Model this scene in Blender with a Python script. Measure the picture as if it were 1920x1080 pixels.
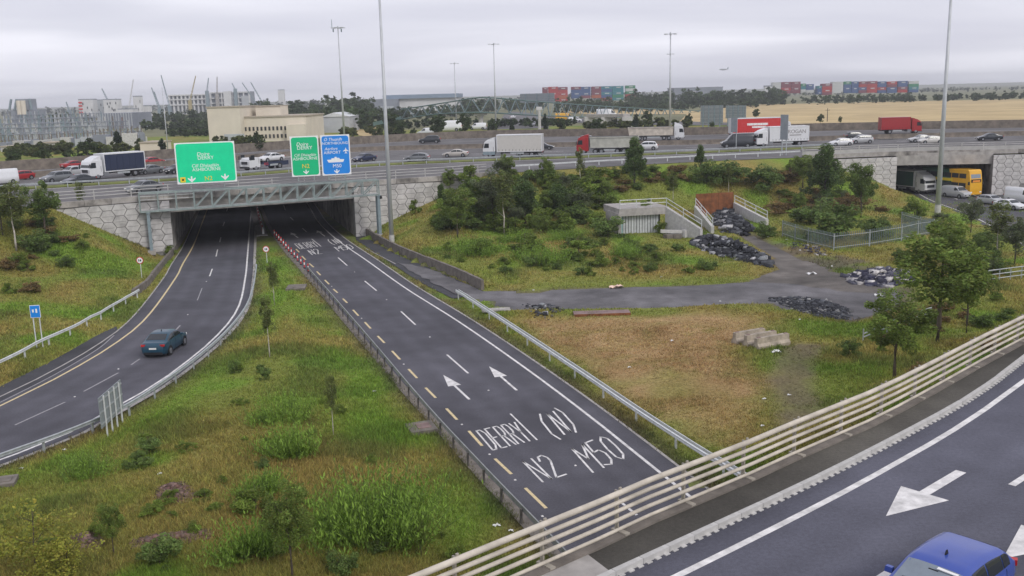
import bpy, math, random
import numpy as np
from mathutils import Vector, Matrix
random.seed(7); RNG = np.random.default_rng(11)
for o in list(bpy.data.objects): bpy.data.objects.remove(o)
SC = bpy.context.scene; COL = SC.collection
R = math.radians
# ------------------------------------------------------------------ camera
CAM_H = 18.0; FPX = 1796.0; PITCH = R(11.4); ROLL = R(1.5)
_f = np.array([0, math.cos(PITCH), -math.sin(PITCH)]); _r0 = np.array([1., 0, 0]); _u0 = np.cross(_r0, _f)
_r = math.cos(ROLL)*_r0 - math.sin(ROLL)*_u0; _u = math.sin(ROLL)*_r0 + math.cos(ROLL)*_u0
cam = bpy.data.cameras.new('camera'); cam_o = bpy.data.objects.new('camera', cam); COL.objects.link(cam_o)
cam.sensor_width = 36; cam.lens = 36*FPX/1920; cam.clip_start = 0.5; cam.clip_end = 30000
m = Matrix.Identity(4)
for i in range(3): m[i][0] = _r[i]; m[i][1] = _u[i]; m[i][2] = -_f[i]
m[2][3] = CAM_H; cam_o.matrix_world = m; SC.camera = cam_o
# ------------------------------------------------------------------ sky, sun, exposure
SUN_EL, SUN_AZ = R(38), R(140)          # behind and to the right of the camera (south-east)
w = bpy.data.worlds.new('World'); SC.world = w; w.use_nodes = True
nt = w.node_tree; nt.nodes.clear()
def nd(t, **k):
    n = nt.nodes.new(t)
    for a, b in k.items(): setattr(n, a, b)
    return n
out = nd('ShaderNodeOutputWorld'); bgn = nd('ShaderNodeBackground'); bgc = nd('ShaderNodeBackground'); mx = nd('ShaderNodeMixShader')
sky = nd('ShaderNodeTexSky', sky_type='NISHITA', sun_disc=False, sun_elevation=SUN_EL, sun_rotation=SUN_AZ)
nt.links.new(sky.outputs[0], bgn.inputs[0]); bgn.inputs[1].default_value = 0.06
tc = nd('ShaderNodeTexCoord'); sp = nd('ShaderNodeSeparateXYZ'); nt.links.new(tc.outputs['Generated'], sp.inputs[0])
def mth(op, a, b=None, c=None):
    n = nd('ShaderNodeMath', operation=op)
    for i, v in enumerate((a, b, c)):
        if v is None: continue
        if isinstance(v, (int, float)): n.inputs[i].default_value = v
        else: nt.links.new(v, n.inputs[i])
    return n.outputs[0]
zz = mth('ADD', mth('MAXIMUM', sp.outputs[2], 0.0), 0.10)      # a flat cloud deck seen in perspective
cx = mth('DIVIDE', sp.outputs[0], zz); cy = mth('DIVIDE', sp.outputs[1], zz)
cb = nd('ShaderNodeCombineXYZ'); nt.links.new(mth('MULTIPLY', cx, 0.75), cb.inputs[0]); nt.links.new(cy, cb.inputs[1])
nz = nd('ShaderNodeTexNoise'); nz.inputs['Scale'].default_value = 0.42; nz.inputs['Detail'].default_value = 4; nz.inputs['Roughness'].default_value = 0.42; nz.inputs['Distortion'].default_value = 0.35
nt.links.new(cb.outputs[0], nz.inputs[0])
rp = nd('ShaderNodeValToRGB'); nt.links.new(nz.outputs[0], rp.inputs[0])
rp.color_ramp.elements[0].position = 0.36; rp.color_ramp.elements[0].color = (0.555, 0.555, 0.645, 1)
rp.color_ramp.elements[1].position = 0.62; rp.color_ramp.elements[1].color = (0.79, 0.785, 0.86, 1)
e = rp.color_ramp.elements.new(0.48); e.color = (0.63, 0.63, 0.71, 1)
nt.links.new(rp.outputs[0], bgc.inputs[0]); bgc.inputs[1].default_value = 1.0
mx.inputs[0].default_value = 0.93; nt.links.new(bgn.outputs[0], mx.inputs[1]); nt.links.new(bgc.outputs[0], mx.inputs[2])
nt.links.new(mx.outputs[0], out.inputs[0])
sl = bpy.data.lights.new('sun', 'SUN'); sl.energy = 1.1; sl.angle = R(18); sl.color = (1, 0.96, 0.9)
so = bpy.data.objects.new('sun', sl); COL.objects.link(so)
sd = Vector((math.sin(SUN_AZ)*math.cos(SUN_EL), math.cos(SUN_AZ)*math.cos(SUN_EL), math.sin(SUN_EL)))
so.rotation_euler = sd.to_track_quat('Z', 'Y').to_euler(); so.location = (60, -60, 90)
SC.view_settings.view_transform = 'Standard'; SC.view_settings.look = 'None'; SC.view_settings.gamma = 1
SC.view_settings.exposure = 0.38; SC.view_settings.use_curve_mapping = False
SC.render.engine = 'CYCLES'; SC.cycles.max_bounces = 6; SC.cycles.volume_bounces = 0
# ------------------------------------------------------------------ surveying helpers (photo point -> place in the world)
def ray(x, y): return _f + _r*((x-960)/FPX) - _u*((y-540)/FPX)
def P(x, y, z=0.0):
    d = ray(x, y); t = (z-CAM_H)/d[2]; return np.array([d[0]*t, d[1]*t, z])
def D(x, y, d):                    # at forward distance d
    v = ray(x, y); t = d/v[1]; return np.array([v[0]*t, d, CAM_H+v[2]*t])
def M(px, d): return px*d/FPX      # metres spanned by px at distance d
def proj(p):
    q = np.asarray(p, float) - np.array([0, 0, CAM_H]); w_ = q@_f
    return 960+FPX*(q@_r)/w_, 540-FPX*(q@_u)/w_
def crom(pts, n):                  # smooth resample of a polyline, n points evenly spaced
    p = np.asarray(pts, float); p = np.vstack([2*p[0]-p[1], p, 2*p[-1]-p[-2]]); o = []
    for i in range(1, len(p)-2):
        t = np.linspace(0, 1, 12, endpoint=False)[:, None]
        a, b, c, d = p[i-1], p[i], p[i+1], p[i+2]
        o.append(.5*(2*b+(c-a)*t+(2*a-5*b+4*c-d)*t**2+(3*b-a-3*c+d)*t**3))
    o = np.vstack(o+[p[-2][None]]); s = np.r_[0, np.cumsum(np.linalg.norm(np.diff(o, axis=0), axis=1))]
    q = np.linspace(0, s[-1], n); return np.stack([np.interp(q, s, o[:, k]) for k in range(o.shape[1])], 1)
def PL(px, z=0.0, n=40, ext0=0, ext1=0):
    p = np.array([P(x, y, z) for x, y in px])
    if ext0: v = p[0]-p[1]; p = np.vstack([p[0]+v/np.linalg.norm(v)*ext0, p])
    if ext1: v = p[-1]-p[-2]; p = np.vstack([p, p[-1]+v/np.linalg.norm(v)*ext1])
    return crom(p, n)
def length(pl): return float(np.linalg.norm(np.diff(pl, axis=0), axis=1).sum())
def along(pl, s):                  # point and unit tangent at arc length s
    l = np.r_[0, np.cumsum(np.linalg.norm(np.diff(pl, axis=0), axis=1))]; s = min(max(s, 0), l[-1])
    i = min(np.searchsorted(l, s, side='right')-1, len(pl)-2); t = (s-l[i])/max(l[i+1]-l[i], 1e-9)
    v = pl[i+1]-pl[i]; return pl[i]+v*t, v/np.linalg.norm(v)
def sdist(pl, x, y):               # distance to a polyline in plan, + on its left side
    x = np.asarray(x, float); y = np.asarray(y, float); best = np.full(x.shape, 1e18); sg = np.ones(x.shape)
    for a, b in zip(pl[:-1], pl[1:]):
        vx, vy = b[0]-a[0], b[1]-a[1]; L2 = vx*vx+vy*vy
        t = np.clip(((x-a[0])*vx+(y-a[1])*vy)/L2, 0, 1); dx = x-a[0]-t*vx; dy = y-a[1]-t*vy
        d = dx*dx+dy*dy; c = vx*(y-a[1])-vy*(x-a[0]); k = d < best
        best = np.where(k, d, best); sg = np.where(k, np.where(c >= 0, 1., -1.), sg)
    return np.sqrt(best)*sg
def inpoly(poly, x, y):
    x = np.asarray(x, float); y = np.asarray(y, float); r = np.zeros(x.shape, bool); n = len(poly)
    for i in range(n):
        x1, y1 = poly[i][0], poly[i][1]; x2, y2 = poly[(i+1) % n][0], poly[(i+1) % n][1]
        if y1 == y2: continue
        r ^= ((y1 > y) != (y2 > y)) & (x < (x2-x1)*(y-y1)/(y2-y1)+x1)
    return r
_NT = RNG.random((64, 64))
def vn(x, y):                      # value noise
    x = np.asarray(x, float); y = np.asarray(y, float); i = np.floor(x).astype(int); j = np.floor(y).astype(int)
    u = x-i; v = y-j; u = u*u*(3-2*u); v = v*v*(3-2*v); g = lambda a, b: _NT[a % 64, b % 64]
    return (g(i, j)*(1-u)+g(i+1, j)*u)*(1-v)+(g(i, j+1)*(1-u)+g(i+1, j+1)*u)*v
# ------------------------------------------------------------------ materials
MATS = {}
def mat(name, col, rough=0.8, var=0.12, scale=3.0, bump=0.0, metal=0.0, attr=False, spec=0.4, coord='Object', detail=5, col2=None, emit=0):
    if name in MATS: return MATS[name]
    M_ = bpy.data.materials.new(name); M_.use_nodes = True; t = M_.node_tree; b = t.nodes['Principled BSDF']
    b.inputs['Roughness'].default_value = rough; b.inputs['Metallic'].default_value = metal; b.inputs['Specular IOR Level'].default_value = spec
    c = t.nodes.new('ShaderNodeTexCoord'); n = t.nodes.new('ShaderNodeTexNoise'); n.inputs['Scale'].default_value = scale; n.inputs['Detail'].default_value = detail; n.inputs['Roughness'].default_value = .62
    t.links.new(c.outputs[coord], n.inputs[0])
    mxn = t.nodes.new('ShaderNodeMix'); mxn.data_type = 'RGBA'
    lo = tuple(max(0, x*(1-var)) for x in col); hi = tuple(x*(1+var) for x in (col2 or col))
    if attr:
        a = t.nodes.new('ShaderNodeAttribute'); a.attribute_name = 'col'; mxn.blend_type = 'MULTIPLY'; mxn.inputs[0].default_value = 1
        mr = t.nodes.new('ShaderNodeMapRange'); mr.inputs[3].default_value = 1-var*2; mr.inputs[4].default_value = 1+var*2
        mr.inputs[1].default_value = .25; mr.inputs[2].default_value = .75
        t.links.new(n.outputs[0], mr.inputs[0]); t.links.new(a.outputs[0], mxn.inputs[6]); t.links.new(mr.outputs[0], mxn.inputs[7])
    else:
        mr = t.nodes.new('ShaderNodeMapRange'); mr.inputs[1].default_value = .3; mr.inputs[2].default_value = .7
        t.links.new(n.outputs[0], mr.inputs[0]); t.links.new(mr.outputs[0], mxn.inputs[0])
        mxn.inputs[6].default_value = (*lo, 1); mxn.inputs[7].default_value = (*hi, 1)
    t.links.new(mxn.outputs[2], b.inputs['Base Color'])
    if bump:
        bp = t.nodes.new('ShaderNodeBump'); bp.inputs['Strength'].default_value = bump; bp.inputs['Distance'].default_value = .05
        t.links.new(n.outputs[0], bp.inputs['Height']); t.links.new(bp.outputs[0], b.inputs['Normal'])
    if emit:
        b.inputs['Emission Color'].default_value = (*col, 1); b.inputs['Emission Strength'].default_value = emit
    MATS[name] = M_; return M_
def asphalt(name, col, patch=(1, 1, 1), wear=.25):
    """fine aggregate, broad tonal patches and faint lengthwise wear"""
    M_ = mat(name, col, .86, .16, 9.0, .12, spec=.3, coord='Object'); t = M_.node_tree; b = t.nodes['Principled BSDF']
    src = b.inputs['Base Color'].links[0].from_socket; c = [n for n in t.nodes if n.type == 'TEX_COORD'][0]
    for sc_, lo, hi in ((.11, 1-wear, 1+wear), (.6, 1-wear*.5, 1+wear*.5), (40, .8, 1.2)):
        n = t.nodes.new('ShaderNodeTexNoise'); n.inputs['Scale'].default_value = sc_; n.inputs['Detail'].default_value = 4
        t.links.new(c.outputs['Object'], n.inputs[0]); mr = t.nodes.new('ShaderNodeMapRange'); mr.inputs[1].default_value = .3; mr.inputs[2].default_value = .7; mr.inputs[3].default_value = lo; mr.inputs[4].default_value = hi
        t.links.new(n.outputs[0], mr.inputs[0]); x = t.nodes.new('ShaderNodeMix'); x.data_type = 'RGBA'; x.blend_type = 'MULTIPLY'; x.inputs[0].default_value = 1
        t.links.new(src, x.inputs[6]); t.links.new(mr.outputs[0], x.inputs[7]); src = x.outputs[2]
    t.links.new(src, b.inputs['Base Color']); return M_
asphalt('asphalt_n2', (.084, .083, .099))
asphalt('asphalt_slip', (.092, .094, .120)); asphalt('asphalt_m50', (.13, .125, .125)); asphalt('asphalt_old', (.085, .083, .088), wear=.4)
asphalt('asphalt_shoulder', (.055, .055, .062), wear=.35); asphalt('verge_dirty', (.075, .07, .06), wear=.45); asphalt('track_old', (.13, .125, .13), wear=.5); asphalt('yard_dirt', (.125, .112, .10), wear=.55)
mat('paint_white', (.66, .645, .63), .7, .32, 2.2, detail=9); mat('paint_faint', (.30, .29, .30), .7, .3, 5); mat('paint_yellow', (.64, .52, .29), .6, .2, 5)
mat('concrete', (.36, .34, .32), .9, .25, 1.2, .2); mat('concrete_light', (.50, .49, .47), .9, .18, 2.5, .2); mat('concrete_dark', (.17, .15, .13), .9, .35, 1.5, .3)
mat('concrete_stained', (.30, .28, .26), .9, .75, .55, .2, detail=8); mat('wall_brown', (.17, .145, .12), .95, .4, .9, .3)
mat('joint', (.21, .205, .20), .95, .2, 3); mat('beige_rail', (.52, .47, .39), .6, .28, 1.2, metal=.0); mat('galv', (.42, .45, .46), .5, .2, 2.5, metal=.35)
mat('galv_light', (.62, .64, .64), .5, .15, 2.5, metal=.15); mat('truss_green', (.25, .30, .295), .55, .2, 2.5); mat('steel_blue', (.22, .28, .31), .55, .2, 2.5)
mat('bridge_green', (.09, .155, .14), .6, .2, 2); mat('mast_grey', (.50, .52, .54), .5, .1, 1.0, metal=.2)
mat('black', (.012, .012, .014), .6, .2, 5); mat('rubber', (.018, .018, .02), .85, .2, 8); mat('rim', (.30, .31, .33), .35, .1, 6, metal=.7)
mat('glass', (.02, .025, .03), .06, .1, 3, spec=.6); mat('glass_light', (.20, .24, .28), .06, .1, 3, spec=.8); mat('lamp_red', (.45, .02, .02), .25, .1, 5); mat('lamp_white', (.80, .80, .78), .2, .05, 5)
mat('lamp_amber', (.8, .3, .05), .3, .05, 5); mat('plate', (.75, .74, .70), .5, .05, 5); mat('chassis', (.04, .04, .045), .7, .3, 4)
mat('sign_green', (.0, .72, .34), .45, .06, 1.2); mat('sign_green2', (.0, .50, .21), .45, .06, 1.2); mat('sign_blue', (.01, .24, .75), .45, .06, 1.2); mat('sign_white', (.85, .86, .86), .5, .04, 3)
mat('sign_yellow', (.85, .62, .03), .5, .04, 3); mat('sign_back', (.30, .33, .35), .55, .12, 1.5, metal=.3); mat('red', (.55, .03, .03), .5, .15, 4); mat('red_white_w', (.8, .78, .76), .5, .1, 4)
mat('bark', (.10, .08, .06), .9, .3, 6, .4); mat('bark_pale', (.50, .46, .40), .85, .35, 5, .3); mat('leaf', (1, 1, 1), .7, .12, 3, attr=True, spec=.25); mat('grass', (1, 1, 1), .8, .1, 2, attr=True, spec=.15)
mat('ground', (1, 1, 1), .95, .26, 5.0, .5, attr=True, spec=.1, detail=9); mat('rubble', (1, 1, 1), .85, .25, 4, .2, attr=True)
mat('rust', (.20, .075, .03), .85, .5, 1.3, .2, detail=8); mat('rust_plate', (.22, .15, .14), .8, .3, 1.5, .1); mat('cream', (.66, .60, .50), .85, .08, .25); mat('cream_trim', (.40, .35, .28), .85, .1, .4)
mat('shed_grey', (.42, .44, .46), .6, .08, .4); mat('roof_blue', (.22, .28, .36), .6, .1, .3); mat('white_far', (.62, .62, .62), .8, .1, .2); mat('sub_grey', (.24, .26, .30), .8, .18, .15)
mat('stubble', (.42, .31, .15), .95, .12, .05, 0, col2=(.52, .40, .20)); mat('far_ground', (.16, .16, .08), .95, .35, .02); mat('window_dark', (.03, .035, .04), .3, .1, 1)
for k_, f_ in (('leaf', .36), ('grass', .40)):      # thin leaves let some light through
    t = MATS[k_].node_tree; b = t.nodes['Principled BSDF']; o_ = [n for n in t.nodes if n.type == 'OUTPUT_MATERIAL'][0]; tr = t.nodes.new('ShaderNodeBsdfTranslucent'); ms = t.nodes.new('ShaderNodeMixShader'); ms.inputs[0].default_value = f_
    t.links.new(b.inputs['Base Color'].links[0].from_socket, tr.inputs[0]); t.links.new(b.outputs[0], ms.inputs[1]); t.links.new(tr.outputs[0], ms.inputs[2]); t.links.new(ms.outputs[0], o_.inputs[0])
# ------------------------------------------------------------------ mesh building
class MB:
    def __init__(s): s.v = []; s.f = []
    def add(s, vs, fs): n = len(s.v); s.v += [tuple(map(float, v)) for v in vs]; s.f += [tuple(i+n for i in f) for f in fs]; return s
    def box(s, c, d, rz=0, top=1.0, taper=None):
        cx_, cy_, cz_ = c; dx, dy, dz = d[0]/2, d[1]/2, d[2]/2; ca, sa = math.cos(rz), math.sin(rz); vs = []
        for z in (-1, 1):
            k = top if z > 0 else 1.0
            for x, y in ((-1, -1), (1, -1), (1, 1), (-1, 1)):
                X, Y = x*dx*k, y*dy*k; vs.append((cx_+X*ca-Y*sa, cy_+X*sa+Y*ca, cz_+z*dz))
        return s.add(vs, [(3, 2, 1, 0), (4, 5, 6, 7), (0, 1, 5, 4), (1, 2, 6, 5), (2, 3, 7, 6), (3, 0, 4, 7)])
    def bar(s, a, b, w, h=None):      # square bar between two points
        a = Vector(a); b = Vector(b); h = h or w; t = (b-a).normalized(); u = t.cross(Vector((0, 0, 1)))
        if u.length < 1e-3: u = Vector((1, 0, 0))
        u.normalize(); v = u.cross(t); u *= w/2; v *= h/2
        return s.add([a-u-v, a+u-v, a+u+v, a-u+v, b-u-v, b+u-v, b+u+v, b-u+v], [(3, 2, 1, 0), (4, 5, 6, 7), (0, 1, 5, 4), (1, 2, 6, 5), (2, 3, 7, 6), (3, 0, 4, 7)])
    def tube(s, a, b, r0, r1=None, n=8):
        a = Vector(a); b = Vector(b); r1 = r0 if r1 is None else r1; t = (b-a).normalized(); u = t.cross(Vector((0, 0, 1)))
        if u.length < 1e-3: u = Vector((1, 0, 0))
        u.normalize(); v = u.cross(t); vs = []
        for p, r in ((a, r0), (b, r1)):
            for i in range(n): q = 2*math.pi*i/n; vs.append(p+u*(r*math.cos(q))+v*(r*math.sin(q)))
        return s.add(vs, [tuple(range(n)), tuple(range(2*n-1, n-1, -1))]+[(i, i+n, (i+1) % n+n, (i+1) % n) for i in range(n)])
    def path(s, pts, r, n=6):         # tube along a polyline
        pts = [Vector(p) for p in pts]; vs = []; k = len(pts); r = r if hasattr(r, '__len__') else [r]*k
        for i, p in enumerate(pts):
            t = (pts[min(i+1, k-1)]-pts[max(i-1, 0)]).normalized(); u = t.cross(Vector((0, 0, 1)))
            if u.length < 1e-2: u = Vector((1, 0, 0))
            u.normalize(); v = u.cross(t)
            for j in range(n): q = 2*math.pi*j/n; vs.append(p+u*(r[i]*math.cos(q))+v*(r[i]*math.sin(q)))
        fs = [(i*n+j, (i+1)*n+j, (i+1)*n+(j+1) % n, i*n+(j+1) % n) for i in range(k-1) for j in range(n)]
        return s.add(vs, fs+[tuple(range(n)), tuple(range(k*n-1, (k-1)*n-1, -1))])
    def sweep(s, pts, prof, closed=True):   # profile (side, up) swept along a plan polyline; side + is to the right
        pts = [Vector(p) for p in pts]; vs = []; k = len(pts); n = len(prof)
        for i, p in enumerate(pts):
            t = pts[min(i+1, k-1)]-pts[max(i-1, 0)]; t.z = 0; t.normalize(); rr = Vector((t.y, -t.x, 0))
            for a, b in prof: vs.append(p+rr*a+Vector((0, 0, b)))
        m_ = n if closed else n-1
        fs = [(i*n+j, i*n+(j+1) % n, (i+1)*n+(j+1) % n, (i+1)*n+j) for i in range(k-1) for j in range(m_)]
        if closed: fs += [tuple(range(n-1, -1, -1)), tuple(range((k-1)*n, k*n))]
        return s.add(vs, fs)
    def ribbon(s, a, b):
        n = len(a); return s.add(list(a)+list(b), [(i, n+i, n+i+1, i+1) for i in range(n-1)])
    def extrude(s, poly, y0, y1, bev=0.0):   # side profile (x,z) extruded along y
        n = len(poly); c = np.mean(poly, axis=0); vs = []
        rings = [(y0, 1-bev), (y0+(bev*1.0 if bev else 0), 1.0), (y1-(bev*1.0 if bev else 0), 1.0), (y1, 1-bev)] if bev else [(y0, 1), (y1, 1)]
        for y, k in rings: vs += [(c[0]+(p[0]-c[0])*k, y, c[1]+(p[1]-c[1])*k) for p in poly]
        m_ = len(rings); fs = [(r*n+i, r*n+(i+1) % n, (r+1)*n+(i+1) % n, (r+1)*n+i) for r in range(m_-1) for i in range(n)]
        return s.add(vs, fs+[tuple(range(n-1, -1, -1)), tuple(range((m_-1)*n, m_*n))])
    def prism(s, poly, z0, z1):              # plan polygon extruded upwards
        n = len(poly); vs = [(p[0], p[1], z0) for p in poly]+[(p[0], p[1], z1) for p in poly]
        return s.add(vs, [tuple(range(n-1, -1, -1)), tuple(range(n, 2*n))]+[(i, (i+1) % n, (i+1) % n+n, i+n) for i in range(n)])
    def mesh(s, name, smooth=False):
        me = bpy.data.meshes.new(name); me.from_pydata(s.v, [], s.f); me.validate(); me.update()
        if smooth: me.polygons.foreach_set('use_smooth', [True]*len(me.polygons))
        return me
    def build(s, name, m_=None, parent=None, smooth=False, fix=True):
        me = s.mesh(name, smooth)
        if fix:
            import bmesh
            bm = bmesh.new(); bm.from_mesh(me); bmesh.ops.recalc_face_normals(bm, faces=bm.faces); bm.to_mesh(me); bm.free()
        return obj(name, me, m_, parent)
def obj(name, me, m_=None, parent=None):
    o = bpy.data.objects.new(name, me); COL.objects.link(o)
    if m_: 
        mm = MATS[m_] if isinstance(m_, str) else m_
        if len(me.materials) == 0: me.materials.append(mm)
    if parent is not None: o.parent = parent
    return o
def tag(o, label, cat, group=None):
    o['label'] = label; o['category'] = cat
    if group: o['group'] = group
    return o
def thing(name, label, cat, loc=(0, 0, 0), rz=0, group=None):
    o = bpy.data.objects.new(name, None); COL.objects.link(o); o.empty_display_size = .3
    o.location = tuple(map(float, loc)); o.rotation_euler = (0, 0, rz); return tag(o, label, cat, group)
def struct(o): o['kind'] = 'structure'; return o
def stuff(o): o['kind'] = 'stuff'; return o
def dup(o, parent=None):
    c = o.copy(); COL.objects.link(c); c.parent = parent
    for ch in list(o.children): dup(ch, c)
    return c
def npmesh(name, v, f, col=None, smooth=False):   # fast mesh: v (n,3), f (m,3 or 4), colour per vertex
    me = bpy.data.meshes.new(name); v = np.asarray(v, np.float32); f = np.asarray(f, np.int32); k = f.shape[1]
    me.vertices.add(len(v)); me.vertices.foreach_set('co', v.ravel()); me.loops.add(f.size); me.loops.foreach_set('vertex_index', f.ravel())
    me.polygons.add(len(f)); me.polygons.foreach_set('loop_start', np.arange(0, f.size, k, dtype=np.int32)); me.polygons.foreach_set('loop_total', np.full(len(f), k, np.int32))
    if smooth: me.polygons.foreach_set('use_smooth', np.ones(len(f), bool))
    me.update(calc_edges=True)
    if col is not None:
        a = me.color_attributes.new('col', 'FLOAT_COLOR', 'POINT'); c = np.ones((len(v), 4), np.float32); c[:, :3] = col; a.data.foreach_set('color', c.ravel())
    return me
def text_mesh(s, size, shear=0.0, align='CENTER', extrude=.004):
    cu = bpy.data.curves.new('lettering', 'FONT'); cu.body = s; cu.size = size; cu.shear = shear; cu.align_x = align; cu.align_y = 'CENTER'; cu.extrude = extrude; cu.resolution_u = 3
    o = bpy.data.objects.new('lettering', cu); COL.objects.link(o); dg = bpy.context.evaluated_depsgraph_get(); me = bpy.data.meshes.new_from_object(o.evaluated_get(dg))
    bpy.data.objects.remove(o); bpy.data.curves.remove(cu); return me
# ================================================================== PLAN LINES (surveyed from the photograph)
ZM = 7.0                                                        # level of the motorway and of the near slip bridge
E_px = [(106, 380), (241, 369), (480, 353), (712, 337), (837, 329), (911, 323), (1000, 317), (1130, 309), (1300, 300), (1458, 293), (1505, 291.5), (1684, 284), (1920, 279)]
E = PL(E_px, 7.3, 90, ext0=75, ext1=60); E[:, 2] = 0
Lw = PL([(0, 761), (100, 712), (207, 650), (275, 595), (330, 520), (342, 496), (364, 457), (383, 407)], 0, 70, ext0=25, ext1=110)       # yellow edge line
Lr = PL([(0, 862), (100, 826), (205, 770), (250, 745), (310, 708), (400, 636), (446, 578), (460, 520), (464, 480), (468, 430), (472, 390)], 0, 70, ext0=25, ext1=110)
Ry = PL([(1040, 970), (1005, 935), (943, 875), (892, 822), (847, 776), (807, 736), (773, 700), (742, 666), (689, 610), (647, 564), (613, 528), (584, 497), (558, 470), (540, 448), (520, 420), (506, 392)], 0, 80, ext0=30, ext1=110)
Rw = PL([(1245, 892), (1105, 780), (985, 690), (860, 603), (760, 540), (690, 490), (630, 448), (596, 415), (580, 388)], 0, 80, ext0=30, ext1=110)
def off(pl, d):                       # plan offset, + to the right of travel
    t = np.gradient(pl, axis=0); t /= np.linalg.norm(t[:, :2], axis=1)[:, None]; q = pl.copy(); q[:, 0] += t[:, 1]*d; q[:, 1] -= t[:, 0]*d; return q
L_left = off(Lw, -1.3); L_right = off(Lr, .9); R_left = off(Ry, -1.35); R_right = off(Rw, 1.25)
wallR = PL([(905, 543), (880, 530), (800, 497), (740, 471), (690, 443), (660, 424), (612, 386)], 0, 40, ext1=95)   # low retaining wall, right side
wallL = PL([(250, 556), (272, 541), (300, 505), (330, 468), (352, 430), (366, 405)], 0, 40, ext1=95)                  # low dark wall, left side
# corridor under the motorway: faces of the abutments
abR = np.array([P(668, 430, 0), P(600, 378, 0)]); vR = (abR[1]-abR[0])/np.linalg.norm(abR[1]-abR[0])
abL = np.array([P(318, 457, .7), P(362, 398, 0)]); abL[:, 2] = 0; vL = (abL[1]-abL[0])/np.linalg.norm(abL[1]-abL[0])
abR2 = abR[0]+vR*105; abL2 = abL[0]+vL*105
nR = np.array([vR[1], -vR[0], 0]); nL = np.array([-vL[1], vL[0], 0])
corr = [abL[0]+nL*1.7-vL*9, abL2+nL*1.7, abR2+nR*1.7, abR[0]+nR*1.7-vR*9]
# side road under the right-hand bridge
S_left = PL([(1690, 350), (1735, 376), (1801, 401), (1860, 432), (1935, 478)], 0.0, 30, ext0=70, ext1=30)
S_dir = S_left[3]-S_left[0]; S_dir /= np.linalg.norm(S_dir)
sL0 = P(1683, 284.5, 7.3)*[1, 1, 0]; sR0 = P(1864, 281, 7.3)*[1, 1, 0]
sv = P(1690, 350, 0)-P(1735, 376, 0); sv[2] = 0; sv /= np.linalg.norm(sv)
sL1 = sL0+sv*75; sR1 = sR0+sv*75; sn = np.array([-sv[1], sv[0], 0])
corrS = [sL0+sn*1.7-sv*9, sL1+sn*1.7, sR1-sn*1.7, sR0-sn*1.7-sv*9]
S_right = S_left+np.array([np.linalg.norm(sR0-sL0)-1.0, 0, 0])
# near slip bridge
N = PL([(977, 1080), (1112, 1020), (1173, 990), (1390, 899), (1499, 849), (1654, 780), (1836, 680), (1902, 645)], ZM+.12, 50, ext0=26, ext1=45)
Kb = PL([(1150, 1080), (1320, 1001), (1493, 920), (1640, 846), (1797, 761), (1870, 712), (1919, 674)], ZM, 50, ext0=26, ext1=45)
Wl = PL([(1270, 1080), (1420, 1006), (1587, 920), (1690, 863), (1777, 813), (1850, 765), (1919, 715)], ZM, 50, ext0=22, ext1=40)
# motorway bands (level ZM)
St = PL([(0, 357), (150, 348), (400, 333), (730, 309), (1149, 293), (1500, 279), (1560, 277)], ZM, 60, ext0=60)
Db = PL([(0, 339), (145, 326), (400, 304), (658, 285), (903, 278), (1300, 271), (1500, 265), (1700, 259), (1920, 254)], ZM, 70, ext0=60, ext1=60)
Wb = PL([(0, 323), (130, 314), (400, 290), (658, 271), (917, 258), (1300, 253), (1500, 246), (1660, 243), (1920, 239)], ZM, 70, ext0=60, ext1=60)
track_px = [(905, 545), (990, 546), (1060, 541), (1160, 538), (1280, 535), (1400, 528), (1450, 522), (1560, 528), (1640, 538), (1700, 545), (1690, 580), (1600, 598), (1500, 588), (1440, 570), (1300, 574), (1190, 578), (1060, 580), (960, 582), (880, 560), (850, 548), (770, 505), (740, 490), (800, 500)]
yard_px = [(1400, 527), (1455, 505), (1440, 482), (1395, 454), (1380, 440), (1415, 440), (1450, 455), (1510, 486), (1580, 515), (1645, 534), (1700, 540), (1640, 548), (1550, 540), (1470, 532)]
yard = np.array([P(x, y, .12) for x, y in yard_px])
track = np.array([P(x, y, .12) for x, y in track_px])
shR1 = PL([(912, 548), (800, 500), (735, 472), (665, 432)], 0, 20); shR2 = PL([(850, 560), (790, 530), (740, 498), (668, 450)], 0, 20)
shL1 = PL([(-60, 760), (0, 725), (100, 675), (180, 630), (218, 612)], 0, 24); shL2 = PL([(-60, 783), (0, 752), (100, 703), (180, 655), (222, 622)], 0, 24)
shRp = np.vstack([shR1, shR2[::-1]]); shLp = np.vstack([shL1, shL2[::-1]])
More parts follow.
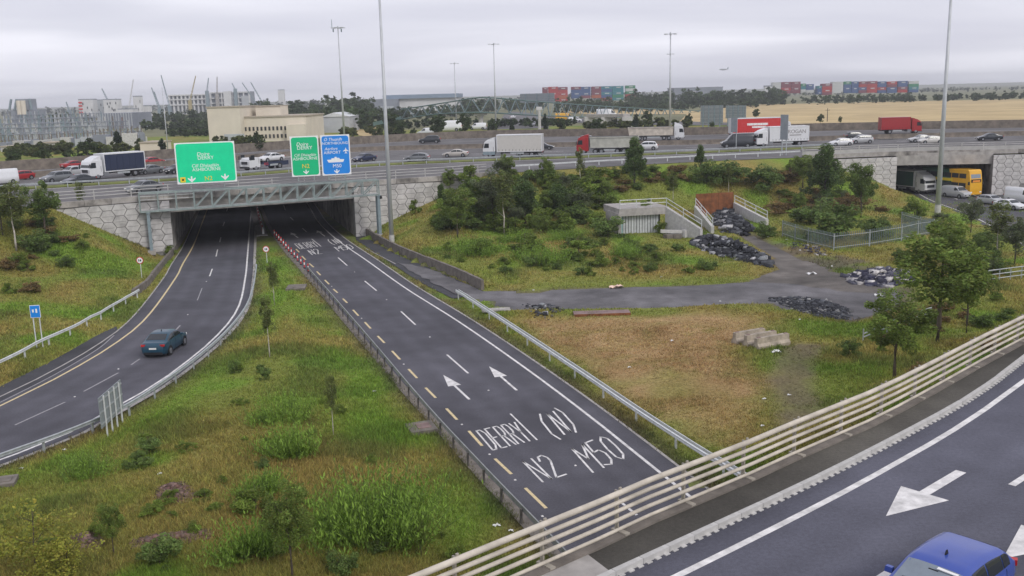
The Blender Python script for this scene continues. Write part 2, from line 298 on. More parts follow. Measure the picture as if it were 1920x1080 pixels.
# ================================================================== TERRAIN
def prof(d):
    d = np.maximum(d, 0); return np.interp(d, [0, 1.0, 14, 22, 34, 60], [ZM-.05, ZM-.15, 1.5, .95, .35, .15])
def height(x, y):
    x = np.asarray(x, float); y = np.asarray(y, float)
    dE = -sdist(E, x, y)                                  # + in front of the motorway edge
    sl_ = sdist(L_left, x, y); sr_ = -sdist(R_right, x, y); ml = -sdist(L_right, x, y); mr_ = sdist(R_left, x, y)
    bank = prof(dE); rough = (vn(x*.35, y*.35)-.5)*.35+(vn(x*.11+9, y*.11)-.5)*.5
    h = np.full(x.shape, -.06)
    left = sl_ > 0; h = np.where(left, np.minimum(bank+rough*np.clip(dE/6, 0, 1), -.06+.30*np.clip(sl_-1.3,0,1)+.62*np.maximum(sl_-2.2, 0)), h)
    mid = (ml > 0) & (mr_ > 0); s = np.minimum(ml, mr_); h = np.where(mid, np.clip(-.05+.10*np.maximum(s-1.0,0), -.05, .9)+rough*np.clip(s/4, 0, .6), h)
    right = sr_ > 0; sw = -sdist(wallR, x, y)
    low = inpoly(track, x, y) | inpoly(yard, x, y); sS = np.abs(sdist(S_left, x, y)); inS = (-sdist(S_left, x, y) < 0)
    hr = np.minimum(bank+rough*np.clip(dE/6, 0, 1)*np.clip(sr_/6, 0, 1)*np.where(low, .15, .8), -.04+.36*np.maximum(sr_-1.6, 0))
    hr = np.where(sw > -.2, np.minimum(hr, .95+.34*np.maximum(sw, 0)), hr)
    hr = np.where(low, np.minimum(hr, .0+.04*rough), hr)
    toS = np.maximum(sdist(S_left, x, y)*-1, 0)           # distance west of the side road
    dS = -sdist(np.array([S_left[0], S_left[-1]]), x, y)
    ds = sdist(S_left, x, y)
    onS = ds*SIDE_S > 0
    hr = np.where(onS, np.where(np.abs(ds) < 26, -.06, np.minimum(bank, .45*(np.abs(ds)-26))), np.minimum(hr, .05+.38*np.abs(ds)))
    dN = sdist(N, x, y)                                   # + on the far side of the slip
    hn = np.minimum(ZM-.55-.55*np.maximum(dN, 0), .1+.5*np.maximum(sr_-2, 0)); hr = np.where((dN > -16) & (hn > hr) & (y < 75), hn, hr)
    h = np.where(right, hr, h)
    for q_ in (shRp, shLp):
        near = (inpoly(q_, x, y) | (np.abs(sdist(np.vstack([q_, q_[:1]]), x, y)) < .9)) & (dE > 3); h = np.where(near, -.06, h)
    pad = dE < -1.8; h = np.where(pad, ZM-.07, h)
    h = np.where(inpoly(corr, x, y) | (inpoly(corrS, x, y)), -.06, h)
    return h
SIDE_S = 1.0 if sdist(S_left, np.array([S_left[15][0]+10]), np.array([S_left[15][1]]))[0] > 0 else -1.0
GX0, GX1, GY0, GY1, GS = -200., 200., 6., 336., 1.25
gx = np.arange(GX0, GX1+.1, GS); gy = np.arange(GY0, GY1+.1, GS); XX, YY = np.meshgrid(gx, gy); ZZ = height(XX, YY)
def hz(x, y):                              # bilinear lookup
    i = np.clip((np.asarray(x)-GX0)/GS, 0, len(gx)-1.001); j = np.clip((np.asarray(y)-GY0)/GS, 0, len(gy)-1.001); a = i.astype(int); b = j.astype(int); u = i-a; v = j-b
    return (ZZ[b, a]*(1-u)+ZZ[b, a+1]*u)*(1-v)+(ZZ[b+1, a]*(1-u)+ZZ[b+1, a+1]*u)*v
def hit(px, py):                           # photo points -> places on the terrain
    px = np.asarray(px, float); py = np.asarray(py, float)
    d = _f[None]+_r[None]*((px-960)/FPX)[:, None]-_u[None]*((py-540)/FPX)[:, None]; t = np.full(len(px), 12.); res = np.full(len(px), np.nan); t0 = t.copy()
    for k in range(212):
        x = d[:, 0]*t; y = d[:, 1]*t; z = CAM_H+d[:, 2]*t; below = (z < hz(x, y)) & np.isnan(res) & (y < GY1-2)
        res = np.where(below, t, res); t0 = np.where(np.isnan(res), t, t0); t = t*1.0165
    lo = t0.copy(); hi = np.where(np.isnan(res), t0, res)
    for k in range(9):
        mid = (lo+hi)/2; b = (CAM_H+d[:, 2]*mid) < hz(d[:, 0]*mid, d[:, 1]*mid); hi = np.where(b, mid, hi); lo = np.where(b, lo, mid)
    p = d*hi[:, None]; p[:, 2] = hz(p[:, 0], p[:, 1]); return p, ~np.isnan(res)
def T(px, py): return hit([px], [py])[0][0]
# ---- what grows where
dry_px = [(935, 590), (1060, 588), (1190, 588), (1390, 575), (1480, 605), (1450, 640), (1400, 665), (1460, 700), (1480, 760), (1450, 850), (1330, 880), (1220, 808), (1110, 722), (1000, 648)]
mud_px = [(1490, 636), (1560, 645), (1540, 690), (1550, 740), (1575, 815), (1425, 850), (1445, 760), (1425, 700), (1450, 660)]
dryP = np.array([P(x, y, .3) for x, y in dry_px]); mudP = np.array([P(x, y, .3) for x, y in mud_px]); yardP = np.array([P(x, y, .2) for x, y in [(1390, 440), (1700, 505), (1720, 570), (1600, 605), (1440, 575), (1300, 560), (1420, 525), (1480, 500)]])
GREEN = np.array([.190, .215, .048]); LUSH = np.array([.150, .250, .034]); STRAW = np.array([.390, .300, .105]); BROWN = np.array([.290, .185, .070]); DARK = np.array([.100, .150, .036]); DIRT = np.array([.115, .095, .075])
def flora(x, y):
    """base colour, grass height factor and density at plan points"""
    n1 = vn(x*.16, y*.16); n2 = vn(x*.45+7, y*.45); n3 = vn(x*1.3+3, y*1.3); a = n1*.55+n2*.3+n3*.15
    mixf = lambda c, d, t: c*(1-t)[..., None]+d*t[..., None]
    t = np.clip((a-.42)*3.6, 0, 1); c = mixf(GREEN[None]+np.zeros(x.shape+(3,)), STRAW*.85, t*.62)
    lush = np.clip((vn(x*.22+30, y*.22)-.60)*6, 0, 1); c = mixf(c, LUSH, lush*.8); dk = np.clip((vn(x*.3+50, y*.3+9)-.62)*5, 0, 1); c = mixf(c, DARK, dk*.6)
    br = np.clip((vn(x*.19+80, y*.19+4)-.60)*5, 0, 1); c = mixf(c, BROWN, br*.42)
    e_ = np.minimum(np.minimum(np.abs(sdist(L_right, x, y)), np.abs(sdist(R_left, x, y))), np.abs(sdist(R_right, x, y)))
    c = mixf(c, LUSH*.95, np.clip(1-(np.abs(e_-2.6))/2.0, 0, 1)*.75*np.clip((vn(x*.2+4, y*.2)-.2)*3, 0, 1))
    c = mixf(c, DIRT*.8, np.clip(1-e_/1.1, 0, 1)*.75)
    hgt = .55+.9*n1+.5*dk
    d_in = np.where(inpoly(dryP, x, y), np.abs(sdist(np.vstack([dryP, dryP[:1]]), x, y)), 0); dt = np.clip(d_in/2.2, 0, 1)
    c = mixf(c, np.array([.245, .155, .066])+np.array([.17, .13, .080])*np.clip(n2*.6+vn(x*2.6, y*2.6)*.6-.1, 0, 1)[..., None], dt*np.clip(.50+.9*n3, 0, 1)*(1-.38*np.clip((vn(x*.21+61, y*.21+17)-.55)*5, 0, 1))); hgt = hgt*(1-.45*dt); den = np.ones(x.shape)
    mud = np.where(inpoly(mudP, x, y), np.abs(sdist(np.vstack([mudP, mudP[:1]]), x, y)), 0); mt = np.clip(mud/.8, 0, 1)*np.clip(.75+n3*.6, 0, 1)*np.where(np.abs(mud-1.2) < .55, 1.0, .72)
    c = mixf(c, np.array([.150, .115, .080]), mt*.8); den *= 1-.80*mt; hgt = hgt*(1-.6*mt)
    yd = inpoly(yardP, x, y)*np.clip((n2-.3)*4+.4, 0, 1); c = mixf(c, DIRT, yd*.8); den *= 1-.75*yd
    tr = inpoly(track, x, y) | inpoly(yard, x, y); c = np.where(tr[..., None], DIRT[None]*1.05, c); den = np.where(tr, .0, den)
    return c, hgt, den
fx, fy = XX.ravel(), YY.ravel(); gc, _, _ = flora(fx, fy)
nxv, nyv = len(gx), len(gy)
idx = (np.arange(nyv-1)[:, None]*nxv+np.arange(nxv-1)[None]).ravel()
gm = npmesh('terrain', np.stack([fx, fy, ZZ.ravel()], 1), np.stack([idx, idx+1, idx+nxv+1, idx+nxv], 1), gc, smooth=True)
struct(obj('terrain', gm, 'ground'))
fg = MB().add([(-14000, GY1-.6, ZM-.1), (14000, GY1-.6, ZM-.1), (14000, 16000, ZM-.1), (-14000, 16000, ZM-.1)], [(0, 1, 2, 3)]).add([(-14000, -200, -.3), (GX0+.5, -200, -.3), (GX0+.5, GY1, -.3), (-14000, GY1, -.3)], [(0, 1, 2, 3)]).add([(GX1-.5, -200, -.3), (14000, -200, -.3), (14000, GY1, -.3), (GX1-.5, GY1, -.3)], [(0, 1, 2, 3)]).add([(GX0, -200, -.3), (GX1, -200, -.3), (GX1, GY0+.5, -.3), (GX0, GY0+.5, -.3)], [(0, 1, 2, 3)])
struct(fg.build('outer_ground', 'far_ground'))
# ================================================================== ROADS
def worn(base):                            # asphalt whose tone also follows the wheel tracks kept on the mesh
    if base+'_worn' in MATS: return base+'_worn'
    M_ = MATS[base].copy(); M_.name = base+'_worn'; MATS[M_.name] = M_; t = M_.node_tree; b_ = t.nodes['Principled BSDF']; src = b_.inputs['Base Color'].links[0].from_socket
    at = t.nodes.new('ShaderNodeAttribute'); at.attribute_name = 'col'; x = t.nodes.new('ShaderNodeMix'); x.data_type = 'RGBA'; x.blend_type = 'MULTIPLY'; x.inputs[0].default_value = 1
    t.links.new(src, x.inputs[6]); t.links.new(at.outputs[0], x.inputs[7]); t.links.new(x.outputs[2], b_.inputs['Base Color']); return M_.name
def road(name, a, b, m_, z, n=110, na=29, e0=1.3, lanes=2):
    a = crom(a, n); b = crom(b, n); a[:, 2] = z; b[:, 2] = z; k = np.linspace(0, 1, na); V = a[:, None]+(b-a)[:, None]*k[None, :, None]; W = float(np.linalg.norm(b[n//2]-a[n//2])); d = k*W; tone = np.ones((n, na)); lw = (W-2*e0)/lanes
    for l in range(lanes):
        for q in (.27, .73): tone -= .11*np.exp(-((d-(e0+lw*(l+q)))/.42)**2)[None]      # polished, oily wheel tracks
        tone += .06*np.exp(-((d-(e0+lw*(l+.5)))/.35)**2)[None]
    tone -= .22*np.exp(-(np.minimum(d, W-d)/.45)**2)[None]; x, y = V[..., 0], V[..., 1]; s = np.arange(n)[:, None]*length(a)/n
    tone *= 1+.16*(vn(s*.05+k[None]*3+z*7, d[None]*.35+s*0)-.5)+.10*(vn(s*.6, d[None]*.9)-.5); tone += .10*(vn(s*.035+40, np.floor(d/lw)[None]+s*0)-.5)
    c = tone.reshape(-1, 1)*np.array([[1, .99, .985]]); i = (np.arange(n-1)[:, None]*na+np.arange(na-1)[None]).ravel(); f = np.stack([i, i+1, i+na+1, i+na], 1)
    V = V.reshape(-1, 3); nz_ = np.cross(V[f[0, 1]]-V[f[0, 0]], V[f[0, 2]]-V[f[0, 0]])[2]; f = f if nz_ > 0 else f[:, ::-1]
    return struct(obj(name, npmesh(name, V, f, c, smooth=True), worn(m_)))
roadR = road('northbound_road', R_left, R_right, 'asphalt_n2', 0.0); roadL = road('southbound_road', L_left, L_right, 'asphalt_n2', 0.0)
struct(MB().ribbon(shR1+[0, 0, .006], shR2+[0, 0, .006]).build('hard_shoulder', 'asphalt_shoulder')); struct(MB().ribbon(shL1+[0, 0, .007], shL2+[0, 0, .007]).build('hard_shoulder', 'asphalt_shoulder'))
mb = MB(); tp = [tuple(p[:2])+(.14,) for p in track]
import bmesh
def sheet(name, poly, z, m_, jitter=0.0):
    bm = bmesh.new(); vs = []; n = len(poly)
    for i in range(n):
        a, b = np.array(poly[i]), np.array(poly[(i+1) % n]); k = max(1, int(np.linalg.norm(b-a)/1.2))
        for j in range(k):
            p = a+(b-a)*j/k; q = jitter*(vn(p[0]*1.7, p[1]*1.7)-.5)*2; vs.append(bm.verts.new((p[0]+q, p[1]+q*.8, z)))
    bm.faces.new(vs); bmesh.ops.triangulate(bm, faces=bm.faces); bmesh.ops.recalc_face_normals(bm, faces=bm.faces); me = bpy.data.meshes.new(name); bm.to_mesh(me); bm.free(); return obj(name, me, m_)
struct(sheet('access_track', track, .06, 'track_old', .35)); struct(sheet('yard_ground', yard, .072, 'yard_dirt', .8))
S_r = S_left.copy()
struct(road('side_road', S_left, off(S_left, 24*(-SIDE_S if True else 1)) if False else np.array([p+np.array([24., 0, 0]) for p in S_left]), 'asphalt_n2', 0.0))
# motorway carriageways
far_edge = Wb.copy(); mE = crom(E, 90); far2 = crom(Wb, 90)
a = crom(E, 200); b = crom(Wb, 200); a[:, 2] = ZM; b[:, 2] = ZM; na = 70; V = (a[:, None]+(b-a)[:, None]*np.linspace(0, 1, na)[None, :, None]).reshape(-1, 3); i = (np.arange(199)[:, None]*na+np.arange(na-1)[None]).ravel(); f = np.stack([i, i+1, i+na+1, i+na], 1); c = V[f].mean(1)
def daylight_slot(x, y): return (np.abs(sdist(St, x, y)-2.6) < 1.3) | (np.abs(sdist(Db, x, y)+2.0) < 1.4)      # gaps added through the decks to let daylight into the underpasses
inc = inpoly(corr, c[:, 0], c[:, 1]) | inpoly(corrS, c[:, 0], c[:, 1]); f = f[~(inc & daylight_slot(c[:, 0], c[:, 1]))]
if np.cross(V[f[0, 1]]-V[f[0, 0]], V[f[0, 2]]-V[f[0, 0]])[2] < 0: f = f[:, ::-1]
m50 = struct(obj('motorway', npmesh('motorway', V, f), 'asphalt_m50'))
sm = MB().sweep(St, [(-1.0, .0), (-1.0, .12), (0, .3), (1.2, .12), (1.2, .0)]); stuff_strip = struct(sm.build('grass_verge', None))
stuff_strip.data.materials.append(mat('verge_grass', (.15, .17, .045), .95, .35, .5, .3))
# near slip road
Kr = off(Kb, 16.5)
slip = road('slip_road', Kb, Kr, 'asphalt_slip', ZM, 110, 60, 1.6, 4)
vg = MB().ribbon(N+[0, 0, 0], Kb+[0, 0, .12]); vgo = struct(vg.build('slip_verge', 'verge_dirty'))
# pale concrete slab in the verge by the parapet
q = [P(1010, 1080, ZM+.13), P(1100, 1038, ZM+.13), P(1145, 1072, ZM+.13), P(1130, 1085, ZM+.13), P(1010, 1100, ZM+.13)]
sl_ab = MB().add([tuple(p) for p in q], [tuple(range(len(q)))]).build('slab', 'concrete', vgo)
# deck of the near bridge
mb = MB(); dk = N.copy(); dk[:, 2] = ZM; d2 = off(N, 21); vs = []
mb.sweep(dk, [(.05, .08), (.05, -1.1), (2.5, -1.5), (20, -1.5), (20, -.06), (.4, -.06)])
tag(mb.build('bridge_deck', 'concrete_stained'), 'concrete deck of the near slip road bridge at lower right', 'bridge')
# kerb of the slip road: blocks, toothed drain stones
kerb = thing('slip_kerb', 'pale concrete kerb of drain blocks beside the slip road verge', 'kerb', (0, 0, 0))
blk = MB().box((0, 0, .07), (.91, .15, .15)).box((.31, -.115, .0), (.16, .09, .05)).box((0, -.115, .0), (.16, .09, .05)).box((-.31, -.115, .0), (.16, .09, .05)).mesh('kerb_stone'); blk.materials.append(MATS['concrete_light'])
s = 20.0
while s < length(Kb)-38:
    p, t = along(Kb, s); o = obj('kerb_stone', blk, None, kerb); o.location = (p[0], p[1], ZM); o.rotation_euler = (0, 0, math.atan2(t[1], t[0])); s += .925
# ================================================================== MARKINGS
def dash(parent, a, b, w, m_, z=.005, name='lane_dash'):
    a = np.array(a, float); b = np.array(b, float); t = (b-a)/np.linalg.norm(b-a); n = np.array([-t[1], t[0], 0])*w/2
    return MB().add([a+n+[0, 0, z], b+n+[0, 0, z], b-n+[0, 0, z], a-n+[0, 0, z]], [(3, 2, 1, 0)]).build(name, m_, parent)
def line(parent, pl, w, m_, z=.005, name='edge_line'):
    a = off(pl, -w/2); b = off(pl, w/2); a[:, 2] += z; b[:, 2] += z; return MB().ribbon(a, b).build(name, m_, parent)
line(roadR, R_left+[0, 0, .0], .55, 'concrete_dark', .012, 'gutter'); line(roadR, off(R_right, -.06), .16, 'concrete', .012, 'gutter'); line(roadL, off(L_right, -.05), .3, 'concrete', .012, 'gutter'); line(roadL, off(L_left, .05), .14, 'concrete', .012, 'gutter')
line(roadR, Rw, .17, 'paint_white'); line(roadL, Lw, .17, 'paint_yellow'); line(roadL, Lr, .17, 'paint_white'); line(slip, Wl, .2, 'paint_white')
for (x0, y0, x1, y1) in [(985, 915, 1024, 953), (928, 860, 959, 889), (879, 808, 904, 836), (837, 766, 857, 787), (798, 727, 817, 746), (766, 692, 782, 709), (735, 658, 750, 674), (708, 630, 721, 643), (684, 604, 695, 616), (662, 581, 672, 592), (643, 560, 651, 568), (625, 542, 633, 549), (609, 525, 617, 533), (594, 509, 601, 516), (580, 494, 588, 501), (566, 480, 573, 487), (555, 467, 561, 473)]:
    dash(roadR, P(x0, y0), P(x1, y1), .16, 'paint_yellow', name='yellow_dash')
for (x0, y0, x1, y1) in [(1150, 930, 1194, 966), (838, 665, 878, 700), (752, 584, 779, 609), (684, 527, 706, 545), (634, 483, 651, 498), (567, 428, 575, 435), (544, 407, 550, 413), (532, 385, 535, 394)]:
    dash(roadR, P(x0, y0), P(x1, y1), .14, 'paint_white')
for (x0, y0, x1, y1) in [(28, 797, 122, 754), (157, 734, 222, 699), (246, 684, 262, 673), (323, 626, 338, 610), (393, 518, 398, 504), (405, 481, 408, 468), (412, 454, 414, 445), (418, 424, 421, 416), (425, 396, 427, 390)]:
    dash(roadL, P(x0, y0), P(x1, y1), .13, 'paint_white' if y0 < 530 else 'paint_faint')
dash(roadL, P(370, 563), P(379, 540), .09, 'paint_faint'); line(roadL, PL([(0, 755), (100, 704), (180, 657), (214, 629)], 0, 20), .10, 'paint_faint', .012, 'seam')
line(roadR, PL([(686, 466), (742, 495)], 0, 6), .12, 'concrete', .012, 'kerb_line')
for x, y in [(1017, 968), (966, 900), (918, 852), (866, 796), (757, 683), (678, 597), (622, 537), (916, 732), (806, 632), (725, 562), (665, 510), (1172, 948), (1079, 873), (222, 692), (140, 744), (352, 590), (387, 528)]:
    p = P(x, y); MB().box((p[0], p[1], .012), (.12, .12, .03), .3, .7).build('road_stud', 'paint_white', roadR if x > 480 else roadL)
def arrow(parent, tail, tip, z, wsh, whd, lh, m_='paint_white'):
    a = P(*tail, z); b = P(*tip, z); t = (b-a)/np.linalg.norm(b-a); n = np.array([-t[1], t[0], 0]); h = b-t*lh; e = [0, 0, .006]
    vs = [a+n*wsh/2, h+n*wsh/2, h+n*whd/2-t*.0, b, h-n*whd/2, h-n*wsh/2, a-n*wsh/2]
    return MB().add([v+e for v in vs], [(6, 5, 1, 0), (2, 1, 5, 4, 3)]).build('direction_arrow', m_, parent)
arrow(roadR, (880, 749), (831, 703), 0, .16, .85, 2.6); arrow(roadR, (969, 732), (917, 687), 0, .16, .85, 2.6)
arrow(roadR, (559, 446), (545, 436), 0, .16, .85, 2.4); arrow(roadR, (609, 443), (594, 432), 0, .16, .85, 2.4)
arrow(slip, (1802, 884), (1661, 968), ZM, .3, 1.35, 2.1); arrow(slip, (2040, 962), (1880, 1048), ZM, .3, 1.35, 2.1)
dash(slip, P(1897, 910, ZM), P(1990, 850, ZM), .2, 'paint_white'); dash(slip, P(1640, 1090, ZM), P(1668, 1072, ZM), .2, 'paint_white'); dash(slip, P(2075, 800, ZM), P(2160, 752, ZM), .2, 'paint_white')
STROKES = {'D': [[(0, 0), (0, 1), (.5, 1), (.85, .8), (.85, .2), (.5, 0), (0, 0)]], 'E': [[(.75, 1), (0, 1), (0, 0), (.75, 0)], [(0, .52), (.6, .52)]],
 'R': [[(0, 0), (0, 1), (.6, 1), (.8, .85), (.8, .62), (.6, .5), (0, .5)], [(.4, .5), (.85, 0)]], 'Y': [[(0, 1), (.42, .48), (.85, 1)], [(.42, .48), (.42, 0)]],
 'N': [[(0, 0), (0, 1), (.8, 0), (.8, 1)]], '2': [[(0, .78), (.15, .97), (.55, 1), (.8, .85), (.8, .68), (0, 0), (.9, 0)]], 'M': [[(0, 0), (0, 1), (.5, .45), (1, 1), (1, 0)]],
 '5': [[(.8, 1), (.1, 1), (.05, .58), (.55, .6), (.82, .42), (.8, .15), (.5, 0), (0, .08)]], '0': [[(.4, 0), (.08, .15), (0, .5), (.08, .85), (.4, 1), (.75, .85), (.82, .5), (.75, .15), (.4, 0)]],
 '(': [[(.5, 1.1), (.1, .8), (.1, .2), (.5, -.1)]], ')': [[(0, 1.1), (.4, .8), (.4, .2), (0, -.1)]], '|': [[(.2, -.02), (.2, 1.45)]]}
def road_text(txt, bl, br, tl, wst, z=0.0):      # letters painted on the road: baseline from bl to br, letter tops at tl
    o = P(*bl, z); r_ = P(*br, z)-o; u_ = P(*tl, z)-o; n = len(txt); mb = MB(); ul = u_/np.linalg.norm(u_); rl = r_/np.linalg.norm(r_)
    for i, ch in enumerate(txt):
        for st in STROKES[ch]:
            q = [o+r_*((i+x*.82)/n)+u_*y for x, y in st]
            for a, b in zip(q[:-1], q[1:]):
                t = (b-a)/np.linalg.norm(b-a); nn = np.array([-t[1], t[0], 0]); w_ = wst*(.30+.12*abs(float(t@rl))); a2 = a-t*w_*.5; b2 = b+t*w_*.5
                mb.add([a2+nn*w_+[0, 0, .006], b2+nn*w_+[0, 0, .006], b2-nn*w_+[0, 0, .006], a2-nn*w_+[0, 0, .006]], [(3, 2, 1, 0)])
    return mb.build('painted_lettering', 'paint_white', roadR, fix=True)
road_text('DERRY|', (924, 844), (1019, 821), (893, 808), .15); road_text('(N)', (1040, 823), (1094, 799), (1008, 783), .15)
road_text('N2', (1018, 904), (1068, 887), (980, 865), .15); road_text('M50', (1112, 886), (1184, 854), (1072, 841), .15)
road_text('DERRY|', (563, 467), (608, 461), (552, 457), .16); road_text('(N)', (624, 459), (648, 455), (613, 450), .16)
road_text('N2', (586, 478), (607, 475), (576, 469), .16); road_text('M50', (636, 471), (668, 465), (626, 463), .16)
# motorway lines
for pl_, d_ in ((off(Db, 1.2), .0), (off(Db, -1.4), 0), (off(St, -1.9), 0), (off(St, 2.4), 0), (off(Wb, 2.0), 0)):
    line(m50, pl_, .28, 'paint_white', .006)
for f in (.33, .66):
    a_ = crom(St, 70); b_ = crom(Db, 70); c_ = a_+(b_-a_)*f; s = 5
    while s < length(c_)-12:
        p, t = along(c_, s); dash(m50, p, p+t*4, .2, 'paint_white', .006); s += 14
sideroad = [o for o in bpy.data.objects if o.name == 'side_road'][0]
line(sideroad, S_left+[.9, 0, 0], .16, 'paint_white'); 
for k in (5.2, 9.2):
    pl_ = S_left+[k, 0, 0]; s = 20
    while s < length(pl_)-10: p, t = along(pl_, s); dash(sideroad, p, p+t*6, .18, 'paint_white'); s += 11
# ================================================================== BRIDGES AND WALLS
def hexwall(name, label, base, u, L, z_lo, z_hi, hexw=1.75, face=1):
    """retaining wall of proud six-sided concrete panels; base: left end at the wall face, u: unit vector along it; z_lo(s) ground line"""
    t = thing(name, label, 'wall', (0, 0, 0)); n = np.array([u[1], -u[0], 0])*face; b = np.array(base, float)
    lo = min(z_lo(0), z_lo(L))-.8; c = b+u*L/2-n*.35; MB().box((c[0], c[1], (lo+z_hi)/2), (L, .6, z_hi-lo), math.atan2(u[1], u[0])).build('backing', 'joint', t)
    h = hexw*.78; dx = hexw*.77; a = hexw/2*.96; hh = h/2*.955; rows = int((z_hi-lo)/h)+2; rz = math.atan2(u[1], u[0])
    for i in range(int(L/dx)+2):
        for j in range(rows):
            s = i*dx; z = z_hi-(j+.5*(i % 2))*h; 
            hexp = [(-a, 0), (-a*.52, -hh), (a*.52, -hh), (a, 0), (a*.52, hh), (-a*.52, hh)]
            q = [(min(max(s+x, 0.02), L-.02), min(z+y, z_hi-.01)) for x, y in hexp]
            if s-a > L or z-hh > z_hi or z+hh < z_lo(min(max(s, 0), L))-.3: continue
            w_ = max(x for x, _ in q)-min(x for x, _ in q); v_ = max(y for _, y in q)-min(y for _, y in q)
            if w_ < .2 or v_ < .2: continue
            # drop repeated corners after clipping
            cq = [];
            for p_ in q:
                if not cq or abs(p_[0]-cq[-1][0])+abs(p_[1]-cq[-1][1]) > .02: cq.append(p_)
            pr = random.uniform(.03, .055); cx_ = sum(x for x, _ in cq)/len(cq); cy_ = sum(y for _, y in cq)/len(cq); mb = MB(); m_ = len(cq); vs = []
            for k, dd in ((1.0, -.055), (1.0, pr-.02), (.95, pr)):
                vs += [b+u*(cx_+(x-cx_)*k)+n*dd+np.array([0, 0, cy_+(y-cy_)*k]) for x, y in cq]
            fs = [tuple(range(2*m_, 3*m_))]+[(r_*m_+i_, r_*m_+(i_+1) % m_, (r_+1)*m_+(i_+1) % m_, (r_+1)*m_+i_) for r_ in range(2) for i_ in range(m_)]
            po = mb.add(vs, fs).build('panel', random.choice(('hex_a', 'hex_b', 'hex_c')), t)
            if w_ > 1.0 and v_ > .8:
                c_ = b+u*cx_+n*(pr+.001)+np.array([0, 0, cy_]); MB().box((c_[0], c_[1], c_[2]), (w_*.72, .012, .045), rz).build('groove', 'joint', po)
    return t
mat('hex_a', (.50, .485, .475), .9, .25, 1.1, .25, coord='Generated'); mat('hex_b', (.53, .51, .50), .9, .25, .8, .25, detail=8); mat('hex_c', (.46, .445, .435), .9, .32, .9, .25, detail=8)
def Eat(px, py, z=7.3): p = P(px, py, z); p[2] = 0; return p
pL0, pL1 = Eat(104, 380), Eat(316, 364); uL = (pL1-pL0)/np.linalg.norm(pL1-pL0); LL = float(np.linalg.norm(pL1-pL0))
hexwall('wing_wall', 'pale hexagon panel wall left of the motorway underpass', pL0, uL, LL, lambda s: 6.4-(6.1)*s/LL, 6.55)
pR0, pR1 = Eat(662, 341), Eat(908, 324); uR = (pR1-pR0)/np.linalg.norm(pR1-pR0); LR = float(np.linalg.norm(pR1-pR0))
hexwall('wing_wall', 'pale hexagon panel wall right of the motorway underpass behind the tall mast', pR0, uR, LR, lambda s: .2+6.3*s/LR, 6.55)
pS0, pS1 = Eat(1520, 291), Eat(1683, 284.5); uS = (pS1-pS0)/np.linalg.norm(pS1-pS0); LS = float(np.linalg.norm(pS1-pS0))
hexwall('wing_wall', 'hexagon panel wall left of the side road underpass behind young trees', pS0, uS, LS, lambda s: 5-4.5*s/LS, 6.45)
pT0, pT1 = Eat(1864, 281), Eat(1990, 277); uT = (pT1-pT0)/np.linalg.norm(pT1-pT0); LT = float(np.linalg.norm(pT1-pT0))
hexwall('wing_wall', 'hexagon panel wall at the right edge beside the side road underpass', pT0, uT, LT, lambda s: .2+5*s/LT, 6.45)
def abutment(name, label, a, b, n, z1=6.4):
    mb = MB(); mb.add([a, b, b+n*1.2, a+n*1.2]+[p+np.array([0, 0, z1]) for p in (a, b, b+n*1.2, a+n*1.2)], [(0, 1, 5, 4), (3, 2, 6, 7), (0, 3, 7, 4), (1, 2, 6, 5), (4, 5, 6, 7)])
    return tag(mb.build(name, 'concrete_stained'), label, 'bridge abutment')
abutment('abutment', 'dark concrete abutment face left of the southbound road under the motorway', pL1+[0, 0, -.3]+vL*.35, pL1+vL*104+[0, 0, -.3], nL)
abutment('abutment', 'dark concrete abutment face right of the northbound road under the motorway', pR0+[0, 0, -.3]+vR*.35, pR0+vR*104+[0, 0, -.3], nR)
abutment('abutment', 'concrete abutment face left of the side road by the box lorry', pS1+[0, 0, -.3]+sv*.35, pS1+sv*70+[0, 0, -.3], sn)
abutment('abutment', 'concrete abutment face right of the side road behind the bus', pT0+[0, 0, -.3]+sv*.35, pT0+sv*70+[0, 0, -.3], -sn)
def edge_beam(name, label, px0, px1, soff0=None, depth=100, v=None, girder=True):
    i = [k for k in range(len(E))]; ex = E
    a = [p for p in ex if px0[0] <= proj([p[0], p[1], 7.3])[0] <= px1[0]]; a = np.array([Eat(*px0)]+a+[Eat(*px1)]); 
    t = thing(name, label, 'bridge', (0, 0, 0)); s = 0; Lt = length(a); k = 0
    while s < Lt-.3:                                  # precast edge units with open joints
        e_ = min(s+3.0, Lt); q = np.array([along(a, s+.02)[0], along(a, (s+e_)/2)[0], along(a, e_-.02)[0]])
        MB().sweep(q, [(.22, 6.62), (.22, 7.3), (-.35, 7.3), (-.35, 6.62)]).build('edge_unit', random.choice(('concrete_stained', 'concrete', 'concrete_stained')), t); s = e_
    return t, a
b1, a1 = edge_beam('motorway_bridge', 'motorway bridge over the dual carriageway with stained edge beam', (104, 380), (912, 323))
b2, a2 = edge_beam('motorway_bridge', 'motorway bridge over the side road at the right edge', (1505, 291.5), (1990, 277))
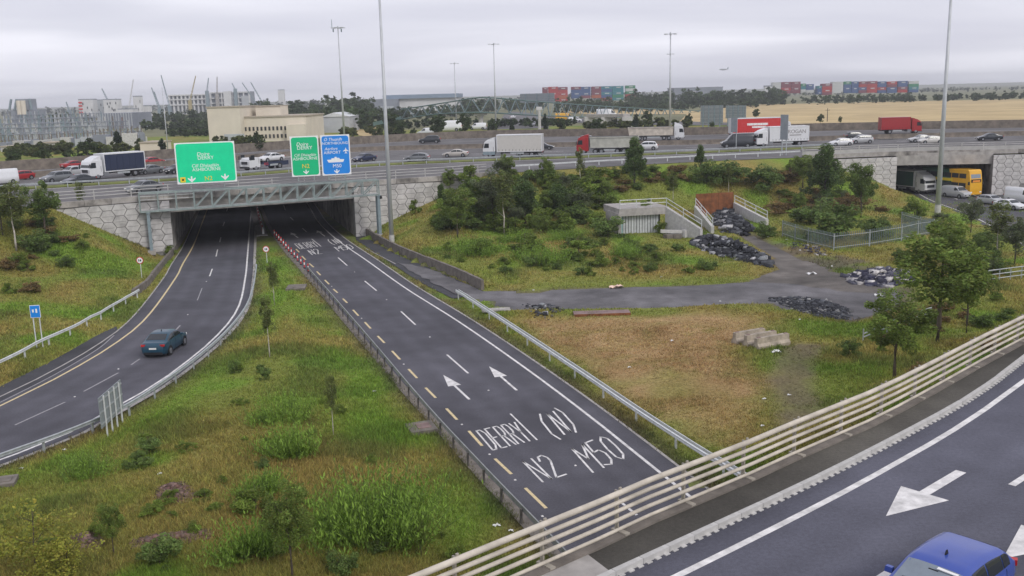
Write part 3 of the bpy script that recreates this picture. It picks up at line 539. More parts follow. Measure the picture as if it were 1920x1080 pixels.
def deck(parent, p0, p1, v0, v1, L):
    n_ = np.array([(p1-p0)[1], -(p1-p0)[0], 0]); n_ /= np.linalg.norm(n_); st = np.arange(.8, L, .7); pm_ = np.array([(p0+p1)/2+(v0+v1)/2*k for k in st]); op = daylight_slot(pm_[:, 0], pm_[:, 1]); i = 0
    while i < len(st):                             # deck slab split wherever an added daylight gap crosses it
        if op[i]: i += 1; continue
        j = i
        while j+1 < len(st) and not op[j+1]: j += 1
        MB().prism([p0+v0*st[i], p1+v1*st[i], p1+v1*st[j], p0+v0*st[j]], 5.35, ZM-.03).build('deck', 'concrete', parent); i = j+1
    g0 = p0-n_*.45; g1 = p1-n_*.45; MB().prism([g0, g1, g1-n_*.3, g0-n_*.3], 5.05, 6.6).build('girder', 'concrete', parent)
deck(b1, pL1-uL*.1, pR0+uR*.1, vL, vR, 103); deck(b2, pS1-uS*.1, pT0+uT*.1, sv, sv, 70)
MB().add([abL2+[0, 0, -.2], abR2+[0, 0, -.2], abR2+[0, 0, 6.9], abL2+[0, 0, 6.9]], [(0, 1, 2, 3)]).build('end_light_block', 'concrete_dark', b1)  # unseen wall added across the underpass so its far end stays dark
# small inspection panel and pilaster at the wing walls
def parapet(name, label, a, z0, h, mrail, post=2.6, rails=(.45, .75, 1.0), r=.05, solid=0, m2=None):
    t = thing(name, label, 'parapet', (0, 0, 0)); a = a.copy(); a[:, 2] = z0; s = 0; L = length(a)
    for z in rails: 
        MB().path(a+[0, 0, z*h], r, 5).build('rail', mrail, t)
    while s <= L: p, q = along(a, s); MB().box((p[0], p[1], z0+h/2), (.10, .10, h)).build('post', mrail, t); s += post
    if solid: MB().sweep(a, [(.03, .02), (.03, solid), (-.03, solid), (-.03, .02)]).build('infill', m2 or mrail, t)
    return t
mat('par_grey', (.44, .43, .42), .6, .15, 1.2); mat('par_panel', (.40, .39, .38), .6, .15, 1.0)
parapet('parapet', 'grey railed parapet along the motorway bridge behind the sign gantry', crom(a1, 60)[:], 7.3, 1.15, 'par_grey', 4.2, (.35, .68, 1.0), .055, 0)
parapet('parapet', 'grey parapet with solid panels on the right-hand bridge', crom(a2, 40), 7.3, 1.15, 'par_grey', 3.4, (.72, 1.0), .05, .62, 'par_panel')
# motorway middle barrier and far wall
tag(MB().sweep(Db, [(-.3, 0), (-.15, .35), (-.1, .95), (.1, .95), (.15, .35), (.3, 0)]).build('median_barrier', 'wall_brown'), 'long concrete barrier in the middle of the motorway', 'barrier')
tag(MB().sweep(Wb, [(-.25, -.3), (-.25, 1.9), (.25, 1.9), (.25, -.3)]).build('boundary_wall', 'wall_brown'), 'long brownish wall along the far side of the motorway', 'wall')
def guardrail(name, label, pl, zf, m_='galv', post=3.2, h=.68, double=False, face=1, mpost=None):
    t = thing(name, label, 'guardrail', (0, 0, 0)); pl = pl.copy(); pl[:, 2] = [zf(p) for p in pl]
    f = face; prof_ = [(-.02*f, -.115), (.04*f, -.09), (.04*f, -.04), (-.02*f, 0), (.04*f, .04), (.04*f, .09), (-.02*f, .115), (-.045*f, .115), (-.045*f, -.115)]
    MB().sweep(pl+[0, 0, h], prof_).build('rail', m_, t)
    if double: MB().sweep(off(pl, -.30*f)+[0, 0, h], [(-a_, b_) for a_, b_ in prof_]).build('rail', m_, t)
    pm = MB().box((0, 0, h/2), (.12, .08, h+.1)).mesh('post'); pm.materials.append(MATS[mpost or m_]); s = .4; L = length(pl)
    while s < L: p, q = along(pl, s); o = obj('post', pm, None, t); o.location = tuple(p-np.array([q[1], -q[0], 0])*.1*f+np.array([0, 0, -.05])); o.rotation_euler = (0, 0, math.atan2(q[1], q[0])); s += post
    return t
mat('galv_dirty', (.27, .28, .28), .6, .3, 1.5, metal=.2); mat('chassis_post', (.12, .11, .10), .7, .3, 3)
zt = lambda p: max(float(hz(p[0], p[1])), 0.0)
guardrail('guardrail', 'steel guardrail on the left edge of the northbound road', PL([(1030, 1020), (1000, 988), (900, 882), (800, 772), (700, 652), (622, 560), (577, 508)], 0.3, 60, ext0=12), zt, 'galv_dirty', 2.4, face=1, mpost='chassis_post')
guardrail('guardrail', 'galvanised guardrail along the outside of the southbound bend below the grass island', PL([(482, 505), (476, 545), (462, 585), (430, 628), (380, 675), (310, 728), (230, 780), (120, 828), (0, 872)], 0.2, 60, ext1=15), zt, 'galv', 3.2, face=-1)
guardrail('guardrail', 'pale guardrail on the left bank beside the blue signs', PL([(262, 553), (225, 576), (150, 624), (75, 662), (0, 697)], 0.2, 40, ext1=18), zt, 'galv_light', 3.2, face=-1, double=False)
guardrail('guardrail', 'double guardrail between the northbound road and the dry field', PL([(855, 556), (960, 626), (1080, 708), (1200, 792), (1320, 872), (1400, 925)], 0.15, 50, ext1=14), zt, 'galv_light', 4.5, double=True, face=1)
guardrail('guardrail', 'low guardrail along the motorway edge above the wooded bank', PL([(940, 320), (1000, 317), (1130, 309), (1300, 300), (1458, 293), (1500, 291)], ZM, 40), lambda p: ZM-.05, 'galv_light', 4, face=1)
guardrail('guardrail', 'guardrail beside the grass verge of the motorway', off(St, 1.6), lambda p: ZM, 'galv', 4, face=1)
# low walls beside the roads
def lowwall(name, label, pl, h, m_, w_=.35, seg=2.2):
    t = thing(name, label, 'wall', (0, 0, 0)); s = 0; L = length(pl)
    while s < L-.2:
        e_ = min(s+seg, L); q = np.array([along(pl, s+.015)[0], along(pl, e_-.015)[0]]); q[:, 2] = -.1; hh = h+random.uniform(-.04, .04)
        MB().sweep(q, [(-w_/2, 0), (-w_/2*.8, hh), (w_/2*.8, hh), (w_/2, 0)]).build('block', m_, t); s = e_
    return t
lowwall('retaining_wall', 'low stained concrete wall right of the northbound road', wallR, 1.05, 'concrete_dark'); lowwall('retaining_wall', 'low dark wall left of the southbound road', wallL, .75, 'concrete_dark')
# median between the carriageways under the bridge
mp = PL([(492, 442), (482, 410), (474, 380)], 0, 12, ext1=95); t = lowwall('median_kerb', 'concrete island between the carriageways under the motorway', off(mp, 0), .16, 'concrete', 1.6, 6)
rb = thing('striped_barrier', 'red and white striped barrier between the carriageways under the bridge', 'barrier', (0, 0, 0)); bp = PL([(494, 440), (486, 412), (480, 384)], 0, 20, ext1=30); s = 0; k = 0
while s < length(bp)-1: 
    q = np.array([along(bp, s)[0], along(bp, s+1.45)[0]]); MB().sweep(q+[0, 0, .1], [(-.14, 0), (-.08, .75), (.08, .75), (.14, 0)]).build('section', 'red' if k % 3 else 'red_white_w', rb); s += 1.5; k += 1
# ---- near parapet: five long tubes on posts
mat('post_beige', (.34, .31, .26), .6, .15, 2)
pp = thing('slip_parapet', 'beige steel parapet of five rails along the near slip road bridge', 'parapet', (0, 0, 0)); Np = off(N, .12)
for z, r_ in ((.16, .045), (.42, .052), (.66, .052), (.88, .056), (1.12, .075)):
    MB().path(Np+[0, 0, z], r_, 8).build('rail', 'beige_rail', pp, smooth=True)
MB().sweep(Np, [(-.2, -.02), (-.2, .06), (.2, .06), (.2, -.02)]).build('plinth', 'concrete_dark', pp)
pm = MB().box((0, .16, .56), (.05, .10, 1.14)).box((0, .04, .06), (.16, .5, .05)).box((0, .04, 1.2), (.07, .05, .07)).mesh('post'); pm.materials.append(MATS['post_beige']); s = 1.2
while s < length(Np): p, q = along(Np, s); o = obj('post', pm, None, pp); o.location = tuple(p); o.rotation_euler = (0, 0, math.atan2(q[1], q[0])); s += 2.55
# ================================================================== STREET FURNITURE
def zfor(p, py):                      # height at plan point p that appears at image row py
    lo, hi = -2., 60.
    for _ in range(40):
        mid = (lo+hi)/2; lo, hi = (mid, hi) if proj([p[0], p[1], mid])[1] > py else (lo, mid)
    return lo
def onplane(px, py, p0, u):           # photo point on the vertical plane through p0 along u
    d = ray(px, py); n = np.array([u[1], -u[0], 0]); t = ((p0-np.array([0, 0, CAM_H]))@n)/(d@n); return np.array([0, 0, CAM_H])+d*t
g0 = T(285, 474); g1 = T(712, 443); g0[2] = min(g0[2], 1.0); g1[2] = min(g1[2], 1.2)
gu = g1-g0; gu[2] = 0; GL = np.linalg.norm(gu); gu /= GL; gn = np.array([gu[1], -gu[0], 0])
zb0, zt0, zb1, zt1 = zfor(g0, 396), zfor(g0, 362), zfor(g1, 364), zfor(g1, 337)
gan = thing('sign_gantry', 'pale green steel truss gantry spanning both carriageways before the motorway bridge', 'sign gantry', (0, 0, 0))
def gp(s, k, front): z = zb0+(zb1-zb0)*s/GL if k == 0 else zt0+(zt1-zt0)*s/GL; p = g0+gu*s+gn*(.55 if front else -.55); p[2] = z; return p
nb = 14; sb = np.linspace(-.8, GL+.1, nb+1)
for fr in (True, False):
    MB().bar(gp(sb[0], 0, fr), gp(sb[-1], 0, fr), .22).build('chord', 'truss_green', gan); MB().bar(gp(sb[0], 1, fr), gp(sb[-1], 1, fr), .22).build('chord', 'truss_green', gan)
    for i in range(nb+1): MB().bar(gp(sb[i], 0, fr), gp(sb[i], 1, fr), .15).build('upright', 'truss_green', gan)
    for i in range(3, nb): MB().bar(gp(sb[i], 0, fr), gp(sb[i+1], 1, fr), .13).build('diagonal', 'truss_green', gan)
for i in range(nb+1): MB().bar(gp(sb[i], 0, True), gp(sb[i], 0, False), .1).build('cross_member', 'truss_green', gan); MB().bar(gp(sb[i], 1, True), gp(sb[i], 1, False), .1).build('cross_member', 'truss_green', gan)
a_, b_ = gp(sb[0], 0, True), gp(sb[-1], 0, True); c_, d_ = gp(sb[-1], 0, False), gp(sb[0], 0, False)
MB().add([p+np.array([0, 0, .05]) for p in (a_, b_, c_, d_)]+[p+np.array([0, 0, .1]) for p in (a_, b_, c_, d_)], [(0, 1, 2, 3), (4, 5, 6, 7), (0, 1, 5, 4), (2, 3, 7, 6)]).build('walkway', 'par_grey', gan)
hr = MB()                                       # hand rails at the left end
for i in range(0, 4):
    for dz in (.35, .75, 1.1): hr.bar(gp(sb[i], 1, True)+[0, 0, -1.1+dz], gp(sb[min(i+1, 3)], 1, True)+[0, 0, -1.1+dz], .05)
hr.build('hand_rail', 'galv_light', gan)
for p, s, nm in ((g0, 0, 'l'), (g1, GL, 'r')):
    zz_ = gp(s, 0, True)[2]
    for k in (.42, -.42): q = p+gn*k; MB().box((q[0], q[1], (zz_+p[2]-.3)/2), (.36, .3, zz_-p[2]+.3), math.atan2(gu[1], gu[0])).build('post', 'steel_blue', gan)
    MB().box((p[0], p[1], p[2]+.1), (.9, 1.7, .5), math.atan2(gu[1], gu[0])).build('footing', 'concrete', gan); MB().box((p[0], p[1], zz_-.15), (.5, 1.3, .22), math.atan2(gu[1], gu[0])).build('cap', 'steel_blue', gan)
for px_ in (700, 712): pass
# camera heads on the right post
q = g1+gu*.3+gn*.6; MB().tube((q[0], q[1], zfor(g1, 372)), (q[0], q[1], zfor(g1, 366)), .18, .12, 8).bar((q[0], q[1], zfor(g1, 372)), (g1[0], g1[1], zfor(g1, 372)), .07).build('camera_head', 'black', gan)
def sign(label, c4, fill, texts, extra=None, name='direction_sign', cat='sign'):
    """c4: left, right, bottom, top in photo pixels on the plane in front of the gantry"""
    p0 = g0+gn*.85; xl, xr, (ybl, ybr), (ytl, ytr) = c4; a = onplane(xl, ybl, p0, gu); b = onplane(xr, ybr, p0, gu); c = onplane(xl, ytl, p0, gu)
    W = float((b-a)@gu); Hs = float(c[2]-a[2])*.5+float(onplane(xr, ytr, p0, gu)[2]-b[2])*.5; z0 = min(a[2], b[2]) if abs(a[2]-b[2]) > 3 else (a[2]+b[2])/2
    t = thing(name, label, cat, (a[0], a[1], z0), math.atan2(gu[1], gu[0]), 'signs on the gantry')
    MB().box((W/2, .05, Hs/2), (W, .06, Hs)).build('panel', 'sign_white', t); bw = .14
    rr = .3; q = []
    for (cx_, cz_, a0) in ((W-bw-rr, Hs-bw-rr, 0), (bw+rr, Hs-bw-rr, 90), (bw+rr, bw+rr, 180), (W-bw-rr, bw+rr, 270)):
        for k in range(4): an = R(a0+k*30); q.append((cx_+rr*math.cos(an), cz_+rr*math.sin(an)))
    MB().extrude(q, .008, .025).build('face', fill, t)
    for s_, fx_, fy_, sz, m_, shr in texts:
        me = text_mesh(s_, sz*Hs, shr); me.materials.append(MATS[m_]); o = obj('lettering', me, None, t); o.matrix_local = Matrix(((1, 0, 0, fx_*W), (0, 0, -1, .0), (0, 1, 0, fy_*Hs), (0, 0, 0, 1)))
    for s_ in (.22, .78):
        MB().box((s_*W, .16, -.1), (.12, .12, 1.0)).build('bracket', 'truss_green', t)
    if extra: extra(t, W, Hs)
    return t
def down_arrow(t, x, z, s, m_='sign_white'):
    MB().extrude([(x-.10*s, z+.5*s), (x+.10*s, z+.5*s), (x+.12*s, z+.05*s), (x+.55*s, z+.30*s), (x+.55*s, z+.12*s), (x, z-.42*s), (x-.55*s, z+.12*s), (x-.55*s, z+.30*s), (x-.12*s, z+.05*s)], -.004, .006).build('arrow', m_, t)
def ex1(t, W, Hs):
    down_arrow(t, .24*W, .10*Hs, .8); down_arrow(t, .80*W, .12*Hs, .8); MB().box((.095*W, .0, .105*Hs), (.6, .012, .62)).build('yellow_square', 'sign_yellow', t); MB().box((.095*W, -.008, .105*Hs), (.22, .012, .22), R(0)).build('emblem', 'black', t)
def ex2(t, W, Hs): down_arrow(t, .5*W, .10*Hs, .62)
def ex3(t, W, Hs):
    down_arrow(t, .5*W, .085*Hs, .62); x, z, s = .85*W, .60*Hs, .34
    MB().extrude([(x-.1*s, z-1*s), (x-.5*s, z-1.1*s), (x-.5*s, z-.95*s), (x-.15*s, z-.7*s), (x-.13*s, z-.1*s), (x-1*s, z-.35*s), (x-1*s, z-.12*s), (x-.13*s, z+.45*s), (x-.12*s, z+.9*s), (x, z+1.1*s), (x+.12*s, z+.9*s), (x+.13*s, z+.45*s), (x+1*s, z-.12*s), (x+1*s, z-.35*s), (x+.13*s, z-.1*s), (x+.15*s, z-.7*s), (x+.5*s, z-.95*s), (x+.5*s, z-1.1*s), (x+.1*s, z-1*s)], -.004, .006).build('plane_symbol', 'sign_white', t)
    x, z, s = .48*W, .36*Hs, .30*W
    MB().extrude([(x-s, z+.12*s), (x-.8*s, z-.2*s), (x+.85*s, z-.2*s), (x+s, z+.12*s), (x+.5*s, z+.14*s), (x+.42*s, z+.3*s), (x+.15*s, z+.3*s), (x+.1*s, z+.42*s), (x-.1*s, z+.42*s), (x-.12*s, z+.28*s), (x-.45*s, z+.28*s), (x-.5*s, z+.14*s)], -.004, .006).build('ship_symbol', 'sign_white', t)
sign('large green direction sign with white lettering at the left of the gantry', (333, 445, (345, 341), (269, 263)), 'sign_green', [('Doire', .46, .71, .125, 'sign_white', .25), ('DERRY', .5, .615, .125, 'sign_white', 0), ('Cill Dhéagláin', .48, .43, .115, 'sign_white', .25), ('ASHBOURNE', .5, .335, .115, 'sign_white', 0), ('N2', .52, .11, .15, 'sign_yellow', 0)], ex1)
sign('narrow green direction sign beside the blue one', (548, 601, (332, 329), (257, 253)), 'sign_green2', [('Doire', .42, .80, .125, 'sign_white', .25), ('DERRY', .5, .705, .125, 'sign_white', 0), ('Cill Dhéagláin', .5, .53, .098, 'sign_white', .25), ('ASHBOURNE', .5, .44, .105, 'sign_white', 0), ('N2', .5, .25, .15, 'sign_yellow', 0)], ex2)
sign('blue motorway direction sign at the right of the gantry', (605, 659, (330, 326), (254, 251)), 'sign_blue', [('Ó Thuaidh', .42, .885, .105, 'sign_white', .25), ('NORTHBOUND', .5, .79, .092, 'sign_white', 0), ('Aerfort', .34, .655, .105, 'sign_white', .25), ('AIRPORT', .38, .56, .105, 'sign_white', 0), ('M50', .52, .225, .125, 'sign_white', 0)], ex3)
# ---- high masts
def mast(label, base, h, r0=.28, head=1.0, lamps=6, ring=False, ant=False, band=False):
    t = thing('light_mast', label, 'light mast', base); mb = MB(); mb.tube((0, 0, -.3), (0, 0, h), r0, r0*.42, 14); mb.build('pole', 'mast_grey', t, smooth=True)
    MB().tube((0, 0, -.3), (0, 0, 1.1), r0*1.12, r0*1.1, 14).build('base_sleeve', 'concrete_light' if band else 'mast_grey', t)
    if lamps:
        MB().tube((0, 0, h-.3), (0, 0, h+.4), r0*.8, r0*.6, 10).build('head_frame', 'mast_grey', t)
        for k in range(lamps):
            a = 2*math.pi*k/lamps+.3; x, y = math.cos(a)*1.25*head, math.sin(a)*1.25*head
            MB().bar((0, 0, h), (x, y, h), .1).box((x*1.1, y*1.1, h-.02), (.75*head, .42*head, .2), a).build('lamp', 'mast_grey', t)
    if ring:
        MB().box((0, 0, h*.80), (2.0, .2, .18)).box((0, 0, h*.80), (.2, 2.0, .18)).build('collar', 'mast_grey', t)
    if ant: MB().tube((-1.6, 0, h-.2), (-1.6, 0, h+2.2), .10, .06, 6).box((.9, 0, h-.7), (.3, .3, .9)).box((-1.3, 0, h-.7), (.3, .3, .8)).bar((-1.7, 0, h), (1.5, 0, h), .12).build('antenna', 'steel_blue', t)
    return t
mast('very tall grey light mast rising out of the picture beside the gantry', T(735, 457), 31, .30, band=True)
mast('tall grey mast with aerials and lamps behind the blue sign', P(646, 262, ZM), 30, .30, 1.1, 6, ant=True)
mast('slim light mast left of the green footbridge, smallest of the masts', P(856, 234, ZM), 23.5, .28, 1.0, 4)
mast('slim light mast behind the white box lorry', P(930, 241, ZM), 27.6, .30, 1.1, 4)
mast('tall light mast with a ring collar behind the white tipper lorry', P(1256, 249, ZM), 25.5, .34, 1.0, 6, ring=True)
mast('tall mast standing at the edge of the side road at right', T(1758, 399), 30, .36, band=True)
mast('plain slim pole between the blue lorry and the green sign', P(316, 292, ZM), 14.6, .14, 1, 0)
# ---- small signs
def round_sign(label, px, base, dia=.75):
    b = T(*base); h = zfor(b, px[1])-b[2]; t = thing('round_sign', label, 'road sign', b, 0, 'round red and white signs'); MB().tube((0, 0, -.2), (0, 0, h+.3), .04, .04, 8).build('post', 'galv_light', t)
    MB().tube((0, -.05, h), (0, -.07, h), dia/2, dia/2, 24).build('rim', 'red', t); MB().tube((0, -.07, h), (0, -.08, h), dia*.40, dia*.40, 24).build('face', 'sign_white', t)
    mb = MB(); mb.box((-.10, -.085, h), (.09, .012, .22)).box((.08, -.085, h), (.14, .012, .20)).build('symbol', 'chassis', t); return t
round_sign('round white sign with red rim on the grass island', (498, 467), (501, 493)); round_sign('round white sign with red rim on the left bank', (262, 488), (266, 521))
b = T(75, 652); hh = zfor(b, 575)-b[2]; t = thing('marker_sign', 'small blue sign on two posts behind the left guardrail', 'road sign', b, R(8))
for x in (-.22, .22): MB().tube((x, 0, -.2), (x, 0, hh), .045, .045, 8).build('post', 'galv_light', t)
MB().box((0, -.06, hh-.35), (.72, .03, .95)).build('panel', 'sign_white', t); MB().box((0, -.08, hh-.35), (.66, .02, .88)).build('face', 'sign_blue', t); MB().box((.1, -.093, hh-.3), (.12, .01, .3)).box((-.14, -.093, hh-.3), (.12, .01, .22)).build('symbol', 'sign_white', t)
pa, pb = T(202, 818), T(230, 792); u = pb-pa; u[2] = 0; LU = np.linalg.norm(u); rz = math.atan2(u[1], u[0]); t = thing('road_sign', 'grey back of a road sign on four posts above the bend guardrail', 'road sign', pa, rz); ph = zfor(pb, 716)-pb[2]
for k in range(4): MB().tube((LU*k/3, 0, -.2), (LU*k/3, 0, ph-.1), .05, .05, 8).build('post', 'galv_light', t)
MB().box((LU/2, .08, ph-.95), (LU+1.1, .04, 1.75)).build('panel', 'sign_back', t)
for z in (ph-.3, ph-.95, ph-1.6): MB().box((LU/2, .05, z), (LU+1.1, .05, .08)).build('stiffener', 'galv', t)
# red and white delineators
pts = PL([(515, 443), (540, 471), (562, 494), (578, 510)], 0, 13)
pr = thing('bollard', 'thin red and white striped bollard in the row beside the island', 'bollard', pts[0], 0, 'striped bollards along the island'); 
for k, (z0, z1, m_) in enumerate(((0, .12, 'rubber'), (.12, .4, 'red'), (.4, .66, 'red_white_w'), (.66, .9, 'red'))): MB().tube((0, 0, z0), (0, 0, z1), .07 if k else .16, .07 if k else .1, 10).build(('base', 'band', 'band', 'band')[k], m_, pr)
ORD = ['first', 'second', 'third', 'fourth', 'fifth', 'sixth', 'seventh', 'eighth', 'ninth', 'tenth', 'eleventh', 'twelfth', 'thirteenth', 'fourteenth', 'fifteenth', 'sixteenth']
for i, p in enumerate(pts[1:]): c = dup(pr); c.location = tuple(p); c['label'] = f'{ORD[i+1]} red and white bollard from the bridge in the island row'
pr['label'] = 'red and white bollard nearest the bridge in the island row'
# chamber covers in the island
def cover(label, px, sx, sy, rz, lid): p = T(*px); t = thing('chamber_cover', label, 'cover', p+np.array([0, 0, .05]), rz); MB().box((0, 0, .06), (sx, sy, .22)).build('slab', 'concrete_dark', t); MB().box((sx*.08, 0, .18), (sx*.5, sy*.5, .05)).build('lid', lid, t)
cover('dark concrete chamber cover on the grass island behind the saplings', (556, 541), 1.8, 2.2, .1, 'concrete_dark'); cover('square chamber cover with rusty lid beside the northbound guardrail', (790, 806), 1.5, 1.6, .35, 'rust_plate'); cover('dark chamber cover at the far left edge below the bend', (6, 908), 1.2, 1.2, .3, 'concrete_dark')
# ---- culvert portal
mat('sheet_grey', (.55, .57, .58), .5, .2, 2); mat('teal_sheet', (.35, .55, .55), .5, .2, 2)
c0, c1 = T(1166, 440), T(1250, 438); u = c1-c0; u[2] = 0; Lc = np.linalg.norm(u); rz = math.atan2(u[1], u[0]); u /= Lc; zc = min(c0[2], c1[2])
t = thing('culvert_portal', 'concrete culvert portal with grey sheet gate set into the bank', 'culvert', (c0[0], c0[1], zc), rz)
MB().box((Lc/2, 3.2, 2.9), (Lc+.6, 6.2, .9)).build('headwall', 'concrete', t); MB().box((-.25, 2.5, 1.25), (.4, 5, 3.0)).build('side_wall', 'concrete', t)
MB().add([(Lc-.15, .2, -.4), (Lc+.2, .2, -.4), (Lc+2.6, -5.0, -.4), (Lc+2.25, -5.0, -.4), (Lc-.15, .2, 3.35), (Lc+.2, .2, 3.35), (Lc+2.6, -5.0, 1.1), (Lc+2.25, -5.0, 1.1)], [(0, 1, 5, 4), (1, 2, 6, 5), (2, 3, 7, 6), (3, 0, 4, 7), (4, 5, 6, 7)]).build('wing_wall', 'concrete_light', t)
x = .1; k = 0
while x < Lc-.9: MB().box((x+.16, .9, 1.05), (.28, .06, 2.7)).build('gate_sheet', 'teal_sheet' if k == 0 else 'sheet_grey', t); x += .36; k += 1
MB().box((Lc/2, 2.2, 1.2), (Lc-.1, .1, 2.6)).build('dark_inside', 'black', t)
rl = [(-.2, .1, 3.35), (Lc+.05, .25, 3.35), (Lc+2.45, -5, 1.1)]
for z in (.55, 1.05): MB().path([(a, b_, c_+z) for a, b_, c_ in rl], .045, 6).build('rail', 'galv_light', t)
for a, b_, c_ in [rl[0], (Lc*.33, .15, 3.35), (Lc*.66, .2, 3.35), rl[1], (Lc+1.2, -2.4, 2.25), rl[2]]: MB().tube((a, b_, c_-.05), (a, b_, c_+1.06), .05, .05, 6).build('post', 'galv_light', t)
# ---- rubble ramp with two walls and a rusty sheet
def wallrail(label, pa, pb, h0, h1):
    u = pb-pa; u[2] = 0; L = np.linalg.norm(u); rz = math.atan2(u[1], u[0]); t = thing('ramp_wall', label, 'wall', pa, rz, 'walls of the rubble ramp'); dz = pb[2]-pa[2]
    MB().add([(0, -.2, -.6), (L, -.2, dz-.6), (L, .2, dz-.6), (0, .2, -.6), (0, -.2, h0), (L, -.2, dz+h1), (L, .2, dz+h1), (0, .2, h0)], [(0, 1, 5, 4), (1, 2, 6, 5), (2, 3, 7, 6), (3, 0, 4, 7), (4, 5, 6, 7)]).build('wall', 'concrete_light', t)
    for z in (.5, 1.0): MB().tube((0, 0, h0+z), (L, 0, dz+h1+z), .045, .045, 6).build('rail', 'galv_light', t)
    for k in range(4): f = k/3; z = h0+(dz+h1-h0)*f; MB().tube((L*f, 0, z-.05), (L*f, 0, z+1.03), .05, .05, 6).build('post', 'galv_light', t)
wallrail('concrete ramp wall with handrail left of the rubble', T(1304, 408), T(1336, 438), 1.6, .9); wallrail('concrete ramp wall with handrail right of the rubble', T(1377, 400), T(1438, 424), 1.5, .9)
ra, rb_ = T(1305, 402), T(1376, 400); u = rb_-ra; u[2] = 0; L = np.linalg.norm(u); t = thing('rusty_sheet', 'rusty brown steel sheet closing the top of the rubble ramp', 'steel sheet', ra, math.atan2(u[1], u[0]))
x = 0
while x < L-.1: MB().box((x+.55, .1+.05*((x*10) % 2 > 1), 1.35), (1.06, .08, 2.9)).build('sheet', 'rust', t); x += 1.1
def rubble(name, label, px_poly, n, hgt, sz, cols, hfun=None, cat='rubble'):
    poly = np.array([T(x, y) for x, y in px_poly]); lo = poly.min(0); hi = poly.max(0); pts = []
    while len(pts) < n:
        q = RNG.uniform(lo[:2], hi[:2], (n*3, 2)); k = inpoly(poly, q[:, 0], q[:, 1]); pts += list(q[k])
    pts = np.array(pts[:n]); dd = np.abs(sdist(np.vstack([poly, poly[:1]]), pts[:, 0], pts[:, 1])); dm = max(dd.max(), .01); zt_ = hz(pts[:, 0], pts[:, 1]); top = hgt*np.clip(dd/dm*1.5, 0, 1)*(.6+.6*vn(pts[:, 0], pts[:, 1]))
    z = zt_+top*RNG.uniform(.25, 1, n); base = np.array([(-1, -1, -1), (1, -1, -1), (1, 1, -1), (-1, 1, -1), (-1, -1, 1), (1, -1, 1), (1, 1, 1), (-1, 1, 1)])*.5; fq = np.array([(3, 2, 1, 0), (4, 5, 6, 7), (0, 1, 5, 4), (1, 2, 6, 5), (2, 3, 7, 6), (3, 0, 4, 7)])
    V = []; C = []; Fq = []
    for i in range(n):
        s = sz*(.35+1.3*RNG.random()**2.5)*RNG.uniform(.6, 1.25, 3)*np.array([1.3, 1, .7]); a, b_ = RNG.uniform(0, 6.28), RNG.uniform(-.6, .6); v = (base+RNG.uniform(-.18, .18, (8, 3)))*s
        ca, sa, cb_, sb_ = math.cos(a), math.sin(a), math.cos(b_), math.sin(b_); v = v@np.array([[1, 0, 0], [0, cb_, -sb_], [0, sb_, cb_]]).T@np.array([[ca, -sa, 0], [sa, ca, 0], [0, 0, 1]]).T
        V.append(v+[pts[i, 0], pts[i, 1], z[i]]); c = np.array(cols[RNG.integers(len(cols))])*RNG.uniform(.6, 1.3); C.append(np.tile(c, (8, 1))); Fq.append(fq+8*i)
    o = obj(name, npmesh(name, np.vstack(V), np.vstack(Fq), np.vstack(C)), 'rubble'); tag(o, label, cat); return stuff(o)
K = [(.03, .032, .040)]*5+[(.075, .08, .092)]*3+[(.18, .19, .20), (.33, .33, .34)]
rubble('rubble_heap', 'black rubble filling the ramp below the rusty sheet', [(1336, 400), (1376, 398), (1415, 432), (1408, 440), (1352, 438)], 500, .9, .5, K)
rubble('rubble_heap', 'long heap of dark broken rubble below the culvert', [(1300, 452), (1330, 444), (1365, 456), (1400, 466), (1450, 494), (1440, 502), (1380, 488), (1330, 474), (1298, 460)], 900, 1.1, .45, K)
G = [(.04, .04, .07)]*3+[(.10, .10, .13)]*2+[(.42, .40, .39), (.50, .48, .47)]
rubble('rubble_heap', 'mixed pale and dark rubble heap behind the roadside tree', [(1580, 520), (1630, 512), (1710, 512), (1712, 532), (1660, 540), (1600, 534)], 700, .9, .42, G)
rubble('gravel_patch', 'flat dark gravel patch beside the access track', [(1430, 560), (1490, 556), (1560, 566), (1600, 585), (1590, 600), (1530, 594), (1470, 576)], 1500, .22, .2, K[:8]+[(.2, .2, .2)])
rubble('rubble_scatter', 'scattered stones where the track meets the northbound road', [(975, 572), (1030, 570), (1060, 580), (1030, 600), (1000, 596)], 120, .2, .22, K, cat='stones')
rubble('rubble_scatter', 'loose stones and litter along the yard fence', [(1470, 452), (1530, 460), (1560, 475), (1540, 482), (1490, 468)], 90, .15, .22, G, cat='stones')
# ---- palisade fence
def fence(name, label, px, h=1.9, bay=2.7):
    p = np.array([T(x, y) for x, y in px]); p = np.vstack([crom(p[i:i+2], max(2, int(np.linalg.norm(p[i+1]-p[i])/bay)+1))[:(None if i == len(p)-2 else -1)] for i in range(len(p)-1)])
    p[:, 2] = hz(p[:, 0], p[:, 1]); t = thing(name, label, 'fence', (0, 0, 0))
    for q in p: MB().box((q[0], q[1], q[2]+h/2), (.09, .09, h)).build('post', 'galv', t)
    for a, b_ in zip(p[:-1], p[1:]):
        for z in (.35, h-.3): MB().bar(a+[0, 0, z], b_+[0, 0, z], .06).build('rail', 'galv', t)
        mb = MB(); n = int(np.linalg.norm(b_-a)/.26)
        for k in range(n): q = a+(b_-a)*(k+.5)/n; mb.bar(q+[0, 0, .1], q+[0, 0, h+.05], .075, .03)
        stuff(mb.build('pales', 'fence_green', t))
mat('fence_green', (.13, .17, .165), .6, .2, 1.5)
fence('palisade_fence', 'grey green palisade fence round the yard below the bushes', [(1467, 443), (1515, 458), (1563, 470), (1630, 462), (1690, 452), (1750, 440)])
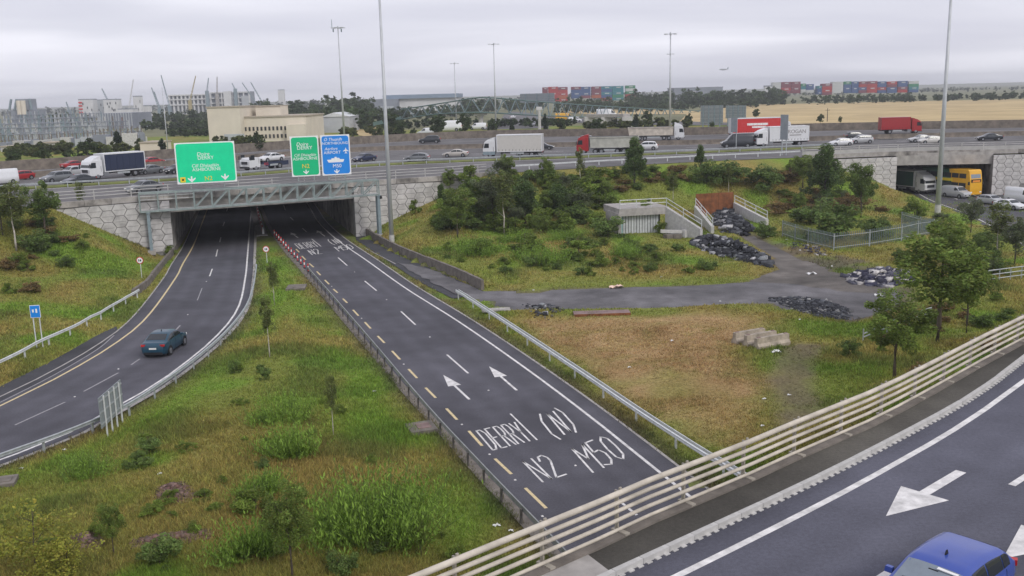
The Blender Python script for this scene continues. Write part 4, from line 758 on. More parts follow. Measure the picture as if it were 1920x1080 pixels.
fence('palisade_fence', 'short palisade fence running behind the bushes towards the side road', [(1690, 424), (1725, 434), (1756, 441)], 1.8)
# ---- concrete blocks, plates, litter
def jersey(label, px, rz, L=3.0):
    p = T(*px); t = thing('concrete_block', label, 'concrete block', p, rz, 'concrete blocks on the dry field'); MB().extrude([(-.36, -.1), (-.36, .2), (-.2, .42), (-.17, .85), (.17, .85), (.2, .42), (.36, .2), (.36, -.1)], -L/2, L/2, .05).build('body', 'block_grey', t)
    t.scale = (.92, .92, .9); MB().box((0, L/2-.25, .87), (.12, .3, .05)).box((0, -L/2+.25, .87), (.12, .3, .05)).build('lifting_eye', 'rust_plate', t); return t
mat('block_grey', (.36, .31, .25), .9, .5, 1.2, .3)
jb = T(1447, 649); jh = T(1487, 642)-T(1415, 652); jr = math.atan2(jh[1], jh[0]); jn = np.array([-math.sin(jr), math.cos(jr), 0])
for i, (lb, L_) in enumerate((('concrete barrier block at the front of the group on the dry field', 3.1), ('middle concrete barrier block in the group on the dry field', 2.9), ('concrete barrier block at the back of the group on the dry field', 2.9))):
    q = proj(jb+jn*1.0*i+np.array([math.cos(jr), math.sin(jr), 0])*(-.16*i)); o = jersey(lb, q, jr-math.pi/2, L_)
p = T(1128, 590); t = thing('steel_plate', 'flat rusty brown steel plate lying beside the access track', 'steel plate', p, .02); MB().box((0, 0, .14), (4.6, 1.3, .18)).build('plate', 'rust_plate', t); MB().box((0, -.66, .12), (4.6, .05, .24)).build('flange', 'rust', t)
p = T(930, 582); tag(MB().box((p[0], p[1], p[2]+.06), (2.4, 1.0, .12), .1).build('concrete_slab', 'concrete'), 'pale concrete slab beside the double guardrail end', 'slab')
def cloth(name, label, px, s, m_, h=.25, group=None, cat='litter'):
    p = T(*px); n = 6; vs = []; 
    for i in range(n):
        for j in range(n): x, y = (i/(n-1)-.5)*s*random.uniform(.8, 1.1), (j/(n-1)-.5)*s*.7*random.uniform(.8, 1.1); vs.append((p[0]+x, p[1]+y, p[2]+.03+h*random.random()*(1-abs(x)/s)))
    return tag(MB().add(vs, [(i*n+j, (i+1)*n+j, (i+1)*n+j+1, i*n+j+1) for i in range(n-1) for j in range(n-1)]).build(name, m_), label, cat, group)
mat('pinkish', (.75, .55, .45), .7, .2, 4); mat('litter_white', (.78, .78, .78), .6, .1, 4)
cloth('dumped_bag', 'dark and white plastic lying between the concrete blocks', proj(jb+jn*.55+np.array([0, 0, .7])), .9, 'litter_white', .3)
cloth('dumped_sheet', 'crumpled pale pinkish sheet dumped on the access track', (1156, 540), 1.3, 'pinkish', .4); cloth('dumped_bag', 'white bag lying at the foot of the rubble ramp', (1388, 434), .8, 'litter_white', .5)
cloth('crumpled_paper', 'crumpled white paper beside the northbound guardrail near the parapet', (931, 987), .35, 'litter_white', .12)
cloth('dumped_bag', 'white bag on the lower corner of the concrete blocks', (1455, 661), .6, 'litter_white', .2); cloth('dumped_bag', 'white bag at the edge of the track near the side road tree', (1647, 556), .7, 'litter_white', .4); cloth('dumped_bag', 'white bag on the ground below the palisade fence', (1522, 515), .9, 'litter_white', .3)
for x, y in [(958, 997), (702, 735), (1480, 742), (1433, 749), (1430, 800), (1560, 500), (1610, 512), (1350, 566), (1500, 470), (1545, 462), (1475, 450), (1440, 445), (1180, 690), (1260, 640), (300, 890), (120, 845), (40, 880), (1500, 600), (1240, 520), (1000, 545)]:
    cloth('litter', 'small scrap of white litter lying on the ground', (x, y), .22, 'litter_white', .1, 'scraps of litter')
# fallen slab and post by the culvert
p = T(1262, 446); t = thing('broken_concrete', 'broken pale concrete pieces dumped beside the culvert wing wall', 'rubble', p, .2); MB().bar((-1.6, 0, .9), (1.0, -.3, .75), .5, .35).build('beam', 'concrete_light', t); MB().box((-.8, -.5, .25), (1.0, .8, .6), .3).build('lump', 'concrete_dark', t); MB().box((1.5, -.2, .5), (1.1, .8, .9), .5, .7).build('lump', 'concrete_light', t); MB().box((.3, -.6, .25), (1.0, .7, .5), -.2).build('lump', 'concrete_dark', t)
# short handrail at the right edge
hp = np.array([T(1852, 531), T(1935, 520)]); t = thing('handrail', 'short grey handrail on the bank at the right edge', 'railing', (0, 0, 0)); 
for z in (.35, .75, 1.15): MB().tube(hp[0]+[0, 0, z], hp[1]+[0, 0, z], .05, .05, 6).build('rail', 'galv', t)
for k in range(5): q = hp[0]+(hp[1]-hp[0])*k/4; MB().tube(q-[0, 0, .2], q+[0, 0, 1.17], .05, .05, 6).build('post', 'galv', t)
hp = np.array([T(1618, 640), T(1745, 598)]); t = thing('old_pipe_rail', 'bent grey pipe rail lying in the grass under the roadside trees', 'railing', (0, 0, 0))
for z in (.5, .9): MB().path([hp[0]+[0, 0, z*.6], (hp[0]+hp[1])/2+[0, 0, z], hp[1]+[0, 0, z]], .05, 6).build('rail', 'galv', t)
for k in range(4): q = hp[0]+(hp[1]-hp[0])*k/3; MB().tube(q-[0, 0, .2], q+[0, 0, .9], .05, .05, 6).build('post', 'galv', t)
# ================================================================== VEHICLES
def paint(name, col, rough=.28, metal=.15):
    if name not in MATS: mat(name, col, rough, .05, 2.5, metal=metal, spec=.5); b = MATS[name].node_tree.nodes['Principled BSDF']; b.inputs['Coat Weight'].default_value = .4; b.inputs['Coat Roughness'].default_value = .1
    return name
PC = {'white': (.72, .73, .74), 'silver': (.45, .46, .47), 'grey': (.16, .17, .18), 'dark': (.035, .04, .048), 'navy': (.02, .03, .07), 'blue': (.045, .085, .36), 'teal': (.008, .055, .095), 'red': (.36, .018, .022), 'black': (.012, .012, .015), 'bus_yellow': (.80, .42, .02), 'bus_green': (.01, .09, .05), 'vivid_red': (.60, .03, .03), 'gold': (.50, .47, .43), 'cream_v': (.60, .58, .54), 'orange': (.6, .15, .03)}
for k_, c_ in PC.items(): paint('paint_'+k_+'_v', c_)
PROF = {  # length, width, height, belt, top line (fraction from the front, height), glass ranges
 'sedan': dict(L=4.7, W=1.84, H=1.45, belt=.93, top=[(0, .48), (.012, .62), (.05, .72), (.15, .85), (.27, .96), (.42, 1.36), (.50, 1.44), (.60, 1.44), (.70, 1.37), (.84, 1.06), (.90, 1.02), (.975, .98), (.995, .78), (1, .5)], ws=(.285, .41), rw=(.715, .83), sd=(.315, .80), wh=(.19, .81)),
 'hatch': dict(L=4.25, W=1.80, H=1.47, belt=.95, top=[(0, .48), (.012, .64), (.05, .75), (.15, .88), (.26, .98), (.41, 1.38), (.50, 1.46), (.65, 1.47), (.80, 1.40), (.86, 1.34), (.945, 1.02), (.985, .90), (1, .5)], ws=(.275, .40), rw=(.865, .945), sd=(.305, .88), wh=(.19, .83)),
 'suv': dict(L=4.55, W=1.87, H=1.66, belt=1.06, top=[(0, .55), (.012, .76), (.05, .88), (.15, 1.0), (.25, 1.08), (.38, 1.54), (.48, 1.65), (.65, 1.66), (.84, 1.60), (.89, 1.52), (.955, 1.12), (.985, 1.0), (1, .6)], ws=(.265, .375), rw=(.895, .955), sd=(.295, .91), wh=(.19, .81)),
 'coupe_suv': dict(L=4.62, W=1.88, H=1.60, belt=1.05, top=[(0, .52), (.012, .74), (.05, .86), (.15, .98), (.26, 1.07), (.40, 1.50), (.48, 1.59), (.58, 1.60), (.70, 1.53), (.86, 1.21), (.92, 1.13), (.975, 1.08), (.995, .9), (1, .55)], ws=(.275, .395), rw=(.715, .86), sd=(.305, .84), wh=(.19, .80)),
 'van': dict(L=4.75, W=1.85, H=1.86, belt=1.12, top=[(0, .55), (.012, .85), (.05, .98), (.14, 1.10), (.19, 1.18), (.32, 1.70), (.40, 1.83), (.70, 1.86), (.94, 1.83), (.985, 1.74), (1, .6)], ws=(.20, .315), rw=None, sd=(.225, .42), wh=(.17, .80)),
 'big_van': dict(L=5.9, W=2.0, H=2.55, belt=1.35, top=[(0, .6), (.012, .95), (.05, 1.1), (.12, 1.25), (.16, 1.36), (.27, 2.1), (.36, 2.48), (.6, 2.55), (.95, 2.53), (.99, 2.42), (1, .7)], ws=(.168, .275), rw=None, sd=(.19, .34), wh=(.15, .79))}
def car(label, loc, rz, style, col, cat='car', name=None, scale=1.0, lights=True, n=34, group=None, dark_rear=False, glass='glass'):
    s = PROF[style]; L, W, Hh, belt = s['L'], s['W'], s['H'], s['belt']; t = thing(name or cat, label, cat, loc, rz, group); t.scale = (scale,)*3
    tp = crom([(a*L, z) for a, z in s['top']], 160); xs = np.interp(np.linspace(0, 1, n)**1.0, np.linspace(0, 1, n), np.r_[0, .004, .015, np.linspace(.04, .96, n-6), .985, .996, 1])
    ztop = lambda f: float(np.interp(f*L, tp[:, 0], tp[:, 1])); half = lambda f: W/2*float(np.interp(f, [0, .015, .06, .16, .35, .8, .94, .985, 1], [.70, .82, .92, .985, 1, 1, .96, .90, .78]))
    def sec(f):
        zt_, hw = ztop(f), half(f); zb_ = float(np.interp(f, [0, .03, .12, .88, .97, 1], [.34, .24, .2, .2, .26, .36])); bl = min(belt, zt_-.02); k = max(0, (zt_-bl)/(Hh-belt)); wt = hw*(.95-.20*min(k, 1)); mid = zb_+(bl-zb_)*.55
        re = (wt, zt_-.03-.03*min(k, 1)); b1 = (hw*.975, bl-.05); b2 = (hw*.955, bl)
        return [(hw*.86, zb_), (hw*.95, zb_+.06), (hw*1.0, mid), b1, b2, ((b2[0]+re[0])/2+.025*min(k, 1), (b2[1]+re[1])/2), re, (wt*.82, zt_-.012), (wt*.4, zt_-.002), (0, zt_)]
    X = lambda f: L/2-f*L
    vs = []; m_ = None
    for f in xs:
        q = sec(f); ring = [(X(f), y, z) for y, z in q]+[(X(f), -y, z) for y, z in q[-2::-1]]; m_ = len(ring); vs += ring
    k = len(xs); fs = [(i*m_+j, i*m_+j+1, (i+1)*m_+j+1, (i+1)*m_+j) for i in range(k-1) for j in range(m_-1)]+[(i*m_, (i+1)*m_, (i+1)*m_+m_-1, i*m_+m_-1) for i in range(k-1)]+[tuple(range(m_)), tuple(range(k*m_-1, (k-1)*m_-1, -1))]
    MB().add(vs, fs).build('body', 'paint_'+col+'_v', t, smooth=True)
    def top_patch(name_, f0, f1, inset, m2, dz=.012):
        g = []; nf, ny = 5, 7
        for f in np.linspace(f0, f1, nf):
            q = sec(f); wt = q[6][0]*inset
            for y in np.linspace(-wt, wt, ny):
                z = float(np.interp(abs(y), [0, q[8][0], q[7][0], q[6][0]], [q[9][1], q[8][1], q[7][1], q[6][1]])); g.append((X(f), y, z+dz))
        MB().add(g, [(i*ny+j, i*ny+j+1, (i+1)*ny+j+1, (i+1)*ny+j) for i in range(nf-1) for j in range(ny-1)]).build(name_, m2, t, smooth=True)
    def side_patch(f0, f1, sg, m2='glass'):
        g = []; nf = 7; vsx = (.12, .5, .86)
        for f in np.linspace(f0, f1, nf):
            q = sec(f)
            for v in vsx:
                a, b_ = (q[4], q[5]) if v <= .5 else (q[5], q[6]); tt = v/.5 if v <= .5 else (v-.5)/.5; g.append((X(f), sg*(a[0]+(b_[0]-a[0])*tt+.012), a[1]+(b_[1]-a[1])*tt))
        MB().add(g, [(i*3+j, i*3+j+1, (i+1)*3+j+1, (i+1)*3+j) for i in range(nf-1) for j in range(2)]).build('side_window', m2, t, smooth=True)
    top_patch('windscreen', *s['ws'], .90, 'glass_light' if glass != 'glass' else 'glass')
    if s['rw']: top_patch('rear_window', *s['rw'], .86, 'glass')
    a, b_ = s['sd']
    for sg in (-1, 1):
        if style in ('van', 'big_van'): side_patch(a, b_, sg)
        else:
            c_ = a+(b_-a)*.52; side_patch(a+.02, c_-.006, sg); side_patch(c_+.006, c_+(b_-c_)*.66, sg); side_patch(c_+(b_-c_)*.69, b_, sg)
    r = .335 if style in ('suv', 'coupe_suv') else (.35 if style == 'big_van' else .315)
    for f in s['wh']:
        for sg in (-1, 1):
            y = half(f)*1.0; MB().tube((X(f), sg*(y-.12), r+.03), (X(f), sg*(y+.006), r+.03), r*1.17, r*1.17, 18).build('wheel_arch', 'black', t)
            w_ = MB().tube((X(f), sg*(y-.2), r), (X(f), sg*(y+.014), r), r, r*.97, 18).build('wheel', 'rubber', t); mb = MB(); mb.tube((X(f), sg*(y), r), (X(f), sg*(y+.022), r), r*.66, r*.62, 14); mb.build('rim', 'rim', w_)
    for sg in (-1, 1):
        f = a+.035; q = sec(f); MB().box((X(f), sg*(q[4][0]+.11), belt+.06), (.13, .2, .14), 0, .8).build('mirror', 'paint_'+col+'_v', t)
        q = sec(.035); MB().box((X(.022), sg*q[2][0]*.76, ztop(.03)-.10), (.2, .36, .13), -sg*.5).build('headlight', 'lamp_white' if lights else 'glass_light', t)
        q = sec(.975); MB().box((X(.982), sg*q[2][0]*.80, min(belt, ztop(.97))-.10), (.16, .34, .14), sg*.35).build('tail_light', 'lamp_red', t)
    MB().box((X(.999), 0, .62 if style != 'coupe_suv' else .72), (.05, .52, .12)).build('number_plate', 'plate', t); MB().box((X(.001), 0, .45), (.05, .52, .11)).build('number_plate', 'plate', t)
    MB().box((X(.006), 0, .50), (.06, W*.62, .16)).build('grille', 'black', t); MB().box((X(.992), 0, .36), (.08, W*.74, .18)).build('bumper_insert', 'black', t)
    if style in ('coupe_suv', 'hatch'): MB().box((X(.52 if style == 'hatch' else .60), 0, ztop(.55)+.05), (.14, .03, .10), 0, .5).build('aerial', 'black', t)
    if n >= 60:                                   # near cars: shut lines, wipers, handles, mirror stalks
        for sg in (-1, 1):
            for f in (a+.02, a+(b_-a)*.50, b_-.06):
                q = sec(f); MB().path([(X(f), sg*(y+.004), z) for y, z in q[1:5]], .007, 4).build('door_seam', 'black', t)
            for f in (a+(b_-a)*.44, b_-.10): q = sec(f); MB().box((X(f), sg*(q[3][0]+.02), q[3][1]-.06), (.18, .03, .035)).build('door_handle', 'paint_'+col+'_v', t)
            q0, q1 = sec(.06), sec(s['ws'][0]-.01); MB().path([(X(f), sg*sec(f)[6][0]*.93, sec(f)[7][1]+.006) for f in np.linspace(.05, s['ws'][0]-.01, 6)], .006, 4).build('bonnet_seam', 'black', t)
        f = s['ws'][0]+.012
        for y0, y1 in ((-.55, .02), (.05, .6)): MB().bar((X(f), y0, ztop(f)+.02), (X(f+.03), y1, ztop(f+.03)-.02), .025).build('wiper', 'black', t)
        f = s['ws'][1]-.012; MB().bar((X(f), sec(f)[6][0]*.75, ztop(f)+.005), (X(f), sec(f)[6][0]*.1, ztop(f)+.022), .12, .02).build('sun_strip', 'lamp_white', t)
        f = (s['ws'][0]+s['ws'][1])/2+.03; MB().box((X(f)-.05, 0, ztop(f)+.0), (.08, .22, .07)).build('inside_mirror', 'black', t)
    return t
def wheel(t, x, y, r, wd=.28, nm='wheel'):
    sg = 1 if y > 0 else -1; w_ = MB().tube((x, y-sg*wd, r), (x, y, r), r, r*.97, 18).build(nm, 'rubber', t); MB().tube((x, y-.01*sg, r), (x, y+.012*sg, r), r*.58, r*.5, 14).build('rim', 'rim', w_)
def cab(t, x, col, H=3.5, L=2.2, W=2.45, defl=True, z0=.55, skirt=None):
    """lorry cab with its front at x+L, facing +x"""
    pr = [(x, z0), (x+L, z0), (x+L+.02, z0+1.0), (x+L-.06, 1.75), (x+L-.28, H-.45), (x+L-.5, H-.2), (x, H-.2)]
    MB().extrude(pr, -W/2, W/2, .03).build('cab', 'paint_'+col+'_v', t)
    if skirt: MB().box((x+L/2, 0, z0+.28), (L*1.0, W+.02, .58)).build('cab_skirt', skirt, t)
    MB().add([(x+L-.035, -W*.44, 1.82), (x+L-.035, W*.44, 1.82), (x+L-.265, W*.42, H-.62), (x+L-.265, -W*.42, H-.62)], [(0, 1, 2, 3)]).build('windscreen', 'glass', t)
    for sg in (-1, 1):
        MB().add([(x+L-.16, sg*(W/2+.006), 1.75), (x+L-1.1, sg*(W/2+.006), 1.75), (x+L-1.1, sg*(W/2+.006), 2.55), (x+L-.36, sg*(W/2+.006), 2.55)], [(0, 1, 2, 3)]).build('side_window', 'glass', t)
        MB().box((x+L-.05, sg*(W/2+.12), 2.1), (.12, .2, .55)).build('mirror', 'chassis', t); MB().box((x+L+.02, sg*W*.36, z0+.25), (.08, .38, .2)).build('headlight', 'lamp_white', t); MB().box((x+L-1.9 if L > 2 else x+.3, sg*(W/2+.01), z0+1.0), (.04, .02, .8)).build('door_seam', 'chassis', t)
    MB().box((x+L+.03, 0, z0+.75), (.05, W*.6, .45)).build('grille', 'chassis', t); MB().box((x+L+.02, 0, z0+.02), (.12, W*.98, .3)).build('bumper', 'chassis', t)
    if defl: MB().extrude([(x+.05, H-.22), (x+L-.55, H-.22), (x+L-.85, H+.02), (x+.35, H+.38), (x+.05, H+.42)], -W*.42, W*.42, .04).build('wind_deflector', 'paint_'+col+'_v', t)
def lorry(label, loc, rz, cabcol, kind, Lb=7.5, boxcol='white', Hb=3.7, H=3.1, name='lorry', skirt=None, text=None, roof=None, cat='lorry', artic=False):
    t = thing(name, label, cat, loc, rz); tot = Lb+2.5; x0 = tot/2-2.2; cab(t, x0, cabcol, H, skirt=skirt, defl=kind != 'flat'); xb = x0-.3-Lb
    MB().box((x0-Lb/2+.4, 0, .85), (Lb+1.6, .9, .26)).build('chassis', 'chassis', t)
    for sg in (-1, 1):
        wheel(t, x0+.9, sg*1.22, .5); 
        for k in ((.9, 2.1, 3.3) if artic else (1.9,)): wheel(t, xb+k, sg*1.24, .5, .55)
        if artic: wheel(t, x0-1.2, sg*1.22, .5, .55); wheel(t, x0-2.3, sg*1.22, .5, .55) if kind == 'tipper' else None
        MB().box((xb+Lb*.55, sg*1.18, .75), (Lb*.3, .06, .3)).build('side_guard', 'galv', t); MB().box((xb-.02, sg*.95, .95), (.06, .3, .16)).build('tail_light', 'lamp_red', t)
        MB().box((x0-.55, sg*1.0, .7), (.9, .4, .5)).build('fuel_tank', 'rim', t)
    if kind in ('box', 'curtain'):
        m_ = 'paint_'+boxcol+'_v'; z0 = 1.08; MB().box((xb+Lb/2, 0, (z0+Hb)/2), (Lb-.1, 2.44, Hb-z0-.1)).build('load_box' if kind == 'box' else 'curtain', m_, t)
        for xx in (xb+.06, xb+Lb-.06): MB().box((xx, 0, (z0+Hb)/2), (.14, 2.54, Hb-z0)).build('end_frame', roof or 'paint_white_v', t)
        MB().box((xb+Lb/2, 0, Hb-.04), (Lb, 2.55, .18)).build('roof_rail', roof or 'paint_white_v', t); MB().box((xb+Lb/2, 0, z0), (Lb, 2.55, .14)).build('floor_rail', roof or 'paint_white_v', t)
        for k in range(int(Lb/.62)):
            for sg in (-1, 1): MB().box((xb+.35+k*.62, sg*1.235, z0+.22), (.05, .03, .34)).build('buckle', 'chassis', t)
        if kind == 'curtain':
            for k in range(int(Lb/1.1)):
                for sg in (-1, 1): MB().box((xb+.6+k*1.1, sg*1.232, (z0+Hb)/2), (.03, .03, Hb-z0-.3)).build('seam', m_, t)
    elif kind == 'tipper':
        z0 = 1.15; m_ = 'tip_'+boxcol; mb = MB(); mb.extrude([(xb-.25, z0+.25), (xb+.1, z0), (xb+Lb-.1, z0), (xb+Lb+.1, Hb), (xb-.55, Hb)], -1.25, 1.25, 0); mb.build('tipping_body', m_, t)
        for sg in (-1, 1):
            MB().box((xb+Lb/2-.2, sg*1.3, Hb-.08), (Lb+.6, .14, .2)).build('top_rail', m_, t); MB().box((xb+Lb/2-.2, sg*1.27, z0+.1), (Lb+.1, .1, .18)).build('lower_rail', m_, t)
        MB().box((xb+Lb/2-.2, 0, Hb+.005), (Lb+.3, 2.3, .08)).build('load_sheet', 'chassis', t); MB().box((xb+Lb+.25, 0, Hb-.9), (.12, 1.0, 1.7)).build('ram', 'rim', t)
    elif kind == 'flat':
        MB().box((xb+Lb/2, 0, 1.12), (Lb, 2.3, .16)).build('deck', 'chassis', t)
        for sg in (-1, 1): MB().box((xb+Lb/2, sg*1.16, .92), (Lb, .06, .72)).build('side_panel', 'paint_navy_v', t)
    if text: text(t, xb, Lb, Hb)
    return t
mat('tip_pale', (.42, .42, .37), .7, .2, 1.0); mat('tip_dirty', (.52, .47, .40), .75, .25, 1.0); mat('tip_grey', (.3, .3, .3), .7, .2, 1)
def ltr(t, s_, x, z, sz, m_, shear=0, side=-1.30, bars=False):
    me = text_mesh(s_, sz, shear); me.materials.append(MATS[m_]); o = obj('lettering', me, None, t); sg = 1 if side > 0 else -1
    o.matrix_local = Matrix(((-sg*1., 0, 0, x), (0, 0, sg*1., side), (0, 1, 0, z), (0, 0, 0, 1)))
mat('ink_red', (.5, .03, .04), .6); mat('ink_grey', (.22, .2, .2), .6); mat('ink_white', (.8, .78, .76), .6)
def mdir(p):                              # heading of the motorway at a plan point (towards the right)
    d = np.linalg.norm(Db[:, :2]-p[:2], axis=1); i = min(max(int(d.argmin()), 1), len(Db)-2); v = Db[i+1]-Db[i-1]; return math.atan2(v[1], v[0])
def onM(x, y, left=True, half=.95):
    p = P(x, y, ZM); h = mdir(p); p = p+np.array([-math.sin(h), math.cos(h), 0])*half; return p, h+(math.pi if left else 0)
def mcar(label, x, y, style, col, left=True, cat='car', **k): p, h = onM(x, y, left); p[2] = ZM+.01; return car(label, p, h, style, col, cat, **k)
def mlorry(label, x, y, left=True, **k): p, h = onM(x, y, left, 1.25); p[2] = ZM+.01; return lorry(label, p, h, **k)
# cars on the motorway, left to right
mcar('white van cut by the left edge of the photo', 8, 346, 'big_van', 'white', cat='van', scale=.86); mcar('red hatchback just behind the white van at the left edge', 44, 338, 'hatch', 'red')
mcar('dark grey people carrier in the queue left of the blue lorry', 115, 342, 'suv', 'grey'); mcar('silver estate car right behind the dark grey people carrier', 144, 331, 'suv', 'silver'); mcar('dark saloon half hidden under the blue lorry cab', 156, 346, 'sedan', 'dark')
mcar('red saloon beyond the middle barrier left of the blue lorry', 146, 316, 'sedan', 'red', False); mcar('white hatchback beside the blue lorry cab', 172, 326, 'hatch', 'white')
mlorry('white cab lorry with dark blue curtain sides', 224, 333, cabcol='white', kind='curtain', Lb=7.2, boxcol='navy', Hb=3.75, H=3.1)
mcar('red saloon behind the tail of the blue lorry', 292, 309, 'sedan', 'red', False); mcar('dark saloon right behind the blue lorry', 288, 326, 'sedan', 'grey')
mcar('dark car with pale roof on the slip lane at the parapet left of the gantry', 280, 362, 'coupe_suv', 'grey')
mcar('dark green car partly hidden by the large green sign', 340, 325, 'hatch', 'dark')
def txt_b(t, xb, Lb, Hb): ltr(t, '852', xb+Lb-.9, .95, .6, 'ink_red', 0, 1.21)
rp_, rh = onM(506, 318, True, 1.2); lorry('white cab recovery lorry with navy flat bed', rp_+[0, 0, .01], rh, 'white', 'flat', 5.6, H=2.3, name='recovery_lorry', text=txt_b)
cp = rp_+np.array([math.cos(rh), math.sin(rh), 0])*-1.4; cp[2] = ZM+1.21; car('white saloon carried on the recovery lorry', cp, rh, 'sedan', 'white', 'car')
mcar('dark blue saloon just right of the blue sign', 690, 303, 'sedan', 'navy'); mcar('grey estate car between the tall mast and the silver saloon', 780, 303.5, 'hatch', 'grey', scale=1.03); mcar('silver gold saloon ahead of the white box lorry', 853, 295, 'sedan', 'gold')
mlorry('white box lorry with streaked pale sides and dark green cab skirt', 961, 295.5, cabcol='white', kind='curtain', Lb=8.2, boxcol='cream_v', Hb=4.0, H=3.2, skirt='steel_blue')
p, h = onM(986, 296.5, True, .95); p = p-np.array([-math.sin(h), math.cos(h), 0])*2.9; p[2] = ZM+.01; car('white estate car driving in front of the white box lorry', p, h, 'suv', 'white', 'car', scale=1.02)
mcar('dark saloon whose tail shows behind the white box lorry', 1016, 281, 'sedan', 'dark', False)
mlorry('red cab tipper lorry with pale green body', 1136, 289, cabcol='red', kind='tipper', Lb=8.2, boxcol='pale', Hb=3.1, H=3.2, artic=True)
mcar('silver saloon half hidden behind the bushes and the red tipper', 1176, 287, 'sedan', 'silver'); mcar('white sports utility car right of the red tipper', 1211, 282, 'suv', 'white')
mcar('grey sports utility car beyond the red tipper cab', 1103, 268, 'suv', 'grey', False)
mlorry('white cab tipper lorry with dirty cream body heading right', 1232, 263.5, False, cabcol='white', kind='tipper', Lb=9.6, boxcol='dirty', Hb=3.0, H=3.5, artic=True)
mcar('dark van with long black body behind the narrow sign', 1384, 277, 'big_van', 'dark', cat='van', scale=1.05)
def txt_r(t, xb, Lb, Hb):
    MB().box((xb+Lb*.52, -1.235, 3.0), (Lb*.42, .02, .5)).build('white_script', 'ink_white', t); MB().box((xb+Lb*.55, -1.235, 2.35), (Lb*.28, .02, .4)).build('white_panel', 'ink_white', t)
mlorry('articulated lorry with long red trailer heading right', 1428, 257.5, False, cabcol='white', kind='curtain', Lb=11.6, boxcol='vivid_red', Hb=4.4, H=3.6, artic=True, text=txt_r)
def txt_o(t, xb, Lb, Hb): ltr(t, 'GROGAN', xb+Lb*.36, 2.75, 1.0, 'ink_grey', 0, 1.24); MB().box((xb+Lb*.35, 1.232, 2.12), (Lb*.3, .02, .16)).build('strapline', 'ink_grey', t)
mlorry('white curtain lorry lettered in dark capitals heading left', 1468, 275, cabcol='white', kind='curtain', Lb=7.8, boxcol='white', Hb=3.75, H=3.1, text=txt_o)
mcar('white hatchback right of the lettered white lorry', 1580, 274, 'hatch', 'white'); mcar('grey sports utility car beside the white hatchback near the right bridge', 1618, 269.5, 'suv', 'silver'); mcar('black sports utility car beyond the grey one near the right bridge', 1608, 262, 'suv', 'dark', False)
mcar('silver saloon on the right bridge left of the mast', 1730, 267, 'sedan', 'silver'); mcar('pale saloon on the right bridge beside the mast', 1748, 270, 'hatch', 'cream_v'); mcar('dark saloon on the right bridge near the right edge', 1858, 264, 'sedan', 'dark')
mlorry('red lorry beyond the motorway left of the right bridge mast', 1690, 251, False, cabcol='red', kind='box', Lb=6.5, boxcol='red', Hb=3.7, H=3.1, roof='paint_red_v')
# collector road beyond the wall
def farv(label, x, y, style, col, cat='van', rz=None, z=ZM, **k): p = P(x, y, z); return car(label, p, mdir(p)+math.pi if rz is None else rz, style, col, cat, n=20, **k)
farv('white lorry cab shape among the trees left of the footbridge pier', 843, 246, 'big_van', 'white', scale=1.35); farv('white van among bushes behind the silver saloon', 801, 254, 'van', 'white', scale=1.2); farv('dark pickup parked beyond the wall behind the silver saloon', 806, 268.5, 'suv', 'dark', 'car', scale=1.15)
farv('yellow van beyond the footbridge', 1060, 228, 'big_van', 'bus_yellow', scale=1.35, rz=0); farv('small white van ahead of the yellow van beyond the footbridge', 1078, 229, 'van', 'white', scale=1.1, rz=0); farv('long white minibus on the far overbridge', 1139, 222, 'big_van', 'white', scale=1.6, rz=0); farv('white van by the footbridge pier', 896, 243, 'van', 'white', scale=1.2)
farv('small dark car on the road beyond the footbridge', 950, 226, 'hatch', 'dark', 'car', rz=R(70)); farv('small white car on the road beyond the footbridge', 962, 222, 'hatch', 'white', 'car', rz=R(72)); farv('white car on the near bend of the road beyond the footbridge', 1004, 236, 'hatch', 'white', 'car', rz=R(120))
# ---- side road traffic
BH = math.atan2(-.93, .34)
def sroad(x, y): p = P(x, y, .01); return p
car('dark sports utility car with headlights on beside the bus', sroad(1738, 359), BH, 'suv', 'dark'); car('silver grey van beside the yellow bus', sroad(1792, 370), BH, 'van', 'silver', 'van'); car('pale green hatchback ahead of the yellow bus', sroad(1858, 383), BH, 'hatch', 'silver')
car('white saloon at the right edge below the white van', sroad(1893, 392), BH, 'sedan', 'white'); car('white van cut by the right edge of the photo', sroad(1915, 380), BH, 'big_van', 'white', 'van', scale=.9)
lorry('white cab box lorry under the right-hand bridge', sroad(1709, 360), BH, 'white', 'box', 6.0, 'bus_green', 3.7, 3.1)
BH = math.atan2(-.93, .34); bf = P(1829, 369, .01); t = thing('double_decker_bus', 'yellow fronted double decker bus with green sides coming out of the underpass', 'bus', bf-np.array([math.cos(BH), math.sin(BH), 0])*5.3, BH)
Lb = 10.6; MB().extrude([(-Lb/2, .35), (Lb/2-3.4, .35), (Lb/2-4.6, 4.3), (-Lb/2+.15, 4.3)], -1.25, 1.25, .02).build('rear_body', 'paint_bus_green_v', t)
MB().extrude([(Lb/2-3.4, .35), (Lb/2-.05, .35), (Lb/2, 1.2), (Lb/2-.08, 2.6), (Lb/2-.35, 4.1), (Lb/2-.6, 4.32), (Lb/2-4.6, 4.3)], -1.255, 1.255, .02).build('front_body', 'paint_bus_yellow_v', t)
MB().add([(Lb/2-.01, -1.0, 1.15), (Lb/2-.01, 1.0, 1.15), (Lb/2-.055, 1.0, 2.15), (Lb/2-.055, -1.0, 2.15)], [(0, 1, 2, 3)]).build('windscreen', 'glass_light', t); MB().add([(Lb/2-.13, -1.0, 2.95), (Lb/2-.13, 1.0, 2.95), (Lb/2-.33, 1.0, 3.95), (Lb/2-.33, -1.0, 3.95)], [(0, 1, 2, 3)]).build('upper_windscreen', 'glass_light', t)
